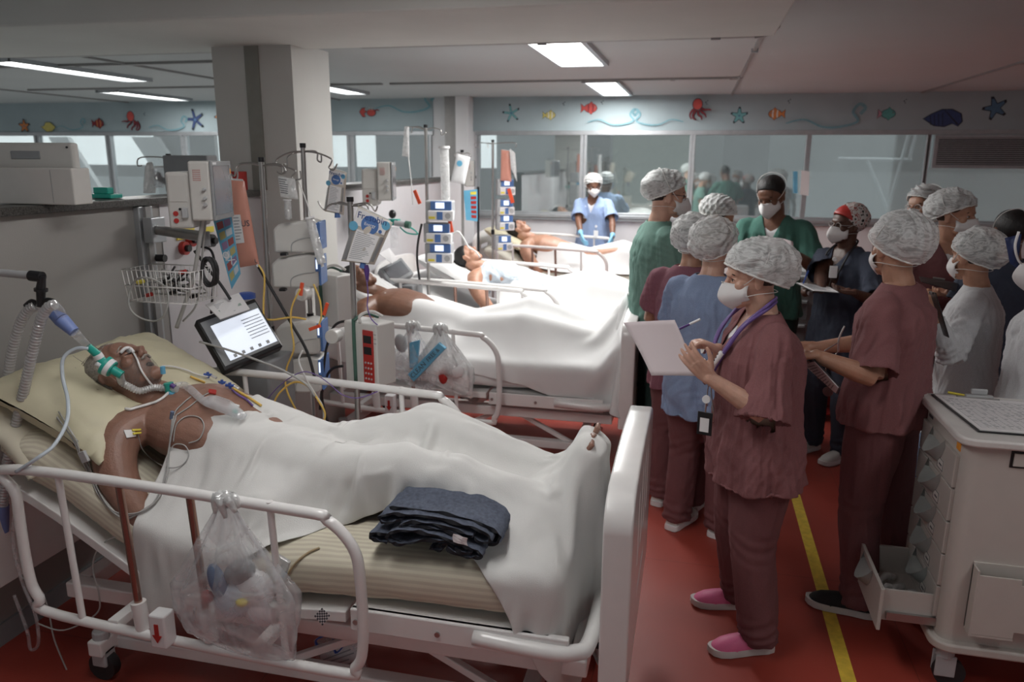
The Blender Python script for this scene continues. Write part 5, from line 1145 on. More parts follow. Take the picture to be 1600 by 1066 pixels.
# ---------------------------------------------------------------- drip stands
def hook(pts): return MB().tube(pts, .0042, 8, smooth=6)
def stand(label, base, top, arms, base_legs=True, r=.0125, group=None):
    """arms: lists of offsets from the top of the pole"""
    x, y = base; t = thing('drip_stand', label, 'drip stand', (x, y, 0), group=group); T = Vector(top) - V(x, y, 0)
    MB().cyl((0, 0, .1), tuple(T), r, n=14).build('pole', M['steel'], t, 60)
    MB().cyl((T.x * .5, T.y * .5, T.z * .55 - .02), (T.x * .5, T.y * .5, T.z * .55 + .03), r + .006, n=14).build('collar', M['black'], t, 60)
    MB().cyl(T + V(0, 0, -.012), T + V(0, 0, .01), r + .003, n=14).build('cap', M['black'], t, 60)
    for a in arms: hook([T + V(0, 0, -.03)] + [T + Vector(p) for p in a]).build('hook_arm', M['steel'], t, 180)
    if base_legs:
        for k in range(5):
            a = 2 * pi * k / 5 + .4; l = MB().tube([(0, 0, .115), (.1 * cos(a), .1 * sin(a), .10), (.26 * cos(a), .26 * sin(a), .07)], .011, 8, smooth=3).build('base_leg', M['steel'], t, 180)
            MB().cyl((.26 * cos(a) - .012 * sin(a), .26 * sin(a) + .012 * cos(a), .028), (.26 * cos(a) + .012 * sin(a), .26 * sin(a) - .012 * cos(a), .028), .027, n=16).build('castor', M['rubber'], l, 60)
    return t
def rel(top, pts, Y):   # photo points -> offsets from the pole top
    return [tuple(W(p[0], p[1], Y=Y + (p[2] if len(p) > 2 else 0)) - Vector(top)) for p in pts]
t1 = W(408, 249, Y=3.42); stand('drip stand holding the long salmon feed bag beside the patient monitor', (t1.x - .02, 3.42), t1, [rel(t1, [(395, 255), (375, 256), (369, 262, -.02), (366, 275, -.02), (358, 268, -.02), (359, 258, -.02)], 3.42), rel(t1, [(390, 256, .02), (372, 259, .05), (371, 278, .05), (363, 282, .05), (360, 270, .05)], 3.42), rel(t1, [(432, 258), (450, 262), (462, 268), (456, 276), (460, 281), (470, 279), (469, 267)], 3.42), rel(t1, [(425, 256, -.03), (440, 258, -.03), (447, 268, -.03), (440, 272, -.03), (433, 268, -.03)], 3.42)])
t2 = W(473, 227, Y=3.6); stand('tallest drip stand in front of the column with four curled hooks', (t2.x - .02, 3.6), t2, [rel(t2, [(455, 238), (436, 246), (431, 254), (438, 260), (446, 256)], 3.6), rel(t2, [(458, 240, -.05), (449, 247, -.05), (449, 262, -.05), (442, 270, -.05), (440, 256, -.05)], 3.6), rel(t2, [(495, 239), (517, 248), (517, 256), (514, 262), (521, 266), (527, 256)], 3.6), rel(t2, [(490, 236, .05), (496, 240, .05), (496, 250, .05), (502, 253, .05), (502, 242, .05)], 3.6)])
t3 = W(547, 311, Y=3.36); stand('shorter drip stand carrying the feed bag and feeding pump by the nearest bed', (t3.x - .01, 3.36), t3, [rel(t3, [(525, 318), (514, 321), (507, 328), (500, 320), (497, 314)], 3.36), rel(t3, [(565, 318), (578, 319), (586, 330), (590, 322)], 3.36), rel(t3, [(540, 318, .05), (530, 316, .08), (524, 320, .1)], 3.36), rel(t3, [(560, 322, -.02), (572, 320, -.02), (576, 330, -.02), (574, 332, -.02)], 3.36)], r=.014)
t4 = W(665, 197, Y=5.62); stand('drip stand with three stacked blue-fronted pumps between the second and third beds', (t4.x, 5.62), t4, [rel(t4, [(650, 199), (636, 200), (636, 210), (631, 207)], 5.62), rel(t4, [(675, 200), (688, 203), (690, 211), (697, 207)], 5.62), rel(t4, [(655, 198, .1), (645, 200, .1), (643, 208, .1)], 5.62)])
t5 = W(770, 220, Y=7.9); stand('drip stand with a small salmon bag near the window wall', (t5.x, 7.9), t5, [rel(t5, [(750, 223), (742, 224), (743, 230), (748, 229)], 7.9), rel(t5, [(790, 223), (806, 224), (805, 231)], 7.9), rel(t5, [(762, 224), (763, 231)], 7.9)])
t6 = W(263, 243, X=-3.1); stand('drip stand behind the partition left of the patient monitor', (-3.1, t6.y), t6, [[(-.06, 0, -.01), (-.2, 0, -.015), (-.22, 0, -.06), (-.19, 0, -.06)], [(.08, 0, -.01), (.18, 0, -.015), (.2, 0, -.07), (.17, 0, -.07)], [(.1, .02, -.012), (.27, .03, -.01), (.28, 0, -.05)]])
t7 = W(722, 236, Y=6.66); stand('plain drip stand in front of the pillar holding a white feed bag', (t7.x, 6.66), t7, [rel(t7, [(716, 238), (710, 242), (713, 246)], 6.66), rel(t7, [(730, 239), (736, 243), (733, 247)], 6.66)])
def bag(label, q, mt, t=.03, name='fluid_bag', cat='bag', tab=True, seed=1):
    r = thing(name, label, cat, q.pt(.5, 0)); inv = Matrix.Translation(-q.pt(.5, 0))
    q2 = Quad(*[inv @ c for c in q.c]); o = weld(q2.puff(MB(), t, wob=.002, seed=seed).build('bag_body', mt, r, 180))
    if tab: q2.slab(MB(), .08, .92, -.02, .05, -.001, .001).build('hanging_tab', M['milky'], r)
    return r, q2
# salmon feed bag
r, q = bag('long salmon feed bag reading US hanging from the first drip stand', QW(3.4, (355, 281), (382, 283), (405, 413), (370, 419)), M['pinkfeed'], .045)
q.slab(MB(), .20, .62, .39, .72, .0235, .0245).build('patient_label', M['paper'], r); lines(q, M['inkgrey'], r, .24, .58, .42, .70, 8, .0246, 3)
text_obj('US', .042, q.mat(.80, .50, .0235), M['ink'], r); text_obj('L', .03, q.mat(.93, .955, .01), M['ink'], r)
MB().cyl(q.pt(.9, 1.0), q.pt(.95, 1.05), .006).build('outlet_port', M['whitep'], r, 60)
def feedbag(label, q, seed=1, txt='Fresubin'):
    r, q = bag(label, q, mat('feed_bag_print', (.62, .57, .50), .35, coat=.5), .04, seed=seed)
    q.slab(MB(), .05, .95, .01, .30, .0195, .0203).build('white_header', M['paper'], r)
    MB().cyl(q.pt(.5, .215, .020), q.pt(.5, .215, .0216), q.w * .25, n=28).build('blue_disc', M['royal'], r); text_obj(txt, q.w * .25, q.mat(.5, .085, .0215), mat('navy_print', (.02, .05, .2), .5), r); text_obj('Energy', q.w * .12, q.mat(.5, .21, .0222), M['paper'], r)
    MB().cyl(q.pt(.9, .10, .0205), q.pt(.9, .10, .0213), q.w * .12, n=20).build('light_blue_disc', M['sky'], r); MB().cyl(q.pt(.08, .33, .020), q.pt(.08, .33, .0208), q.w * .13, n=20).build('lower_blue_disc', M['sky'], r)
    MB().cyl(q.pt(.82, .26, .0205), q.pt(.82, .26, .0213), q.w * .05, n=16).build('dark_blue_dot', M['royal'], r)
    q.slab(MB(), .2, .86, .36, .96, .0212, .022).build('patient_form', M['paper'], r); lines(q, M['inkgrey'], r, .24, .82, .40, .93, 15, .0222, seed + 5)
    for u0, u1, v0, dv, nm in ((.04, .17, .44, .02, 'left_print'), (.88, .97, .36, .022, 'right_print')):
        m = MB()
        for k in range(26): q.slab(m, u0, u1, v0 + k * dv, v0 + .01 + k * dv, .012, .0178)
        m.build(nm, M['inkgrey'], r)
    MB().cyl(q.pt(.66, .98), q.pt(.70, 1.09), .013, .016).build('blue_spout', M['royal'], r, 60)
    return r, q
feedbag('large tilted feed bag on the shorter drip stand above the feeding pump', QW(3.3, (560, 322), (614, 348), (585, 414), (533, 408)), 2)
MB().tube([W(572, 414, Y=3.3), W(573, 422, Y=3.3), W(574, 440, Y=3.3)], [.010, .014, .006], 12).build('spike_connector', M['purple'], None, 60).__setitem__('label', 'purple spike connector below the large tilted feed bag'); C.objects['spike_connector']['category'] = 'connector'
feedbag('feed bag hanging partly behind the column on the tallest drip stand', QW(3.7, (517, 263), (542, 270), (537, 336), (507, 330)), 4)
r, q = bag('small clear saline bag with dark print on the first drip stand', QW(3.38, (434, 275), (461, 280), (466, 312), (439, 308)), M['milky'], .02); lines(q, M['ink'], r, .1, .7, .1, .85, 7, .011, 2)
# syringes and drip chambers
def syringe(label, a, b, r0, Y, plung=True):
    A, B = W(a[0], a[1], Y=Y), W(b[0], b[1], Y=Y); t = thing('syringe', label, 'syringe', A); B = B - A
    MB().cyl((0, 0, 0), B, r0, n=18).build('barrel', M['milky'], t, 60); m = MB(); x, y, _ = frame_of(B)
    for k in range(14): c = B * (.12 + .055 * k); m.tube([c + (x * cos(a) + y * sin(a)) * (r0 + .0006) for a in np.linspace(-2.4, -.6, 6)], .0007, 4)
    m.build('graduations', M['ink'], t)
    MB().cyl(B, B * 1.07, r0 * .35).build('nozzle', M['whitep'], t, 60); MB().cyl(B * -.04, (0, 0, 0), r0 * 1.25).build('flange', M['whitep'], t, 60)
    return t
syringe('large clear syringe standing beside the upper infusion pumps', (484, 342), (503, 412), .021, 3.35)
syringe('small drip chamber under the saline bag', (449, 313), (451, 342), .016, 3.38)
syringe('tall clear syringe above the blue-fronted pumps', (694, 232), (697, 322), .034, 5.6)
# ---------------------------------------------------------------- infusion pumps seen from the side
def side_pump(label, px0, px1, py0, py1, Y, screen=True, group='infusion pumps on the tallest drip stand'):
    a, b = W(px0, py1, Y=Y), W(px1, py0, Y=Y); w, h = b.x - a.x, b.z - a.z; d = .15
    t = thing('infusion_pump', label, 'infusion pump', ((a.x + b.x) / 2, Y + d / 2, a.z), radians(14), group=group)
    P = [(-w / 2, 0), (w * .42, 0), (w * .5, h * .1), (w * .5, h * .92), (w * .3, h), (-w * .38, h * .86), (-w / 2, h * .7)]
    MB().prism([(x, z) for x, z in P], -d / 2, d / 2, Matrix.Rotation(radians(90), 4, 'X')).build('housing', M['pump'], t, 30, bevel=.012, seg=3)
    MB().box(w * .5, w * .5 + .012, -d / 2 + .005, d / 2 - .005, h * .08, h * .95).build('front_panel', M['royal'], t, bevel=.004)
    f = MB().box(w * .44, w * .5 + .006, -d / 2 - .004, -d / 2 + .03, h * .5, h * .92).build('side_bezel', M['royal'], t, bevel=.003)
    MB().box(w * .46, w * .495, -d / 2 - .0055, -d / 2 - .003, h * .58, h * .86).build('screen', M['screen'], f)
    m = MB(); m.tube([(-w * .1, -d / 2 - .003, .005), (-w * .08, -d / 2 - .003, h * .28), (w * .1, -d / 2 - .003, h * .42), (w * .42, -d / 2 - .003, h * .48)], .0022, 6, smooth=4); m.build('moulded_seam', M['lgrey'], t, 180)
    for z in (.12, .2): MB().box(-w * .34, -w * .34 + .03, -d / 2 - .02, -d / 2 + .02, -.012, 0).build('foot', M['black'], t); break
    return t
side_pump('top white infusion pump of the stack beside the large syringe', 426, 486, 345, 394, 3.42)
side_pump('second white infusion pump from the top with lit blue side screen', 424, 487, 399, 449, 3.42)
side_pump('third infusion pump down, crossed by yellow tubes', 430, 490, 503, 552, 3.40)
side_pump('lowest infusion pump just above the far bed rail', 434, 492, 560, 612, 3.40)
# round knobs
for nm, x, y, r0 in (('round white clamp knob between the infusion pumps', 475, 459, .034), ('round white clamp knob left of the feeding pump', 522, 525, .036)):
    c = W(x, y, Y=3.38); k = MB().cyl(c + V(0, .03, 0), c + V(0, -.03, 0), r0, n=18).build('clamp_knob', M['pump'], None, 40, bevel=.004); tag(k, nm, 'knob')
# feeding pumps with green side band
def feed_pump(label, px0, px1, py0, py1, Y, panel=True):
    a, b = W(px0, py1, Y=Y), W(px1, py0, Y=Y); w, h = (b.x - a.x), b.z - a.z; t = thing('feeding_pump', label, 'feeding pump', (a.x + w / 2, Y + .07, a.z), radians(-20))
    MB().box(-w / 2, w * .5, -.055, .075, 0, h).build('housing', M['pump'], t, bevel=.008, seg=3)
    MB().tube([(-w * .16, -.06, .004), (-w * .16, -.06, h * .94), (-w * .14, -.055, h + .012), (-w * .05, .0, h + .035), (w * .05, .06, h + .01)], .012, 8, smooth=4, sq=.6).build('green_band', M['green'], t, 180)
    MB().tube([(0, -.05, h - .002), (.0, -.05, h + .035), (.03, 0, h + .05), (.05, .05, h + .02)], .007, 8, smooth=4).build('carry_handle', M['pump'], t, 180)
    if panel:
        # control panel faces the bed foot
        R_ = Matrix.Translation((w * .16, -.0575, 0)); p = MB().box(0, w * .3, -.004, .004, h * .06, h * .9).build('control_panel', M['red'], t); p.location = (w * .10, -.057, 0)
        for k, z in enumerate((.70, .52)): MB().box(.006, w * .26, -.0055, -.004, h * z, h * (z + .12)).build('display', M['black'], p)
        for i in range(3):
            for j in range(4): MB().cyl((.014 + i * w * .085, -.004, h * (.13 + j * .085)), (.014 + i * w * .085, -.0062, h * (.13 + j * .085)), .0052, n=10).build('key', M['lgrey'], p)
        m = MB()
        for k in range(3): m.box(w * .41, w * .48, -.056, -.0545, h * (.84 - k * .07), h * (.855 - k * .07))
        m.build('printed_text', M['inkgrey'], t)
    return t
feed_pump('white feeding pump with green band and red keypad behind the nearest bed', 537, 598, 508, 601, 3.30)
feed_pump('white feeding pump with green band standing behind the stack of infusion pumps', 490, 534, 432, 510, 3.7, False)
# ---------------------------------------------------------------- patient monitor on its wall arm
def monitor(label, c, yaw, s=1.0, module=True):
    t = thing('patient_monitor', label, 'monitor', c, radians(yaw)); t.scale = (s, s, s)
    MB().box(-.065, .055, -.18, .18, -.165, .165).build('casing', M['beige'], t, bevel=.014, seg=3)
    b = MB().box(.055, .068, -.182, .182, -.165, .165).build('bezel', M['greyp'], t, bevel=.004); MB().box(.068, .0705, -.165, .150, -.135, .14).build('screen', M['screendark'], b)
    MB().box(.068, .071, .155, .168, .09, .12).build('alarm_light', M['orangel'], b)
    MB().box(.0685, .0705, -.16, -.10, .145, .158).build('name_strip', M['whitep'], b)
    m = MB()
    for i in range(5):
        for j in range(6): m.cyl((-.035 + i * .009, -.18, .06 + j * .011), (-.035 + i * .009, -.1825, .06 + j * .011), .0026, n=6)
    m.build('speaker_grille', M['red'], t)
    for k, z in enumerate((.01, -.04, -.075)): MB().cyl((.02, -.18, z), (.02, -.20, z), .011, .008).build('socket', M['lgrey'], t, 60)
    if module:
        mo = MB().box(-.20, -.065, -.16, .16, -.21, .105).build('rear_module', M['beige'], t, bevel=.016, seg=3)
        MB().box(-.185, -.085, -.1625, -.159, -.06, .085).build('module_cover', M['beige'], mo, bevel=.002)
        for x, z in ((-.155, -.125), (-.155, -.165)): MB().cyl((x, -.16, z), (x, -.166, z), .014).build('red_socket', M['red'], mo, 60)
        MB().cyl((-.13, -.16, -.10), (-.13, -.165, -.10), .007).build('small_socket', M['black'], mo, 60)
        MB().box(-.115, -.085, -.185, -.16, -.15, -.09).build('cable_plug', M['lgrey'], mo, bevel=.004)
    return t
mc = W(330, 297, Y=2.98); monitor('patient monitor seen edge-on on a wall arm above the nearest bed', mc, 17, .74)
wr = W(231, 365, X=PX + .03); t = thing('wall_rail', 'vertical metal equipment rail on the partition behind the nearest bed', 'rail', (PX + .0, wr.y, 0))
MB().box(0, .03, -.05, .05, .9, 1.67).build('backing', M['alum'], t, bevel=.003); MB().box(.03, .045, -.018, .018, .9, 1.67).build('channel', M['joint'], t); MB().cyl((.03, .03, 1.42), (.09, .03, 1.42), .018).build('locking_knob', M['black'], t, 60)
t = thing('monitor_arm', 'silver arm reaching from the wall rail to the patient monitor', 'arm', (PX + .045, wr.y, 1.56)); e = mc - Vector(t.location) + V(-.05, 0, -.2)
MB().tube([(0, 0, 0), (.05, -.01, 0), (e.x, e.y, e.z * .4)], .024, 12, sq=1.0).build('arm_bar', M['steel'], t, 60); MB().box(-.0, .05, -.05, .05, -.06, .06).build('bracket', M['alum'], t, bevel=.004); MB().cyl((e.x, e.y, e.z * .4 - .04), (e.x, e.y, e.z + .02), .022).build('swivel', M['greyp'], t, 60)
# blue instruction card with photo blocks
q = QW(3.15, (333, 343), (361, 334), (376, 428), (362, 452)); t = thing('instruction_card', 'light blue laminated card with small photos hanging below the patient monitor', 'card'); q.slab(MB(), 0, 1, 0, 1, -.001, .001).build('sheet', M['sky'], t)
for k in range(6):
    for j in range(2): q.slab(MB(), .12 + j * .42, .48 + j * .42, .06 + k * .15, .165 + k * .15, .001, .0016).build('photo_block', [mat('photo_%d' % ((k + j) % 4), c, .5) for c in ((.35, .1, .1), (.5, .45, .2), (.3, .2, .35), (.6, .65, .7))][(k + j * 2) % 4], t)
text_obj('OXI', .045, q.mat(.38, .62, .002, radians(-75)), M['paper'], t)
# ---------------------------------------------------------------- ventilator with lit touch screen
q = Quad(W(306, 500, Y=3.02), W(398, 466, Y=3.30), W(398, 466, Y=3.30) + W(352, 580, Y=2.95) - W(306, 500, Y=3.02), W(352, 580, Y=2.95)); t = thing('ventilator', 'ventilator with a bright tilted touch screen beyond the pillow of the nearest bed', 'ventilator')
q.slab(MB(), 0, 1, 0, 1, -.05, 0).build('screen_housing', M['black'], t, bevel=.006); q.slab(MB(), .03, .97, .08, .93, 0, .003).build('bezel', M['greyp'], t); q.slab(MB(), .14, .95, .20, .88, .003, .005).build('lit_screen', mat('bright_screen', (.6, .65, .7), .3, emit=(.82, .88, 1), estr=.75), t)
m = MB()
for k in range(5): q.slab(m, .22 + k * .14, .27 + k * .14, .80, .86, .005, .0055)
for k in range(7): q.slab(m, .6, .92, .30 + k * .06, .315 + k * .06, .005, .0055)
m.build('screen_readouts', M['lgrey'], t)
c = q.pt(.5, .5); MB().box(c.x - .16, c.x + .12, c.y + .02, c.y + .26, .2, c.z - .14).build('cabinet', M['greyp'], t, bevel=.01); MB().cyl((c.x, c.y + .12, c.z - .16), (c.x, c.y + .03, c.z - .02), .03).build('neck', M['black'], t, 60)
for a, b in ((-.15, .04), (.11, .04), (-.15, .24), (.11, .24)): MB().cyl((c.x + a, c.y + b - .015, .06), (c.x + a, c.y + b + .015, .06), .058).build('castor', M['rubber'], t, 60); MB().cyl((c.x + a, c.y + b, .1), (c.x + a, c.y + b, .22), .02).build('castor_stem', M['greyp'], t, 60)
q = Quad(W(321, 478, Y=3.03), W(373, 460, Y=3.2), W(390, 485, Y=3.12), W(344, 501, Y=2.96)); t = thing('card_on_ventilator', 'white printed card lying on top of the ventilator screen', 'card'); q.slab(MB(), 0, 1, 0, 1, .004, .008).build('card', M['paper'], t); q.slab(MB(), .15, .85, .55, .68, .008, .009).build('green_bar', mat('grey_green', (.35, .45, .4), .7), t); lines(q, M['inkgrey'], t, .15, .85, .2, .5, 4, .0085, 4); lines(q, M['inkgrey'], t, .15, .6, .74, .9, 2, .0085, 5)
c = W(385, 466, Y=3.35); t = thing('suction_jar', 'suction jar with a purple lid beside the ventilator screen', 'jar', c); MB().lathe([(.035, -.10), (.04, -.09), (.042, 0)], 20).build('jar_body', M['milky'], t, 60); MB().lathe([(.045, 0), (.045, .022), (.03, .028)], 20).build('lid', M['blue'], t, 60)
# ---------------------------------------------------------------- wire basket with cables on the partition
bc = W(262, 445, Y=2.92); t = thing('wire_basket', 'white wire basket full of grey cables on the partition', 'basket', (bc.x, 2.95, bc.z)); m = MB()
hw, hd, hh = .17, .10, .07
for z, e in ((hh, 1.0), (0, .97), (-hh, .92)): m.tube([(-hw * e, -hd * e, z), (hw * e, -hd * e, z), (hw * e, hd * e, z), (-hw * e, hd * e, z)], .0028, 6, closed=True)
for k in range(15):
    x = -hw + 2 * hw * k / 14; m.tube([(x, -hd, hh), (x * .92, -hd * .92, -hh), (x * .92, hd * .92, -hh), (x, hd, hh)], .0018, 5)
for k in range(8):
    y = -hd + 2 * hd * k / 7
    for s_ in (-1, 1): m.tube([(s_ * hw, y, hh), (s_ * hw * .92, y * .92, -hh)], .0018, 5)
m.build('wire_frame', M['white'], t, 180)
rs = np.random.RandomState(4)
for k in range(5):
    P = [(bc.x + rs.uniform(-.13, .13), 2.95 + rs.uniform(-.07, .07), bc.z + rs.uniform(-.05, .07)) for _ in range(9)]
    tag(MB().tube(P, .0045, 7, smooth=6).build('cable', M['cablegrey'] if k != 3 else M['rubber'], None, 180), ['loosely coiled grey cable heaped at the bottom of the wire basket', 'grey cable looping over the front wires of the basket', 'grey cable bundled at the left end of the wire basket', 'black cable among the grey ones in the wire basket', 'grey cable lying topmost in the wire basket'][k], 'cable')
m = MB(); rs = np.random.RandomState(9)
for c_, p in ((M['red'], (-.10, -.05, -.05)), (M['yellowl'], (-.12, -.07, .01)), (M['red'], (.09, -.06, .06)), (M['black'], (.04, -.07, -.03)), (M['black'], (.11, -.03, -.05))):
    o = MB().cyl((bc.x + p[0], 2.95 + p[1], bc.z + p[2]), (bc.x + p[0] + .03, 2.95 + p[1], bc.z + p[2] + .008), .009).build('cable_plug', c_, None, 60)
    tag(o, {0: 'x'}.get(1, '%s plug on the cables %s' % ({'red_plastic': 'red', 'yellow_label': 'yellow', 'black_plastic': 'black'}[c_.name], 'low at the left of the wire basket' if p == (-.10, -.05, -.05) else 'at the left wires of the basket' if p[0] == -.12 else 'at the upper right of the wire basket' if p[2] == .06 else 'in the middle of the wire basket' if p[0] == .04 else 'low at the right of the wire basket')), 'plug')
c = W(232, 468, Y=2.84); tag(MB().tube([c + V(.10 * cos(a), .01 * sin(3 * a), .098 * sin(a)) for a in np.linspace(.7, 2 * pi + .5, 22)], .0042, 7, smooth=3).build('cable_loop', M['cablegrey'], None, 180), 'wide loop of grey cable hanging from the wire basket', 'cable')
# coil of black cable
c = W(327, 425, Y=2.95); m = MB()
m.tube([c + V(.034 * cos(a) + .004 * sin(a * 1.7), .01 * sin(a * .7), .058 * sin(a) + .006 * cos(a * 1.3)) for a in np.linspace(0, 2 * pi * 6.4, 150)], .0055, 6); o = m.build('cable_coil', M['rubber'], None, 180); tag(o, 'tied coil of black power cable hanging below the patient monitor', 'cable')
# ---------------------------------------------------------------- loose cables and tubes
TB = [('grey_cable', 'thick grey cable hanging from the patient monitor to the pillow', 'cable', [(318, 335), (312, 375), (303, 430), (288, 478), (276, 512)], .009, 'cablegrey', 2.9),
 ('grey_cable', 'thinner grey cable beside the thick one below the patient monitor', 'cable', [(322, 340), (316, 400), (312, 450), (305, 480), (286, 502)], .0045, 'cablegrey', 2.95),
 ('black_cable', 'black cable slanting from the wall outlets down to the ventilator', 'cable', [(304, 392), (325, 420), (345, 445), (360, 468)], .007, 'rubber', 3.1),
 ('black_cable', 'black cable curving under the wall outlets behind the coil', 'cable', [(312, 385), (330, 392), (336, 420), (333, 450), (330, 490)], .006, 'rubber', 3.15),
 ('black_cable', 'black cable slanting across the infusion pumps', 'cable', [(404, 417), (430, 462), (455, 505), (480, 550), (494, 600)], .0075, 'rubber', 3.3),
 ('yellow_tube', 'yellow tube bending down and right in front of the pumps', 'tube', [(404, 414), (413, 432), (412, 470), (413, 495), (425, 500), (455, 496), (478, 499)], .0048, 'yellow', 3.28),
 ('yellow_tube', 'yellow tube hanging down past the third infusion pump', 'tube', [(469, 452), (456, 480), (455, 510), (459, 545), (448, 575), (447, 606), (462, 640), (475, 660)], .0046, 'yellow', 3.25),
 ('yellow_tube', 'yellow tube on the right of the infusion pumps', 'tube', [(490, 444), (500, 470), (502, 495), (498, 508)], .0046, 'yellow', 3.3),
 ('yellow_tube', 'yellow tube arching over the far rail to the sheet', 'tube', [(426, 635), (436, 615), (458, 598), (480, 603), (500, 630), (508, 648), (503, 665)], .0046, 'yellow', 3.0),
 ('white_tube', 'white tube curling from the lowest pump over the far rail', 'tube', [(473, 548), (467, 565), (480, 595), (492, 615), (505, 638), (505, 668)], .004, 'cablew', 3.02),
 ('white_tube', 'white bedside tube lying from the ventilator across to the rail', 'tube', [(312, 534), (360, 548), (410, 566), (440, 578), (478, 600), (492, 620)], .0055, 'cablegrey', 2.98),
 ('purple_line', 'thin purple line dipping from the rail to the feeding pump', 'tube', [(414, 628), (440, 600), (470, 582), (492, 585), (515, 600), (535, 617), (560, 622), (590, 612)], .0024, 'lilac', 3.0),
 ('black_cable', 'black cable arching left of the feeding pump with the red keypad', 'cable', [(553, 508), (540, 502), (522, 510), (511, 540), (506, 575), (500, 640)], .0065, 'rubber', 3.45),
 ('black_cable', 'black cable curving low behind the feeding pump', 'cable', [(536, 572), (520, 576), (510, 590), (503, 620), (512, 660)], .007, 'rubber', 3.5),
 ('black_cable', 'black cable hanging beside the blue-fronted pumps', 'cable', [(659, 350), (653, 380), (652, 410), (657, 445)], .009, 'rubber', 5.6),
 ('green_hose', 'thin green-grey hose curving from the wall manifold', 'hose', [(632, 350), (648, 360), (652, 366), (636, 364), (625, 355)], .006, 'teal', 5.9),
 ('white_tube', 'white tube looping over the face of the patient in the third bed', 'tube', [(704, 370), (715, 362), (724, 372), (732, 386), (742, 392), (750, 402)], .007, 'cablew', 6.0),
 ('clear_line', 'clear line from the hanging bag down to the blue-fronted pumps', 'tube', [(637, 238), (640, 262), (643, 290), (645, 320)], .004, 'cablew', 5.55),
 ('clear_line', 'clear line from the saline bag to the large syringe', 'tube', [(466, 282), (475, 305), (482, 325), (485, 342)], .003, 'cablew', 3.36),
 ('clear_line', 'fine line falling from the tilted feed bag to the feeding pump', 'tube', [(573, 438), (575, 460), (574, 480), (580, 498), (590, 508)], .003, 'lilac', 3.28)]
for nm, lb, ct, pts, r0, mt, Y in TB: tubeobj(nm, lb, ct, pts, r0, M[mt], Y)
# orange clips
for x, y, Y, a, lb in ((471, 452, 3.3, .2, 'orange clamp on the line between the upper pumps'), (509, 483, 3.28, .35, 'orange clamp beside the rear feeding pump'), (492, 512, 3.3, 1.2, 'orange clamp at the right of the third infusion pump'), (652, 308, 5.5, -.4, 'orange clamp above the blue-fronted pumps'), (704, 352, 5.5, -.2, 'orange clamp at the right of the blue-fronted pumps'), (798, 306, 7.7, -.3, 'orange clamp on the pumps near the window')):
    s_ = Y / 3.3; c = W(x, y, Y=Y); tag(MB().box(-.008 * s_, .008 * s_, -.006, .006, -.032 * s_, .032 * s_).build('line_clamp', M['orange'], None, bevel=.002), lb, 'clamp'); o = C.objects[-1]; o.location = c; o.rotation_euler = (0, a, 0)
# ---------------------------------------------------------------- pumps, monitors and bags of the beds behind
def front_pump(label, c, w, h, yaw=0, grp='blue-fronted pumps on one stand', dull=False):
    t = thing('syringe_pump', label, 'infusion pump', c, radians(yaw), group=grp)
    MB().box(-w / 2, w * .4, .0, .13, 0, h).build('housing', M['lgrey'], t, bevel=.01); f = MB().box(-w * .38, w / 2, -.03, .01, 0, h * .52).build('front_tray', M['whitep'], t, bevel=.008)
    MB().box(-w * .06, w * .14, -.033, -.029, h * .06, h * .46).build('blue_panel', M['royal'], f); MB().box(-w * .34, -w * .12, -.0325, -.029, h * .1, h * .22).build('yellow_sticker', M['yellowl'], f); MB().cyl((w * .32, -.029, h * .26), (w * .32, -.034, h * .26), h * .15, n=20).build('dial', M['lgrey'], f)
    g_ = MB().box(-w * .3, w * .42, -.012, .0, h * .54, h * .98).build('upper_panel', M['royal'], t, bevel=.003); MB().box(-w * .12, w * .18, -.015, -.011, h * .62, h * .92).build('screen', M['screen'], g_)
    return t
for k, (x, y) in enumerate(((687, 345), (684, 380), (686, 411))): c = W(x, y, Y=5.45); front_pump(('top', 'middle', 'bottom')[k] + ' blue-fronted pump on the stand between the second and third beds', c, .22, .145, 4)
for k, (x, y) in enumerate(((791, 305), (790, 336), (790, 360), (787, 392))): c = W(x, y, Y=7.8); front_pump(('top', 'second', 'third', 'lowest')[k] + ' white pump on the stand nearest the window wall', c, .18, .16, 24, 'white pumps near the window')
monitor('patient monitor standing edge-on behind the column over the second bed', W(604, 283, Y=5.55), 17, .85)
monitor('patient monitor with dark edge near the pillar above the third bed', W(733, 271, Y=7.9), 20, .8, False)
q = QW(5.55, (632, 198), (639, 198), (640, 246), (628, 244)); bag('narrow clear bag hanging from the stand between the second and third beds', q, M['milky'], .03)
q = QW(6.6, (714, 240), (735, 246), (726, 288), (704, 284)); r, q = bag('white feed bag with blue marks hanging in front of the pillar', q, M['whitep'], .05); MB().cyl(q.pt(.4, .3, .026), q.pt(.4, .3, .028), q.w * .2).build('blue_disc', M['sky'], r)
q = QW(7.75, (783, 234), (797, 236), (799, 284), (782, 282)); bag('small salmon bag hanging in front of the first right-hand window', q, M['pinkfeed'], .04)
q = QW(7.7, (796, 232), (805, 240), (808, 285), (798, 262)); bag('white plastic pouch beside the small salmon bag', q, M['milky'], .04)
q = QW(6.9, (724, 298), (746, 296), (746, 346), (728, 344)); t = thing('instruction_card', 'light blue card with a column of photos hanging beside the pillar', 'card'); q.slab(MB(), 0, 1, 0, 1, -.001, .001).build('sheet', M['sky'], t)
for k in range(6): q.slab(MB(), .5, .92, .06 + k * .15, .155 + k * .15, .001, .002).build('photo_block', M['red'] if k else M['yellowl'], t)
MB().cyl(W(747, 292, Y=6.95), Vector((W(747, 292, Y=6.95).x, 6.95, 0)), .012).build('card_post', M['black'], t, 60)
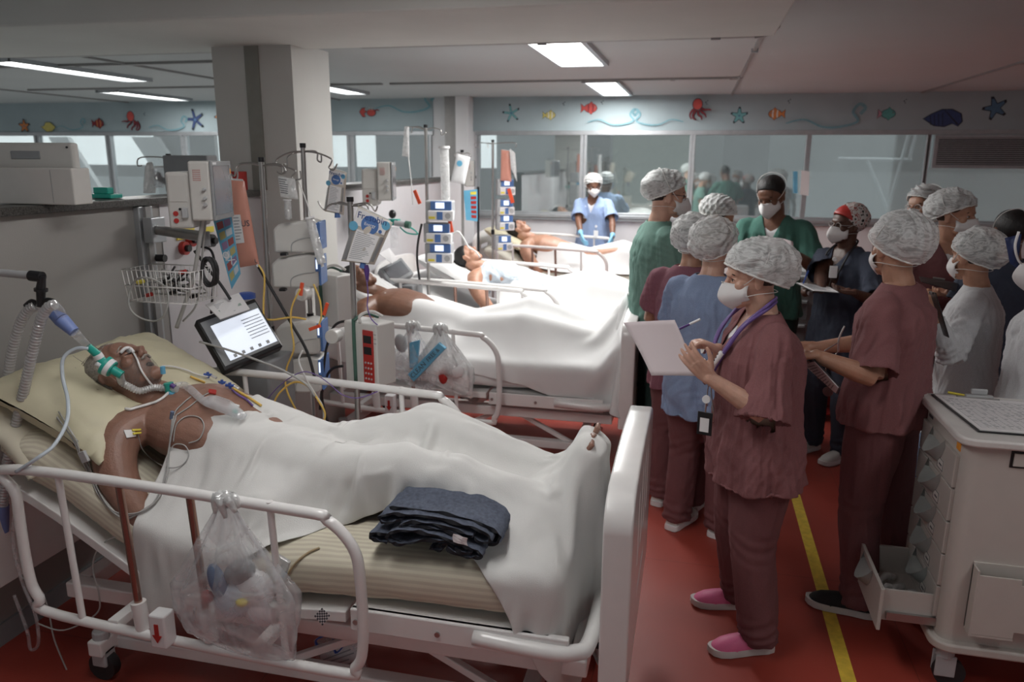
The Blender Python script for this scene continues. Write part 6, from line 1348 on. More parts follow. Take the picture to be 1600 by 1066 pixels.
# second ventilator screen
q = Quad(W(592, 420, Y=5.5), W(627, 402, Y=5.8), W(627, 402, Y=5.8) + W(612, 446, Y=5.4) - W(592, 420, Y=5.5), W(612, 446, Y=5.4)); t = thing('ventilator', 'dark ventilator screen between the second and third beds', 'ventilator'); q.slab(MB(), 0, 1, 0, 1, -.05, 0).build('screen_housing', M['greyp'], t, bevel=.006); q.slab(MB(), .12, .9, .15, .85, 0, .003).build('screen', M['screendark'], t); c = q.pt(.5, .5); MB().box(c.x - .16, c.x + .12, c.y + .02, c.y + .26, 0, c.z - .12).build('cabinet', M['greyp'], t, bevel=.01)
q = Quad(W(592, 397, Y=5.5), W(608, 388, Y=5.65), W(622, 406, Y=5.6), W(612, 412, Y=5.45)); tag(q.slab(MB(), 0, 1, 0, 1, 0, .003).build('paper_sheet', M['paper'], None), 'white paper resting on the dark ventilator screen', 'paper')
# wall outlets and gas manifold
for x, y, lb, mt in ((300, 375, 'wall gas outlet with yellow tag right of the monitor arm', 'red'), (331, 376, 'wall gas outlet behind the blue instruction card', 'black'), (289, 388, 'red-rimmed wall outlet under the monitor arm', 'red')):
    c = W(x, y, X=PX + .02); t = thing('gas_outlet', lb, 'outlet', (PX, c.y, c.z)); MB().cyl((.005, 0, 0), (.03, 0, 0), .035).build('rim', M[mt], t, 60); MB().cyl((.03, 0, 0), (.05, 0, 0), .018).build('valve', M['black'], t, 60); MB().box(.004, .012, -.04, .04, .045, .075).build('tag', M['yellowl'], t)
c = W(615, 348, Y=5.9); t = thing('gas_manifold', 'green-capped gas manifold behind the feed bag', 'manifold', c); MB().box(-.05, .05, -.03, .03, -.02, .03).build('block', M['teal'], t, bevel=.006); MB().cyl((.02, -.02, 0), (.11, -.02, -.01), .024).build('side_tube', M['lgrey'], t, 60); MB().cyl((.11, -.02, -.01), (.15, -.02, -.015), .03).build('green_cap', M['green'], t, 60); MB().ell((0, -.02, .07), (.03, .03, .035)).build('black_knob', M['black'], t, 180); MB().lathe([(.03, -.2), (.035, -.04)], 16).build('cup', M['film2'], t, 60)
# ---------------------------------------------------------------- things behind the partition on the left
c = W(60, 322, X=-2.68); t = thing('ultrasound_machine', 'large beige machine seen from the back on the granite counter at the left', 'machine', (-2.74, c.y, 1.712), radians(4)); t.scale = (.8, .8, .74)
MB().box(-.42, .31, .0, .05, .02, .33).build('rear_shell', M['beige'], t, bevel=.014, seg=3); MB().box(-.05, .12, -.004, .004, .24, .285).build('vent_recess', M['greyp'], t, bevel=.004)
MB().box(-.38, -.33, -.004, .003, .05, .24).build('side_panel', M['beige'], t, bevel=.003); MB().cyl((.28, 0, .305), (.28, -.004, .305), .006).build('screw', M['black'], t); MB().cyl((-.37, 0, .305), (-.37, -.004, .305), .006).build('screw', M['black'], t)
b2 = MB().box(-.22, .40, -.14, -.01, 0, .195).build('rear_box', M['beige'], t, bevel=.006); MB().box(-.20, -.13, -.1425, -.139, .10, .17).build('rating_label', M['paper'], b2); MB().box(-.20, -.13, -.1425, -.139, .03, .065).build('orange_sticker', M['orangel'], b2)
m = MB()
for k in range(6): m.box(-.195, -.14, -.1435, -.1424, .108 + k * .01, .112 + k * .01)
m.build('label_print', M['inkgrey'], b2)
for x in (-.1, .28): MB().box(x, x + .002, -.1415, -.139, .01, .185).build('seam', M['greyp'], b2)
for nm, lb, px, py, mt, s_ in (('bottle', 'clear bottle with blue cap on the counter behind the partition', 262, 296, 'milky', 1), ('tray', 'teal tray on the counter behind the partition', 165, 303, 'teal', 1)):
    c = W(px, py, X=-3.0)
    if nm == 'tray': MB().box(-.07, .07, -.04, .04, 0, .02).box(-.04, .04, -.02, .02, .02, .05).build(nm, M[mt], None, bevel=.004, loc=(-2.71, W(px, py, X=-2.7).y, 1.712)); tag(C.objects[-1], lb, 'tray')
q = Quad(*[W(p[0], p[1], X=-3.1) for p in ((229, 255), (238, 254), (243, 302), (224, 302))]); bag('wrapped white pouch hanging from the stand behind the partition', q, M['milky'], .04)
q = Quad(*[W(p[0], p[1], X=-3.08) for p in ((240, 260), (264, 260), (266, 292), (240, 294))]); r, q = bag('clear bag with dark contents hanging behind the partition', q, M['film'], .06); m = MB(); rs = np.random.RandomState(3)
for k in range(6): m.ell(q.pt(rs.uniform(.2, .8), rs.uniform(.3, .8), 0), (.02, .012, .02), 8, 6)
o = m.build('dark_contents', M['greyp'], r, 180); o['kind'] = 'stuff'
MB().box(-.14, .14, -.05, .05, 0, .2).build('dark_monitor', M['greyp'], None, bevel=.008, loc=(-2.76, W(300, 285, X=-2.76).y, 1.712)); tag(C.objects[-1], 'dark grey screen standing behind the partition beside the patient monitor', 'monitor')
c = W(350, 288, Y=4.15); t = thing('sharps_box', 'red box on the granite top behind the drip stand', 'box', (PX - .06, 4.12, 1.712)); MB().box(-.06, .06, -.05, .05, 0, .11).build('box_body', M['red'], t, bevel=.005)

# ================================================================ FOREGROUND DETAILS
# folded dark blanket: layered ribbon profiles swept across the bed
def blanket():
    t = thing('folded_blanket', 'dark grey-blue blanket folded in uneven layers on the edge of the nearest mattress', 'blanket', (-.25, .42, .174)); t.scale = (.70, .8, .75)
    def ribbon(pts, y0, y1, th, name, skew=.0, mt='denim'):
        P = crm([(x, 0, z) for x, z in pts], 7); up, dn = [], []
        for i, p in enumerate(P):
            d = (P[min(i + 1, len(P) - 1)] - P[max(i - 1, 0)]).normalized(); w = th / 2 * (1 + .15 * sin(i * 1.3)); up.append(p + V(-d.z, 0, d.x) * w); dn.append(p - V(-d.z, 0, d.x) * w)
        sec = up + dn[::-1]; m = MB(); K = 9; R = []
        for k in range(K + 1):
            y = y0 + (y1 - y0) * k / K; R.append([(q.x + skew * (y - y0) + .004 * sin(k * 1.7 + i * .6), y + .004 * sin(i * .9), q.z + .003 * sin(k * 2.1 + i * .5)) for i, q in enumerate(sec)])
        n = len(sec)
        for i in range(K):
            m.add(R[i] + R[i + 1], [[k, (k + 1) % n, n + (k + 1) % n, n + k] for k in range(n)])
        m.mi = 1
        for rr in (R[0], R[-1]):
            h = n // 2; m.add(rr, [[k, k + 1, n - 2 - k, n - 1 - k] for k in range(h - 1)])
        o = m.build(name, [M[mt], M['denimedge']], t); weld(o, .0006); shade(o, 50); return o
    z = .695
    ribbon([(-.93, z + .012), (-.99, z + .02), (-1.01, z + .038), (-.98, z + .052), (-.93, z + .05), (-.88, z + .03), (-.85, z + .018)], 2.085, 2.32, .013, 'blanket_fold')
    ribbon([(-.60, z + .03), (-.55, z + .018), (-.52, z + .03), (-.55, z + .05), (-.62, z + .062), (-.72, z + .058), (-.82, z + .03), (-.88, z + .022), (-.915, z + .035), (-.91, z + .062), (-.86, z + .085), (-.78, z + .09), (-.68, z + .083), (-.58, z + .06), (-.50, z + .038), (-.475, z + .018), (-.50, z + .004), (-.56, z + .004), (-.64, z + .03)], 2.07, 2.34, .012, 'blanket_fold')
    ribbon([(-.72, z + .02), (-.70, z + .008), (-.66, z + .016), (-.68, z + .036), (-.63, z + .044), (-.59, z + .02), (-.56, z + .026)], 2.082, 2.3, .010, 'blanket_fold')
    ribbon([(-.86, z + .115), (-.93, z + .098), (-.965, z + .105), (-.96, z + .125), (-.90, z + .140), (-.80, z + .148), (-.66, z + .142), (-.54, z + .125), (-.46, z + .098), (-.44, z + .075), (-.47, z + .06), (-.52, z + .072)], 2.10, 2.36, .012, 'blanket_fold')
    ribbon([(-.52, z + .086), (-.60, z + .108), (-.70, z + .122), (-.80, z + .12), (-.86, z + .102), (-.84, z + .092), (-.77, z + .104), (-.66, z + .1), (-.58, z + .082)], 2.09, 2.34, .011, 'blanket_fold')
    ribbon([(-.93, z + .152), (-.85, z + .158), (-.7, z + .156), (-.55, z + .14), (-.45, z + .112), (-.41, z + .08), (-.42, z + .045), (-.46, z + .04)], 2.13, 2.37, .012, 'blanket_fold')
    m = MB(); g = [[(-.60 + .022 * i - .006 * sin(j), 2.065 + .003 * sin(i * 2 + j), z + .105 - .012 * j - .004 * i) for j in range(4)] for i in range(4)]; m.grid(g); m.build('care_tag', M['paper'], t, solid=.001)
blanket()
# knotted plastic bag on the near rail
def plastic_bag(lab, top, w, h, mt, seed, contents, lean=0, d=.10, name='plastic_bag'):
    t = thing(name, lab, 'bag', top); n, k_ = 56, 40; R = []; rs = np.random.RandomState(seed); ph = rs.rand(8) * 6
    for j in range(k_ + 1):
        v = j / k_; ww = w * (.10 + .90 * min(1, (v / .62)) ** 1.15) if v > .05 else w * .10
        if v > .85: ww *= 1 - .10 * (v - .85) / .15
        dd = d * (.14 + .86 * math.sin(min(v * 1.25, 1) * pi / 2) ** 1.3) * (1 if v < .82 else max(.06, 1 - ((v - .82) / .18) ** 1.5)); ring = []
        for i in range(n):
            a = 2 * pi * i / n; r = 1 + (.055 + .10 * (1 - v)) * sin(a * 9 + ph[0] + v * 1.5) + .045 * sin(a * 15 + ph[1] - v * 3) + .02 * sin(a * 23 + v * 11)
            ring.append((ww / 2 * cos(a) * r + lean * v * h, dd / 2 * sin(a) * r, -v * h - .035 * w / .3 * v * cos(a + ph[2]) - (0.03 * cos(a) if v > .9 else 0)))
        R.append(ring)
    MB().rings(R).build('bag_film', mt, t, 180)
    m = MB()
    for q in range(7): a = q * .9; m.tube([(.0, 0, -.02), (.03 * cos(a), .02 * sin(a), .012), (.05 * cos(a + .4), .02 * sin(a), -.02 + .03 * sin(q))], [.010, .016, .006], 7, smooth=3)
    m.ell((0, 0, 0), (.03, .022, .02), 12, 8); m.build('knot', M['milky'], t, 180)
    for nm, c, r, mt2 in contents: MB().ell(c, r, 14, 10, rot=Matrix.Rotation(rs.uniform(-.6, .6), 3, 'Y')).build(nm, M[mt2], t, 180)
    return t
plastic_bag('large translucent plastic bag of waste knotted on the near rail of the nearest bed', W(352, 782, Y=1.93), .42, .49, M['film'], 3,
    [('blue_lump', (.0, .0, -.34), (.075, .035, .06), 'gownblue'), ('white_lump', (.07, .01, -.30), (.07, .035, .07), 'whitep'), ('grey_lump', (.03, 0, -.24), (.06, .03, .04), 'greyp'), ('yellow_scrap', (.045, -.025, -.33), (.02, .015, .014), 'yellowl'), ('red_scrap', (-.08, -.02, -.33), (.022, .012, .022), 'red'), ('blue_scrap', (-.04, -.02, -.27), (.03, .02, .06), 'jeans'), ('white_lump', (.09, 0, -.38), (.05, .03, .04), 'pinkpaper')], lean=.02)
# two bags on the rail of the second bed
tb = plastic_bag('clear bag with a blue toothpaste-like box tied to the rail of the second bed', W(645, 508, Y=4.33), .30, .36, M['film2'], 5, [('white_lump', (-.08, 0, -.12), (.04, .03, .06), 'lgrey'), ('dark_lump', (.05, .02, -.24), (.05, .03, .05), 'purple')], lean=-.03)
q = QW(4.25, (637, 585), (685, 536), (696, 545), (646, 597)); t = thing('blue_box', 'blue box printed FREE & CLEAN inside the clear bag on the second bed', 'box'); q.slab(MB(), 0, 1, 0, 1, -.03, 0).build('carton', M['sky'], t, bevel=.003); text_obj('CLEAN', .042, q.mat(.25, .5, .001), M['ink'], t); text_obj('FREE &', .036, q.mat(.72, .5, .001), M['ink'], t)
q = QW(4.3, (640, 536), (655, 532), (652, 575), (640, 575)); tag(q.slab(MB(), 0, 1, 0, 1, -.02, 0).build('blue_packet', M['sky'], None), 'smaller upright blue packet inside the clear bag on the second bed', 'packet')
plastic_bag('milky empty-looking bag with a red-edged box tied right of the clear bag', W(688, 512, Y=4.33), .34, .36, M['milky'], 8, [('box_red', (.02, -.02, -.30), (.03, .02, .05), 'red'), ('box_white', (.10, -.02, -.26), (.06, .03, .05), 'whitep')], lean=.10)
# document bag under the nearest bed
q = QW(2.25, (490, 1000), (552, 965), (585, 1075), (500, 1090)); t = thing('document_bag', 'clear bag of papers and a blue strap hanging under the nearest bed', 'bag'); weld(q.puff(MB(), .05, wob=.004).build('bag_film', M['film2'], t, 180)); q.slab(MB(), .1, .95, .3, .98, -.004, .0).build('printed_sheet', M['paper'], t); lines(q, M['inkgrey'], t, .15, .9, .38, .95, 9, .001, 3)
tag(MB().tube([W(a, b, Y=2.2) for a, b in ((498, 1012), (494, 1000), (516, 990), (540, 978), (548, 985), (540, 1005), (525, 1020), (520, 1000))], .007, 6, smooth=5, sq=.4).build('strap', M['blue'], None, 180), 'blue strap looped around the document bag under the nearest bed', 'strap')
q = QW(2.05, (503, 950), (516, 962), (504, 978), (491, 963)); t = thing('bed_label', 'small diamond label with black and white checks on the bedding edge', 'label'); q.slab(MB(), 0, 1, 0, 1, -.001, 0).build('label_base', M['paper'], t)
m = MB()
for i in range(7):
    for j in range(7):
        if (i + j) % 2 == 0: q.slab(m, i / 7, (i + 1) / 7, j / 7, (j + 1) / 7, 0, .0006)
m.build('check_pattern', M['ink'], t)
# clear tubing with amber fluid over the mattress edge
for nm, lb, pts, r0, mt, Y in (('clear_tube', 'clear tube hanging off the left end of the nearest bed', [(30, 760), (20, 840), (35, 910), (55, 960), (60, 1005), (48, 1015), (42, 985), (22, 930)], .006, 'film2', 2.05),
    ('grey_cable', 'thin grey cable falling from the pillow side to the floor', [(30, 900), (60, 920), (75, 950), (85, 1000), (110, 1060)], .003, 'cablegrey', 2.1), ('grey_cable', 'thin grey cable dipping below the rail of the nearest bed', [(205, 830), (160, 850), (145, 885), (155, 930), (150, 960), (100, 985), (60, 975)], .003, 'cablegrey', 2.08)):
    tubeobj(nm, lb, 'tube', pts, r0, M[mt], Y)
q = QW(2.0, (432, 868), (452, 880), (444, 905), (428, 898)); t = thing('drain_chamber', 'small clear drain chamber with a blue end beside the plastic bag', 'chamber'); q.slab(MB(), 0, 1, 0, .7, -.015, .0).build('chamber', M['milky'], t, bevel=.003); q.slab(MB(), 0, 1, .7, 1, -.015, 0).build('blue_end', M['sky'], t, bevel=.003)
from mathutils.bvhtree import BVHTree
def surf_trees():
    bpy.context.view_layer.update(); dg = bpy.context.evaluated_depsgraph_get(); out = []
    for o in list(C.objects):
        r = o
        while r.parent: r = r.parent
        if o.type == 'MESH' and (r == PAT1 or (r.name in ('pillow', 'folded_bedding', 'bed_sheet')) or (r.name == 'hospital_bed' and o.name == 'mattress')):
            e = o.evaluated_get(dg); me = e.to_mesh(); mw = o.matrix_world; out.append(BVHTree.FromPolygons([mw @ v.co for v in me.vertices], [tuple(q.vertices) for q in me.polygons])); e.to_mesh_clear()
    return out
TREES = surf_trees()
def on_skin(px, py, off=.004, Y=None):
    """point lying on the patient or bedding where the photo shows it"""
    o = V(0, 0, EYE); d = (W(px, py, Y=2.4) - o).normalized(); best = None
    for t in TREES:
        h = t.ray_cast(o, d)
        if h[0] is not None and (best is None or h[3] < best[3]): best = h
    if best is None or (Y and abs(best[0].y - Y) > .5): return W(px, py, Y=Y or 2.4)
    n = best[1] if best[1].dot(d) < 0 else -best[1]; return best[0] + n * off
# ---------------------------------------------------------------- breathing circuit of the nearest patient
def HW(p, Y): return W(p[0], p[1], Y=(p[2] if len(p) > 2 else Y))
t = thing('circuit_arm', 'grey support arm with a black joint holding the breathing hoses at the left edge', 'arm', (0, 0, 0)); Y = 2.2
MB().cyl(HW((-60, 421), Y), HW((52, 431), Y), .014).build('arm_tube', M['lgrey'], t, 60); MB().cyl(HW((48, 431), Y), HW((66, 433), Y), .019).build('elbow_joint', M['black'], t, 60)
MB().tube([HW((66, 431), Y), HW((64, 450), Y), HW((64, 478), Y)], [.012, .016, .014], 12).build('drop_joint', M['black'], t, 60); MB().cyl(HW((64, 451), Y), HW((64, 455), Y), .022).build('ring', M['black'], t, 60)
m = MB(); m.tube([HW(p, Y) for p in ((40, 478), (50, 471), (62, 477), (70, 470), (82, 470), (90, 477))], .009, 8, smooth=5); m.build('hose_clip', M['black'], t, 180)
MB().cyl(HW((-60, 421), Y), HW((-60, 1100), Y), .02).build('support_post', M['lgrey'], t, 60)
H1 = [HW(p, 2.2) for p in ((56, 478), (45, 484), (32, 505), (20, 545), (10, 600), (0, 660), (-6, 760), (-4, 870))]; H2_ = [HW(p, 2.14) for p in ((86, 476), (76, 480), (64, 500), (52, 545), (42, 590), (28, 650), (12, 720), (4, 800), (3, 900))]
tag(corr(H1, .0165).build('breathing_hose', M['hose'], None, 180), 'clear corrugated breathing hose farther left, going down the edge of the photo', 'hose'); tag(corr(H2_, .0165).build('breathing_hose', M['hose'], None, 180), 'clear corrugated breathing hose nearer the bed, joined to the blue cuff', 'hose')
tag(MB().cyl(HW((4, 790), 2.14), HW((4, 830), 2.14), .022).build('blue_cuff', M['bluecuff'], None, 60), 'blue cuff low on the nearer breathing hose', 'cuff')
Y = 2.22
t = thing('hose_connector', 'blue cone cuff and clear adapter joining the hoses to the green filter', 'connector'); MB().cyl(HW((82, 490), Y), HW((96, 500), Y), .018, .026).cyl(HW((96, 500), Y), HW((116, 519), Y), .026, .019).build('blue_cone', M['bluecuff'], t, 60)
MB().cyl(HW((116, 519), Y), HW((137, 541), 2.28), .017, .013).build('clear_adapter', M['film2'], t, 60); MB().tube([HW((86, 478), 2.16), HW((92, 484), 2.2), HW((98, 496), Y)], .016, 12, smooth=3).build('clear_elbow', M['film2'], t, 60)
t = thing('breathing_filter', 'green and white breathing filter lying beside the face of the nearest patient', 'filter'); a, b_, c, d = HW((137, 541), 2.28), HW((152, 554), 2.30), HW((163, 570), 2.31), HW((183, 582), 2.32)
MB().cyl(a, b_, .013, .015).build('green_port', M['teal'], t, 60); MB().cyl(b_, b_.lerp(c, .4), .017).build('white_ring', M['whitep'], t, 60); MB().cyl(b_.lerp(c, .3), c, .015, .02).build('green_neck', M['teal'], t, 60)
dv = (d - c).normalized(); MB().cyl(c - dv * .0, c + dv * .012, .036, n=24).build('green_disc', M['teal'], t, 60); MB().cyl(c + dv * .012, c + dv * .030, .034, n=24).build('white_disc', M['whitep'], t, 60); MB().cyl(c + dv * .030, c + dv * .034, .030).build('disc_rim', M['teal'], t, 60)
MB().cyl(c + dv * .03, d + dv * .02, .016).build('green_port', M['teal'], t, 60); MB().cyl(HW((150, 568), 2.28), HW((157, 572), 2.29), .008).build('luer_cap', M['whitep'], t, 60)
tag(corr([d + dv * .01, on_skin(196, 594, .02, 2.3), on_skin(206, 601, .018, 2.3), on_skin(220, 606, .018, 2.3), on_skin(240, 609, .018, 2.33), on_skin(262, 612, .022, 2.38)], .0125, .009, .16, 12).build('corrugated_tube', M['milky'], None, 180), 'short white corrugated tube along the jaw of the nearest patient', 'tube')
t = thing('tracheostomy_fitting', 'green and clear fitting with purple clip at the throat of the nearest patient', 'fitting'); c = on_skin(265, 612, .02, 2.38); MB().cyl(c, c + V(.035, 0, .0), .014).build('clear_body', M['milky'], t, 60); MB().cyl(c + V(0, 0, .022), c + V(.005, 0, -.02), .018).build('green_collar', M['teal'], t, 60); MB().cyl(c + V(.02, -.012, .02), c + V(.035, -.01, .01), .009).build('purple_clip', M['purple'], t, 60); MB().cyl(c + V(.01, -.01, -.03), c + V(.02, -.01, -.012), .012).build('blue_port', M['sky'], t, 60)
tubeobj('neck_strap', 'white strap running from the throat fitting around the neck', 'strap', [on_skin(a, b, .006, 2.4) for a, b in ((264, 616), (255, 624), (245, 630), (235, 633), (225, 636), (214, 639), (204, 642), (197, 641))], .0055, M['cablew'], 2.40)
tubeobj('suction_catheter', 'clear sleeved suction catheter lying across the chest', 'tube', [on_skin(a, b, .016, 2.45) for a, b in ((276, 610), (288, 608), (298, 614), (308, 624), (318, 632), (328, 637))], .014, M['film'], 2.4)
c0, c1 = on_skin(318, 633, .02, 2.45), on_skin(376, 656, .025, 2.5); m = MB(); m.tube([c0, c0.lerp(c1, .2) + V(0, 0, .01), c0.lerp(c1, .55) + V(0, 0, .012), c1], [.016, .036, .038, .018], 14, smooth=5, sq=.6); tag(m.build('suction_sleeve', M['film'], None, 180), 'crumpled clear plastic sleeve on the chest near the sheet hem', 'sleeve')
t = thing('suction_valve', 'white valve with green tab at the sheet hem on the chest', 'valve'); c = on_skin(366, 648, .03, 2.5); MB().cbox((0, 0, 0), (.035, .02, .022), Tm(c, .2, 0, .3)).build('white_block', M['whitep'], t, bevel=.003); MB().cbox((0, 0, 0), (.018, .014, .01), Tm(c + V(.012, -.012, -.014), 0, 0, .5)).build('green_tab', M['teal'], t, bevel=.002)
# feeding tube taped on the face, drawn by its holder
t = thing('tube_holder', 'white plastic tube clamp resting on the face of the nearest patient', 'clamp'); c = on_skin(203, 549, .01, 2.34); m = MB(); m.tube([on_skin(a, b, .009, 2.34) for a, b in ((190, 554), (194, 546), (204, 545), (210, 553))], .0065, 8, smooth=4); m.build('bracket', M['whitep'], t, 180); MB().cyl(c, c + V(0, -.012, 0), .008).build('wheel', M['lgrey'], t, 60)
tubeobj('white_tube', 'thin white tube from the face clamp over the jaw to the throat', 'tube', [on_skin(a, b, .006, 2.31) for a, b in ((209, 552), (214, 563), (219, 576), (226, 588), (238, 602), (253, 612))], .0038, M['cablew'], 2.31)
tubeobj('white_tube', 'thin white tube from the chin across to the coloured stopcocks', 'tube', [on_skin(a, b, .012, Y_) for a, b, Y_ in ((253, 575, 2.4), (270, 576, 2.45), (290, 582, 2.5), (304, 588, 2.52), (322, 592, 2.6))], .0035, M['cablew'], 2.4)
MB().cyl(HW((254, 573), 2.37), HW((255, 584), 2.37), .009).build('blue_clip', M['sky'], None, 60); tag(C.objects['blue_clip'], 'small blue clip under the chin of the nearest patient', 'clip')
for k, (x, y) in enumerate(((322, 589), (344, 600), (358, 607))):
    c = on_skin(x, y, .012, 2.58); t = thing('stopcock', ('blue stopcock nearest the chin on the far chest', 'middle blue stopcock on the far chest', 'blue stopcock nearest the sheet on the far chest')[k], 'stopcock', c); MB().cyl((-.018, 0, 0), (.018, 0, 0), .006).cyl((0, 0, -.014), (0, 0, .012), .006).build('handle', M['blue'], t, 60); MB().cyl((.018, 0, -.002), (.04, 0, -.012), .006).build('clear_body', M['milky'], t, 60)
tubeobj('yellow_tube', 'yellow-ended line on the far side of the chest', 'tube', [on_skin(a, b, .007, 2.55) for a, b in ((296, 590), (306, 594), (318, 599))], .005, M['yellow'], 2.5); tubeobj('yellow_tube', 'yellow line running from the stopcocks under the sheet', 'tube', [on_skin(a, b, .007, 2.65) for a, b in ((364, 610), (378, 618), (392, 626), (408, 636))], .005, M['yellow'], 2.5)
tubeobj('lilac_tube', 'twisted lilac line beside the stopcocks', 'tube', [on_skin(a, b, .007, 2.6) for a, b in ((362, 612), (372, 620), (384, 627), (394, 636))], .004, M['lilac'], 2.5)
q = Quad(*[on_skin(a, b, .007, 2.5) for a, b in ((326, 610), (338, 612), (337, 618), (325, 616))]); tag(q.slab(MB(), 0, 1, 0, 1, -.004, 0).build('red_clip', M['red'], None), 'small red clip on the chest beside the suction catheter', 'clip')
tubeobj('drain_tube', 'thin brown-stained tube running over the mattress edge to the drain box', 'tube', [on_skin(a, b, .006, 2.1) for a, b in ((500, 858), (485, 864), (470, 874), (458, 886), (448, 900), (440, 914), (432, 928))], .004, mat('stained_tube', (.42, .33, .2), .35), 2.1)
# oxygen tube at the left
tubeobj('clear_tube', 'clear bluish tube arching from the filter over the pillow and down past the rail', 'tube', [(138, 545, 2.27), (118, 545, 2.25), (99, 560, 2.22), (98, 590, 2.2), (106, 625, 2.15), (104, 660, 2.08), (85, 695, 2.0), (60, 715, 1.95), (25, 738, 1.93)], .0065, mat('bluish_tube', (.55, .62, .68), .25), 2.2)
# ECG leads
t = thing('lead_connector', 'grey ECG lead connector lying on the mattress left of the pillow', 'connector'); MB().cyl(HW((44, 630), 2.2), HW((78, 646), 2.18), .018, .022).build('plug_body', M['greyp'], t, 60); MB().cyl(HW((78, 646), 2.18), HW((92, 652), 2.17), .022, .014).build('strain_relief', M['black'], t, 60)
E1 = [(90, 652, 2.17), (118, 690, 2.13), (128, 712, 2.1), (136, 735, 2.08), (150, 770, 2.06), (178, 798, 2.05), (200, 808, 2.05), (225, 800, 2.06), (248, 780, 2.12), (260, 745, 2.18), (262, 715, 2.22), (268, 680, 2.27), (272, 655, 2.30)]
for k in range(4): rs = np.random.RandomState(k); tubeobj('ecg_lead', ['grey ECG lead lowest in the bundle over the chest', 'grey ECG lead second in the bundle over the chest', 'grey ECG lead third in the bundle over the chest', 'grey ECG lead uppermost in the bundle over the chest'][k], 'cable', [on_skin(x + rs.uniform(-3, 3) + k * 1.5, y + rs.uniform(-3, 3) - k * 1.5, .006 + .003 * k, Y) for x, y, Y in E1], .0024, M['cablegrey'])
m = MB(); c = HW((131, 714), 2.08); MB().cbox((0, 0, 0), (.04, .012, .028), Tm(c, 0, 0, 1.2)).build('lead_clip', M['lgrey'], None, bevel=.002); tag(C.objects['lead_clip'], 'grey clip gathering the ECG leads beside the pillow', 'clip')
for lb, pts in (('grey ECG lead looping to the yellow electrode on the near shoulder', [(214, 678, 2.18), (220, 700, 2.17), (238, 720, 2.17), (262, 731, 2.18), (285, 728, 2.22), (296, 712, 2.26), (290, 696, 2.28), (275, 694, 2.28), (266, 705, 2.25)]), ('grey ECG lead making a wide circle on the chest', [(272, 690, 2.26), (276, 665, 2.3), (292, 652, 2.34), (312, 654, 2.36), (319, 668, 2.36), (312, 686, 2.33), (296, 692, 2.3)]), ('grey ECG lead running up the chest to the throat', [(268, 690, 2.26), (272, 650, 2.31), (286, 632, 2.36), (298, 622, 2.38)]), ('grey ECG lead crossing the chest to the red clip', [(276, 650, 2.31), (295, 638, 2.37), (315, 622, 2.44), (330, 614, 2.49)])):
    tubeobj('ecg_lead', lb, 'cable', [on_skin(x, y, .005, Y) for x, y, Y in pts], .0022, M['cablegrey'])
q = Quad(*[on_skin(a, b, .006, 2.2) for a, b in ((193, 673), (209, 672), (211, 682), (197, 685))]); t = thing('electrode', 'yellow-clipped chest electrode on the near shoulder', 'electrode'); q.slab(MB(), 0, 1, 0, 1, -.003, 0).build('pad', M['paper'], t); q.slab(MB(), .7, 1.5, .0, .25, 0, .008).build('yellow_clip', M['yellowl'], t); q.slab(MB(), .7, 1.5, .5, .75, 0, .008).build('yellow_clip', M['yellowl'], t)
c = on_skin(269, 651, .006, 2.3); tag(MB().cyl(c + V(-.004, 0, -.015), c + V(.004, 0, .016), .007).build('blue_electrode', M['jeans'], None, 60), 'small dark blue electrode on the breastbone', 'electrode')
# ---------------------------------------------------------------- things held and worn
def sheet_paper(lab, q, mt, bend=.02, name='paper_sheet', cat='paper', n=12, back=None):
    g = [[q.pt(i / n, j / n, bend * sin(pi * i / n) * (1 - .3 * j / n) + bend * .4 * sin(pi * j / n)) for j in range(n + 1)] for i in range(n + 1)]
    return tag(MB().grid(g).build(name, mt, None, 180, solid=.0012), lab, cat)
sheet_paper('pale pinkish sheet of paper held by the person writing', Quad(W(974, 504, Y=2.92), W(1054, 500, Y=2.82), W(1089, 588, Y=2.74), W(1018, 587, Y=2.84)), M['pinkpaper'], -.015)
def pen(lab, a, b, cap, body):
    t = thing('pen', lab, 'pen', a); d = Vector(b) - Vector(a); MB().cyl(d * .0, d * .5, .0042).build('grip', M[cap], t, 60); MB().cyl(d * .5, d, .0045).build('barrel', M[body], t, 60); MB().cyl(d * -.06, (0, 0, 0), .001, .004).build('tip', M['steel'], t, 60)
    return t
pen('white and purple pen in the hand of the person writing', W(1062, 514, Y=2.79), W(1094, 499, Y=2.77), 'purple', 'whitep')
def clipb(lab, q, ins=True):
    t = thing('clipboard', lab, 'clipboard'); q.slab(MB(), 0, 1, 0, 1, -.004, 0).build('board', M['black'], t, bevel=.001)
    if ins: q.slab(MB(), .05, .95, .06, .97, .0, .003).build('paper', M['paper'], t); lines(q, M['inkgrey'], t, .1, .9, .15, .9, 10, .0032, 3)
    q.slab(MB(), .35, .65, -.02, .05, .002, .010).build('clip', M['steel'], t, bevel=.001); return t
clipb('clipboard with white papers held by the person in navy scrubs', Quad(W(1240, 441, Y=4.75), W(1296, 448, Y=4.95), W(1313, 458, Y=4.6), W(1270, 455, Y=4.5)))
pen('dark blue pen in the hand of the person in navy scrubs', W(1255, 443, Y=4.7), W(1263, 423, Y=4.68), 'blue', 'blue')
clipb('dark clipboard held low by the person in black sneakers', Quad(W(1252, 566, Y=3.12), W(1272, 562, Y=2.95), W(1312, 606, Y=2.86), W(1308, 616, Y=3.0)))
clipb('dark tablet-like clipboard held level by the person in maroon v-neck', Quad(W(1436, 432, Y=4.5), W(1498, 442, Y=4.45), W(1494, 455, Y=4.3), W(1440, 440, Y=4.35)), False)
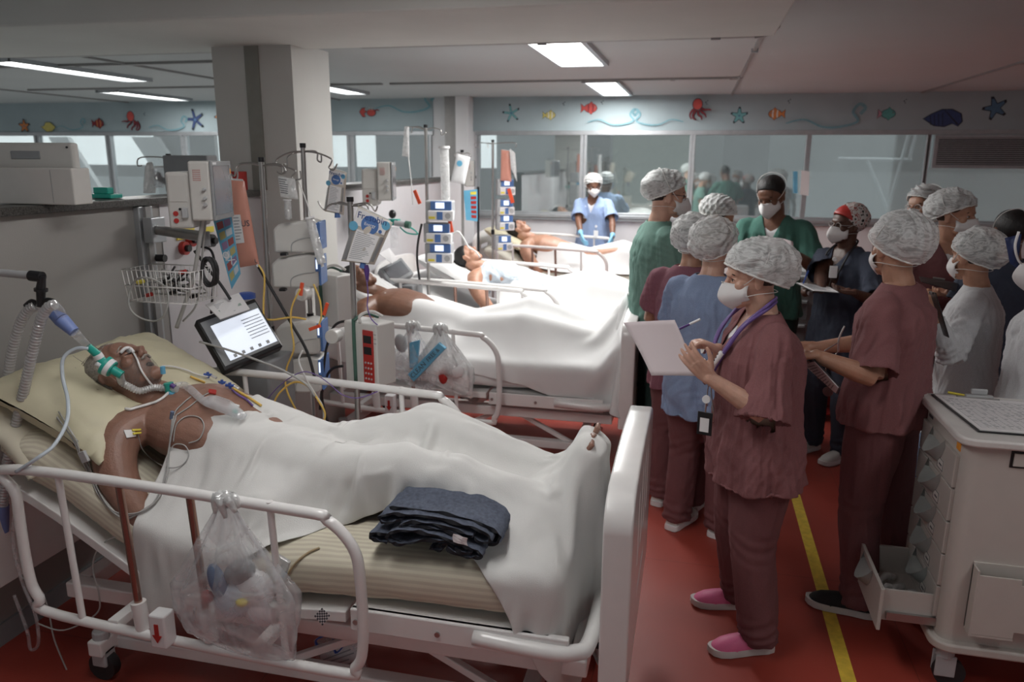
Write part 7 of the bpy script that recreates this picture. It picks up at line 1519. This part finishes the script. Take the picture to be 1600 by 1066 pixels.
clipb('dark clipboard held upright by the person in the white coat', Quad(W(1452, 455, Y=3.62), W(1461, 458, Y=3.5), W(1482, 528, Y=3.42), W(1474, 524, Y=3.55)), False)
pen('blue pen held by the person in the white coat', W(1446, 500, Y=3.55), W(1443, 482, Y=3.55), 'royal', 'royal')
sheet_paper('curled white sheet read by the person in dark green scrubs', Quad(W(1180, 380, Y=5.3), W(1238, 378, Y=5.3), W(1240, 384, Y=5.05), W(1178, 388, Y=5.05)), M['pinkpaper'], .03)
def badge(lab, px, py, Y, s=1, dark=True, rz=0):
    c = W(px, py, Y=Y); t = thing('id_badge', lab, 'badge', c, rz); MB().box(-.028 * s, .028 * s, -.003, .003, -.045 * s, .045 * s).build('holder', M['black' if dark else 'whitep'], t, bevel=.002); MB().box(-.017 * s, .017 * s, -.0045, -.003, -.032 * s, .022 * s).build('card', M['paper'], t)
    MB().cyl((0, 0, .045 * s), (0, 0, .08 * s), .003).build('strap', M['chrome'], t, 60); MB().cyl((0, .004, .095 * s), (0, -.004, .095 * s), .015 * s).build('reel', M['whitep'], t, 60); return t
badge('black identity badge hanging at the chest of the person writing', 1101, 662, 2.68, .95, rz=-.3)
badge('white identity badge on the gloved person by the farthest bed', 931, 366, 9.42, 1, False); badge('identity badge on the person in navy scrubs', 1302, 425, 4.9, .8, False)
def steth(lab, loop, tube2, chest, Y, mt, r=.0055):
    t = thing('stethoscope', lab, 'stethoscope', (0, 0, 0)); MB().tube(loop, r, 8, smooth=6).build('neck_tube', M[mt], t, 180)
    for tb in tube2: MB().tube(tb, .0025, 6, smooth=5).build('metal_tube', M['chrome'], t, 180)
    if chest is not None: c, n = chest; MB().cyl(c, Vector(c) + Vector(n) * .012, .021, n=20).build('chest_piece', M['chrome'], t, 60)
    return t

# ================================================================ RIGHT SIDE
cartm = mat('cart_plastic', (.52, .485, .45), .38, var=.02, bump=.0002, bscale=500); drawm = mat('cart_drawer', (.47, .44, .41), .4, var=.02)
handm = mat('cart_handle', (.30, .325, .315), .35)
def cart():
    t = thing('medicine_cart', 'grey-beige plastic medicine cart with an open lowest drawer at the right edge', 'cart', (0, 0, 0)); x0, x1, y0, y1 = .955, 1.60, 2.78, 3.28
    def rr(a, b, c, d, r, n=6): return [(cx + r * cos(q), cy + r * sin(q)) for cx, cy, s0 in ((b - r, d - r, 0), (a + r, d - r, pi / 2), (a + r, c + r, pi), (b - r, c + r, 1.5 * pi)) for q in [s0 + pi / 2 * k / n for k in range(n + 1)]]
    MB().prism(rr(x0, x1, y0, y1, .045), .20, .955).build('body', cartm, t, 50)
    MB().prism(rr(x0 - .03, x1 + .03, y0 - .03, y1 + .03, .06), .955, .985).build('top', mat('cart_top', (.66, .64, .62), .35), t, 50, bevel=.008, seg=3)
    MB().prism(rr(x0 - .025, x1 + .03, y0 - .03, y1 + .03, .07), .165, .20).build('base_bumper', cartm, t, 50, bevel=.008, seg=3)
    zs = [.905, .775, .645, .515, .385, .37]
    for k in range(5):
        zt, zb = .895 - k * .128, .895 - (k + 1) * .128 + .006
        d = MB().box(x0 - .014, x0 + .002, y0 + .05, y1 - .03, zb, zt).build('drawer', drawm, t, bevel=.003)
        P = [(y0 + .17 + .16 * j / 10, zt - .02 - .075 * sin(pi * j / 10) ** .8) for j in range(11)]
        m = MB(); vs = [(x0 - .015, y, zt - .018) for y, z in P] + [(x0 - .050 * math.sin(pi * j / 10) - .015, y, z + .035) for j, (y, z) in enumerate(P)] + [(x0 - .015, y, z) for y, z in P]
        n = 11; m.add(vs, [[i, i + 1, n + i + 1, n + i] for i in range(n - 1)] + [[n + i, n + i + 1, 2 * n + i + 1, 2 * n + i] for i in range(n - 1)]); m.build('handle', handm, d, 60)
        l = MB().box(x0 - .0155, x0 - .014, y0 + .16, y0 + .225, zb + .015, zb + .055).build('drawer_label', M['beige'], d)
        m = MB()
        for a, b, c, e in ((.16, .225, .015, .017), (.16, .225, .053, .055), (.16, .162, .015, .055), (.223, .225, .015, .055), (.175, .205, .03, .036)): m.box(x0 - .0162, x0 - .0155, y0 + a, y0 + b, zb + c, zb + e)
        m.build('label_frame', M['ink'], l)
    MB().box(x0 - .002, x0 + .001, y0 + .055, y0 + .095, .908, .94).build('orange_label', M['orangel'], t); MB().box(x0 - .002, x0 + .001, y1 - .11, y1 - .06, .915, .925).build('maker_mark', M['ink'], t)
    # open drawer
    dx, za, zb_ = .765, .215, .345;
    d = MB().box(dx - .014, dx, y0 + .03, y1 - .04, za - .03, zb_ + .012).build('open_drawer', drawm, t, bevel=.003)
    MB().box(dx, x0 + .1, y0 + .06, y0 + .072, za, zb_ - .005).box(dx, x0 + .1, y1 - .08, y1 - .068, za, zb_ - .005).box(dx, x0 + .1, y0 + .072, y1 - .08, za, za + .008).build('drawer_tray', drawm, d)
    MB().box(dx + .02, x0 + .05, y0 + .045, y0 + .058, za + .01, za + .04).build('runner', M['steel'], d)
    m = MB(); P = [(y0 + .17 + .16 * j / 10, zb_ - .02 - .075 * sin(pi * j / 10) ** .8) for j in range(11)]; vs = [(dx - .015, y, zb_ - .01) for y, z in P] + [(dx - .045 * math.sin(pi * j / 10) - .015, y, z + .03) for j, (y, z) in enumerate(P)] + [(dx - .015, y, z) for y, z in P]; n = 11
    m.add(vs, [[i, i + 1, n + i + 1, n + i] for i in range(n - 1)] + [[n + i, n + i + 1, 2 * n + i + 1, 2 * n + i] for i in range(n - 1)]); m.build('handle', handm, d, 60)
    # pull-out shelf and folder bin on the near face
    s_ = MB().box(1.10, 1.50, y0 - .006, y0, .895, .94).build('pullout_shelf', cartm, t); m = MB(); m.box(1.092, 1.508, y0 - .003, y0 + .001, .887, .948); m.build('shelf_gap', M['black'], t)
    s_.location = (0, -.004, 0)
    P = [(1.20 + .25 * j / 12, .935 - .045 * sin(pi * j / 12) ** .6) for j in range(13)]; m = MB(); vs = [(x, y0 - .010, .938) for x, z in P] + [(x, y0 - .010 - .05 * sin(pi * j / 12), z + .012) for j, (x, z) in enumerate(P)] + [(x, y0 - .01, z - .01) for x, z in P]; n = 13
    m.add(vs, [[i, i + 1, n + i + 1, n + i] for i in range(n - 1)] + [[n + i, n + i + 1, 2 * n + i + 1, 2 * n + i] for i in range(n - 1)]); m.build('handle', handm, s_, 60)
    b = MB(); yb = y0 - .055; P = [(1.035, .27), (1.17, .27), (1.17, .295), (1.30, .295), (1.30, .27), (1.44, .27), (1.44, .50), (1.30, .50), (1.30, .478), (1.17, .478), (1.17, .50), (1.035, .50)]
    b.prism([(x, z) for x, z in P], 0, .006, Matrix.Translation((0, yb + .006, 0)) @ Matrix.Rotation(radians(90), 4, 'X')); b.build('bin_front', cartm, t, bevel=.002)
    MB().box(1.03, 1.036, yb, y0, .27, .515).box(1.44, 1.446, yb, y0, .27, .515).box(1.03, 1.446, y0 - .008, y0, .27, .525).box(1.03, 1.17, yb, y0, .262, .27).box(1.3, 1.446, yb, y0, .262, .27).build('bin_sides', cartm, t)
    for x, y in ((x0 + .04, y0 + .03), (x1 - .06, y0 + .03), (x0 + .04, y1 - .03), (x1 - .06, y1 - .03)):
        f = MB().cyl((x, y, .165), (x, y, .12), .032).box(x - .035, x + .035, y - .026, y - .016, .045, .13).box(x - .035, x + .035, y + .016, y + .026, .045, .13).build('caster_fork', M['lgrey'], t, bevel=.004)
        MB().cyl((x + .02, y - .014, .055), (x + .02, y + .014, .055), .055, n=28).build('wheel', M['rubber'], f, 40)
cart()
for k, (x, y, r0) in enumerate(((.83, 2.95, .013), (.86, 3.03, .016), (.88, 2.90, .010), (.84, 3.10, .014), (.90, 2.98, .012), (.82, 3.0, .010))):
    tag(MB().tube([(x - .03, y - .02, .237), (x, y, .242 + .006 * k), (x + .035, y + .03, .24)], r0, 8, smooth=3).build('wrapped_supply', M['milky'] if k % 2 else M['lgrey'], None, 180), ['slim clear-wrapped item nearest the front of the open cart drawer', 'thickest milky packet in the open cart drawer', 'thin grey item nearest the camera in the open cart drawer', 'milky packet farthest back in the open cart drawer', 'grey packet deep inside the open cart drawer', 'thin milky packet at the lip of the open cart drawer'][k], 'packet')
# clipboard and papers on the cart
zt = .986
def flat(q): return Quad(*[V(x, y, z) for x, y, z in q])
q = flat([(.965, 3.27, zt + .006), (1.29, 3.24, zt + .006), (1.37, 2.83, zt + .006), (1.0, 2.83, zt + .006)]); t = thing('clipboard', 'clipboard with a printed table lying on top of the medicine cart', 'clipboard'); q.slab(MB(), 0, 1, 0, 1, -.005, 0).build('board', M['black'], t); q.slab(MB(), .02, .99, .03, .985, 0, .003).build('paper', M['paper'], t)
m = MB()
for k in range(26): q.slab(m, .06, .95, .12 + k * .032, .1225 + k * .032, .003, .0034)
for k in range(14): q.slab(m, .06 + k * .068, .063 + k * .068, .12, .92, .003, .0034)
m.build('table_lines', M['inkgrey'], t); m = MB(); rs = np.random.RandomState(6)
for k in range(26):
    for j in range(13):
        if rs.rand() < .35: u = .068 + j * .068; q.slab(m, u, u + .045 * rs.uniform(.4, 1), .13 + k * .032, .138 + k * .032, .003, .0035)
m.build('writing', M['inkgrey'], t)
MB().box(-.05, .05, -.012, .012, 0, .012).box(-.03, .03, .0, .012, .012, .035).build('clip', M['lgrey'], t, bevel=.004, loc=(1.13, 3.245, zt + .009)); q.slab(MB(), .25, .7, .045, .06, .003, .008).build('clip_bar', M['steel'], t)
bx = thing('wire_basket', 'wire basket on the right side of the medicine cart top', 'basket', (1.42, 3.02, zt + .012)); m = MB(); hw, hd, hh = .12, .11, .10
for z, e in ((hh, 1), (hh * .5, .97), (.003, .93)): m.tube([(-hw * e, -hd * e, z), (hw * e, -hd * e, z), (hw * e, hd * e, z), (-hw * e, hd * e, z)], .002, 5, closed=True)
for k in range(11): x = -hw + 2 * hw * k / 10; m.tube([(x, -hd, hh), (x * .93, -hd * .93, 0.003), (x * .93, hd * .93, 0.003), (x, hd, hh)], .0015, 5)
for k in range(9): y = -hd + 2 * hd * k / 8; m.tube([(-hw, y, hh), (-hw * .93, y * .93, 0.003), (hw * .93, y * .93, 0.003), (hw, y, hh)], .0015, 5)
m.build('wire_frame', M['steel'], bx, 180)
tag(MB().cyl((1.03, 3.285, zt + .012), (1.11, 3.24, zt + .012), .005).build('marker', M['yellowl'], None, 60), 'yellow marker behind the clipboard on the cart', 'pen')
t = thing('bottle', 'green bottle standing on the floor behind the medicine cart', 'bottle', (1.03, 3.62, 0)); MB().lathe([(.035, 0), (.04, .01), (.04, .17), (.018, .21)], 20).build('bottle_body', mat('green_bottle', (.02, .3, .17), .3), t, 40); MB().lathe([(.02, .21), (.02, .24)], 16).build('cap', M['whitep'], t, 60)
# back storage column and red bin
t = thing('drawer_unit', 'grey drawer column behind the person writing near the window wall', 'cabinet', (.74, 6.1, 0)); MB().box(-.16, .16, -.2, .25, 0, 1.12).build('carcass', M['lgrey'], t, bevel=.008)
for k, z in enumerate((.94, .76, .52, .28, .06)):
    h_ = (.15, .15, .21, .21, .2)[k]; d = MB().box(-.14, .10, -.212, -.2, z, z + h_).build('drawer', mat('dusky_drawer', (.24, .235, .25), .4) if k else M['whitep'], t, bevel=.003); MB().box(-.02, .09, -.23, -.212, z + h_ - .025, z + h_ - .005).build('handle', M['lgrey'], d, bevel=.003)
for k, z in enumerate((.97, 1.01)): MB().cyl((.135, -.2, z), (.135, -.21, z), .012).build('round_lock', M['black'], t, 60)
t = thing('waste_bin', 'red lidded bin between the drawer column and the navy scrubs', 'bin', (1.02, 6.35, 0)); MB().prism([(-.14, -.14), (.14, -.14), (.14, .14), (-.14, .14)], 0, .62).build('bin_body', M['red'], t, bevel=.02); MB().lathe([(.16, .66), (.16, .72), (.12, .76)], 24).build('lid', M['red'], t, 60)
t = thing('shelf_rack', 'low rack with red bags beside the drawer column', 'rack', (1.08, 5.95, 0)); MB().box(-.12, .12, -.1, .1, .60, .615).build('shelf', M['whitep'], t)
for x in (-.11, .11):
    for y in (-.09, .09): MB().cyl((x, y, 0), (x, y, .6), .008).build('post', M['black'], t, 60)
for k in range(2): MB().box(-.1, .1, -.08, .08, .05 + k * .25, .06 + k * .25).build('red_tray', M['red'], t)
# bottles on the window sill
for k, x in enumerate((1.58, 1.66)): c = W((1322, 1334)[k], 330, Y=10.2); t = thing('gel_bottle', ('left', 'right')[k] + ' one of two clear pump bottles with blue labels on the window sill', 'bottle', (c.x, 10.24, 1.165), group='pump bottles on the sill'); MB().lathe([(.03, 0), (.035, .01), (.035, .14), (.012, .17), (.012, .2)], 16).build('bottle_body', M['film2'], t, 60); MB().lathe([(.0355, .03), (.0355, .10)], 16).build('blue_label', M['sky'], t, 60)
for k in range(2): q = QW(10.262, *(((1240, 268), (1246, 268), (1246, 302), (1240, 302)), ((1252, 266), (1265, 268), (1263, 306), (1250, 304)))[k]); tag(q.slab(MB(), 0, 1, 0, 1, 0, .02).build('hanging_packet', (M['sky'], M['paper'])[k], None), ('small blue packet', 'white pouch')[k] + ' hanging on the mullion beside the dark-haired person', 'packet')
# stethoscopes, scarf and right-edge items
def on(P, pts): root, HM, TT, arms = P; Mx = Matrix.Translation(root.location) @ Matrix.Rotation(root.rotation_euler.z, 4, 'Z') @ Matrix.Scale(root.scale.x, 4); return [Mx @ (TT @ V(*p)) for p in pts]
for k, o_ in enumerate((0, .016)):
    L1 = on(A_, [(.188, -.045 + o_, 1.20), (.172, -.078 + o_, 1.30), (.128, -.092 + o_ * .6, 1.395), (.04, -.088, 1.475 + o_), (-.045, 0, 1.502 + o_), (.005, .086, 1.488 + o_), (.10, .105 - o_, 1.425), (.158, .086 - o_, 1.33), (.186, .035 - o_, 1.24), (.19, -.01, 1.19)])
    if k == 0: ST = steth('purple stethoscope around the neck of the person writing', L1, [on(A_, [(.19, -.01, 1.19), (.20, .03, 1.13), (.196, .06, 1.06), (.19, .05, 1.00)]), on(A_, [(.19, -.01, 1.19), (.20, -.03, 1.12), (.20, -.02, 1.05)]), on(A_, [(.188, -.045, 1.20), (.205, -.07, 1.22), (.215, -.04, 1.25), (.20, .0, 1.22)])], (on(A_, [(.20, -.10, 1.28)])[0], (-.9, -.3, .2)), 0, 'lilac', .0068)
    else: MB().tube(L1, .006, 8, smooth=6).build('neck_tube', M['lilac'], ST, 180)
m = MB(); P0, P1 = on(A_, [(.175, .072, 1.30), (.197, .004, 1.205)])
for k in range(6): c = P0.lerp(P1, (k + .5) / 6); m.ell(c + V(-.004, -.006, .006), (.011, .004, .006), 8, 6)
o = m.build('patterned_cover', M['black'], ST, 180); o['kind'] = 'stuff'
MB().tube([P0 + V(-.002, -.004, .006), P1 + V(-.002, -.004, .006)], .0105, 8).build('white_cover', M['paper'], ST, 180)
L1 = on(G_, [(.15, -.05, 1.26), (.135, -.08, 1.33), (.08, -.08, 1.43), (-.03, -.05, 1.5), (-.03, .05, 1.5), (.08, .08, 1.43), (.135, .07, 1.33), (.15, .05, 1.27)])
steth('black and silver stethoscope around the neck of the person in navy scrubs', L1, [on(G_, [(.15, -.05, 1.26), (.16, -.05, 1.20), (.165, -.02, 1.16), (.16, .01, 1.20), (.155, .02, 1.27)])], (on(G_, [(.16, .05, 1.28)])[0], (-.6, -.7, .1)), 0, 'rubber', .006)
L1 = on(H_, [(.17, .13, 1.16), (.165, .15, 1.22), (.16, .12, 1.27)]); steth('clear looped stethoscope at the front of the person with the low clipboard', L1, [on(H_, [(.17, .13, 1.16), (.20, .16, 1.10), (.21, .14, 1.02), (.19, .12, .99)]), on(H_, [(.17, .15, 1.2), (.22, .2, 1.14), (.22, .19, 1.04)])], (on(H_, [(.19, .14, .98)])[0], (-.5, -.8, 0)), 0, 'cablew', .004)
def scarf():
    m = bpy.data.materials.new('patterned_scarf'); m.use_nodes = True; N = m.node_tree.nodes; L = m.node_tree.links; b = N['Principled BSDF']; b.inputs['Roughness'].default_value = .9
    tc = N.new('ShaderNodeTexCoord'); v = N.new('ShaderNodeTexVoronoi'); v.inputs['Scale'].default_value = 34; L.new(tc.outputs['Object'], v.inputs['Vector']); rp = N.new('ShaderNodeValToRGB'); rp.color_ramp.interpolation = 'CONSTANT'
    for p, c in ((0, (.02, .02, .02, 1)), (.33, (.55, .52, .5, 1)), (.62, (.30, .05, .04, 1)), (.72, (.55, .52, .5, 1))):
        e = rp.color_ramp.elements[0] if p == 0 else rp.color_ramp.elements.new(p); e.color = c
    rp.color_ramp.elements[-1].color = (.55, .52, .5, 1); L.new(v.outputs['Distance'], rp.inputs[0]); L.new(rp.outputs[0], b.inputs['Base Color'])
    root, HM, TT, a = G_
    me = half_shell((-.035, 0, .05), (.118, .10, .10), lambda p: (p[:, 2] > .02 + .85 * (p[:, 0] - .02)) & (p[:, 2] > -.06) & (p[:, 0] < .045), HM, n=80, k=60, wr=.004, seed=3)
    o = mesh_obj('head_scarf', me, m, root); md = o.modifiers.new('s', 'SOLIDIFY'); md.thickness = .006
    me = half_shell((-.012, 0, .045), (.112, .088, .094), lambda p: (p[:, 2] > .055 + .6 * (p[:, 0] - .05)) & (p[:, 0] > -.01) & (p[:, 2] > .03), HM, n=60, k=44); o = mesh_obj('red_headband', me, M['red'], root); md = o.modifiers.new('s', 'SOLIDIFY'); md.thickness = .006
scarf()
c = W(1488, 428, Y=4.72); tag(MB().cyl(c, c + V(0, -.012, 0), .016).build('badge_reel', M['orange'], None, 60), 'round red badge reel on the maroon v-neck', 'badge')
t = thing('face_shield', 'dark blue and white visor strap hanging at the right edge above the pale gown', 'visor'); q = QW(3.6, (1570, 372), (1596, 366), (1590, 420), (1578, 412)); weld(q.puff(MB(), .03, wob=.004).build('blue_cloth', mat('navy_cloth', (.03, .05, .15), .5), t, 180)); MB().tube([W(1592, 362, Y=3.55), W(1586, 385, Y=3.55), W(1592, 408, Y=3.55), W(1604, 418, Y=3.55)], .009, 8, smooth=5, sq=.5).build('white_band', M['whitep'], t, 180)
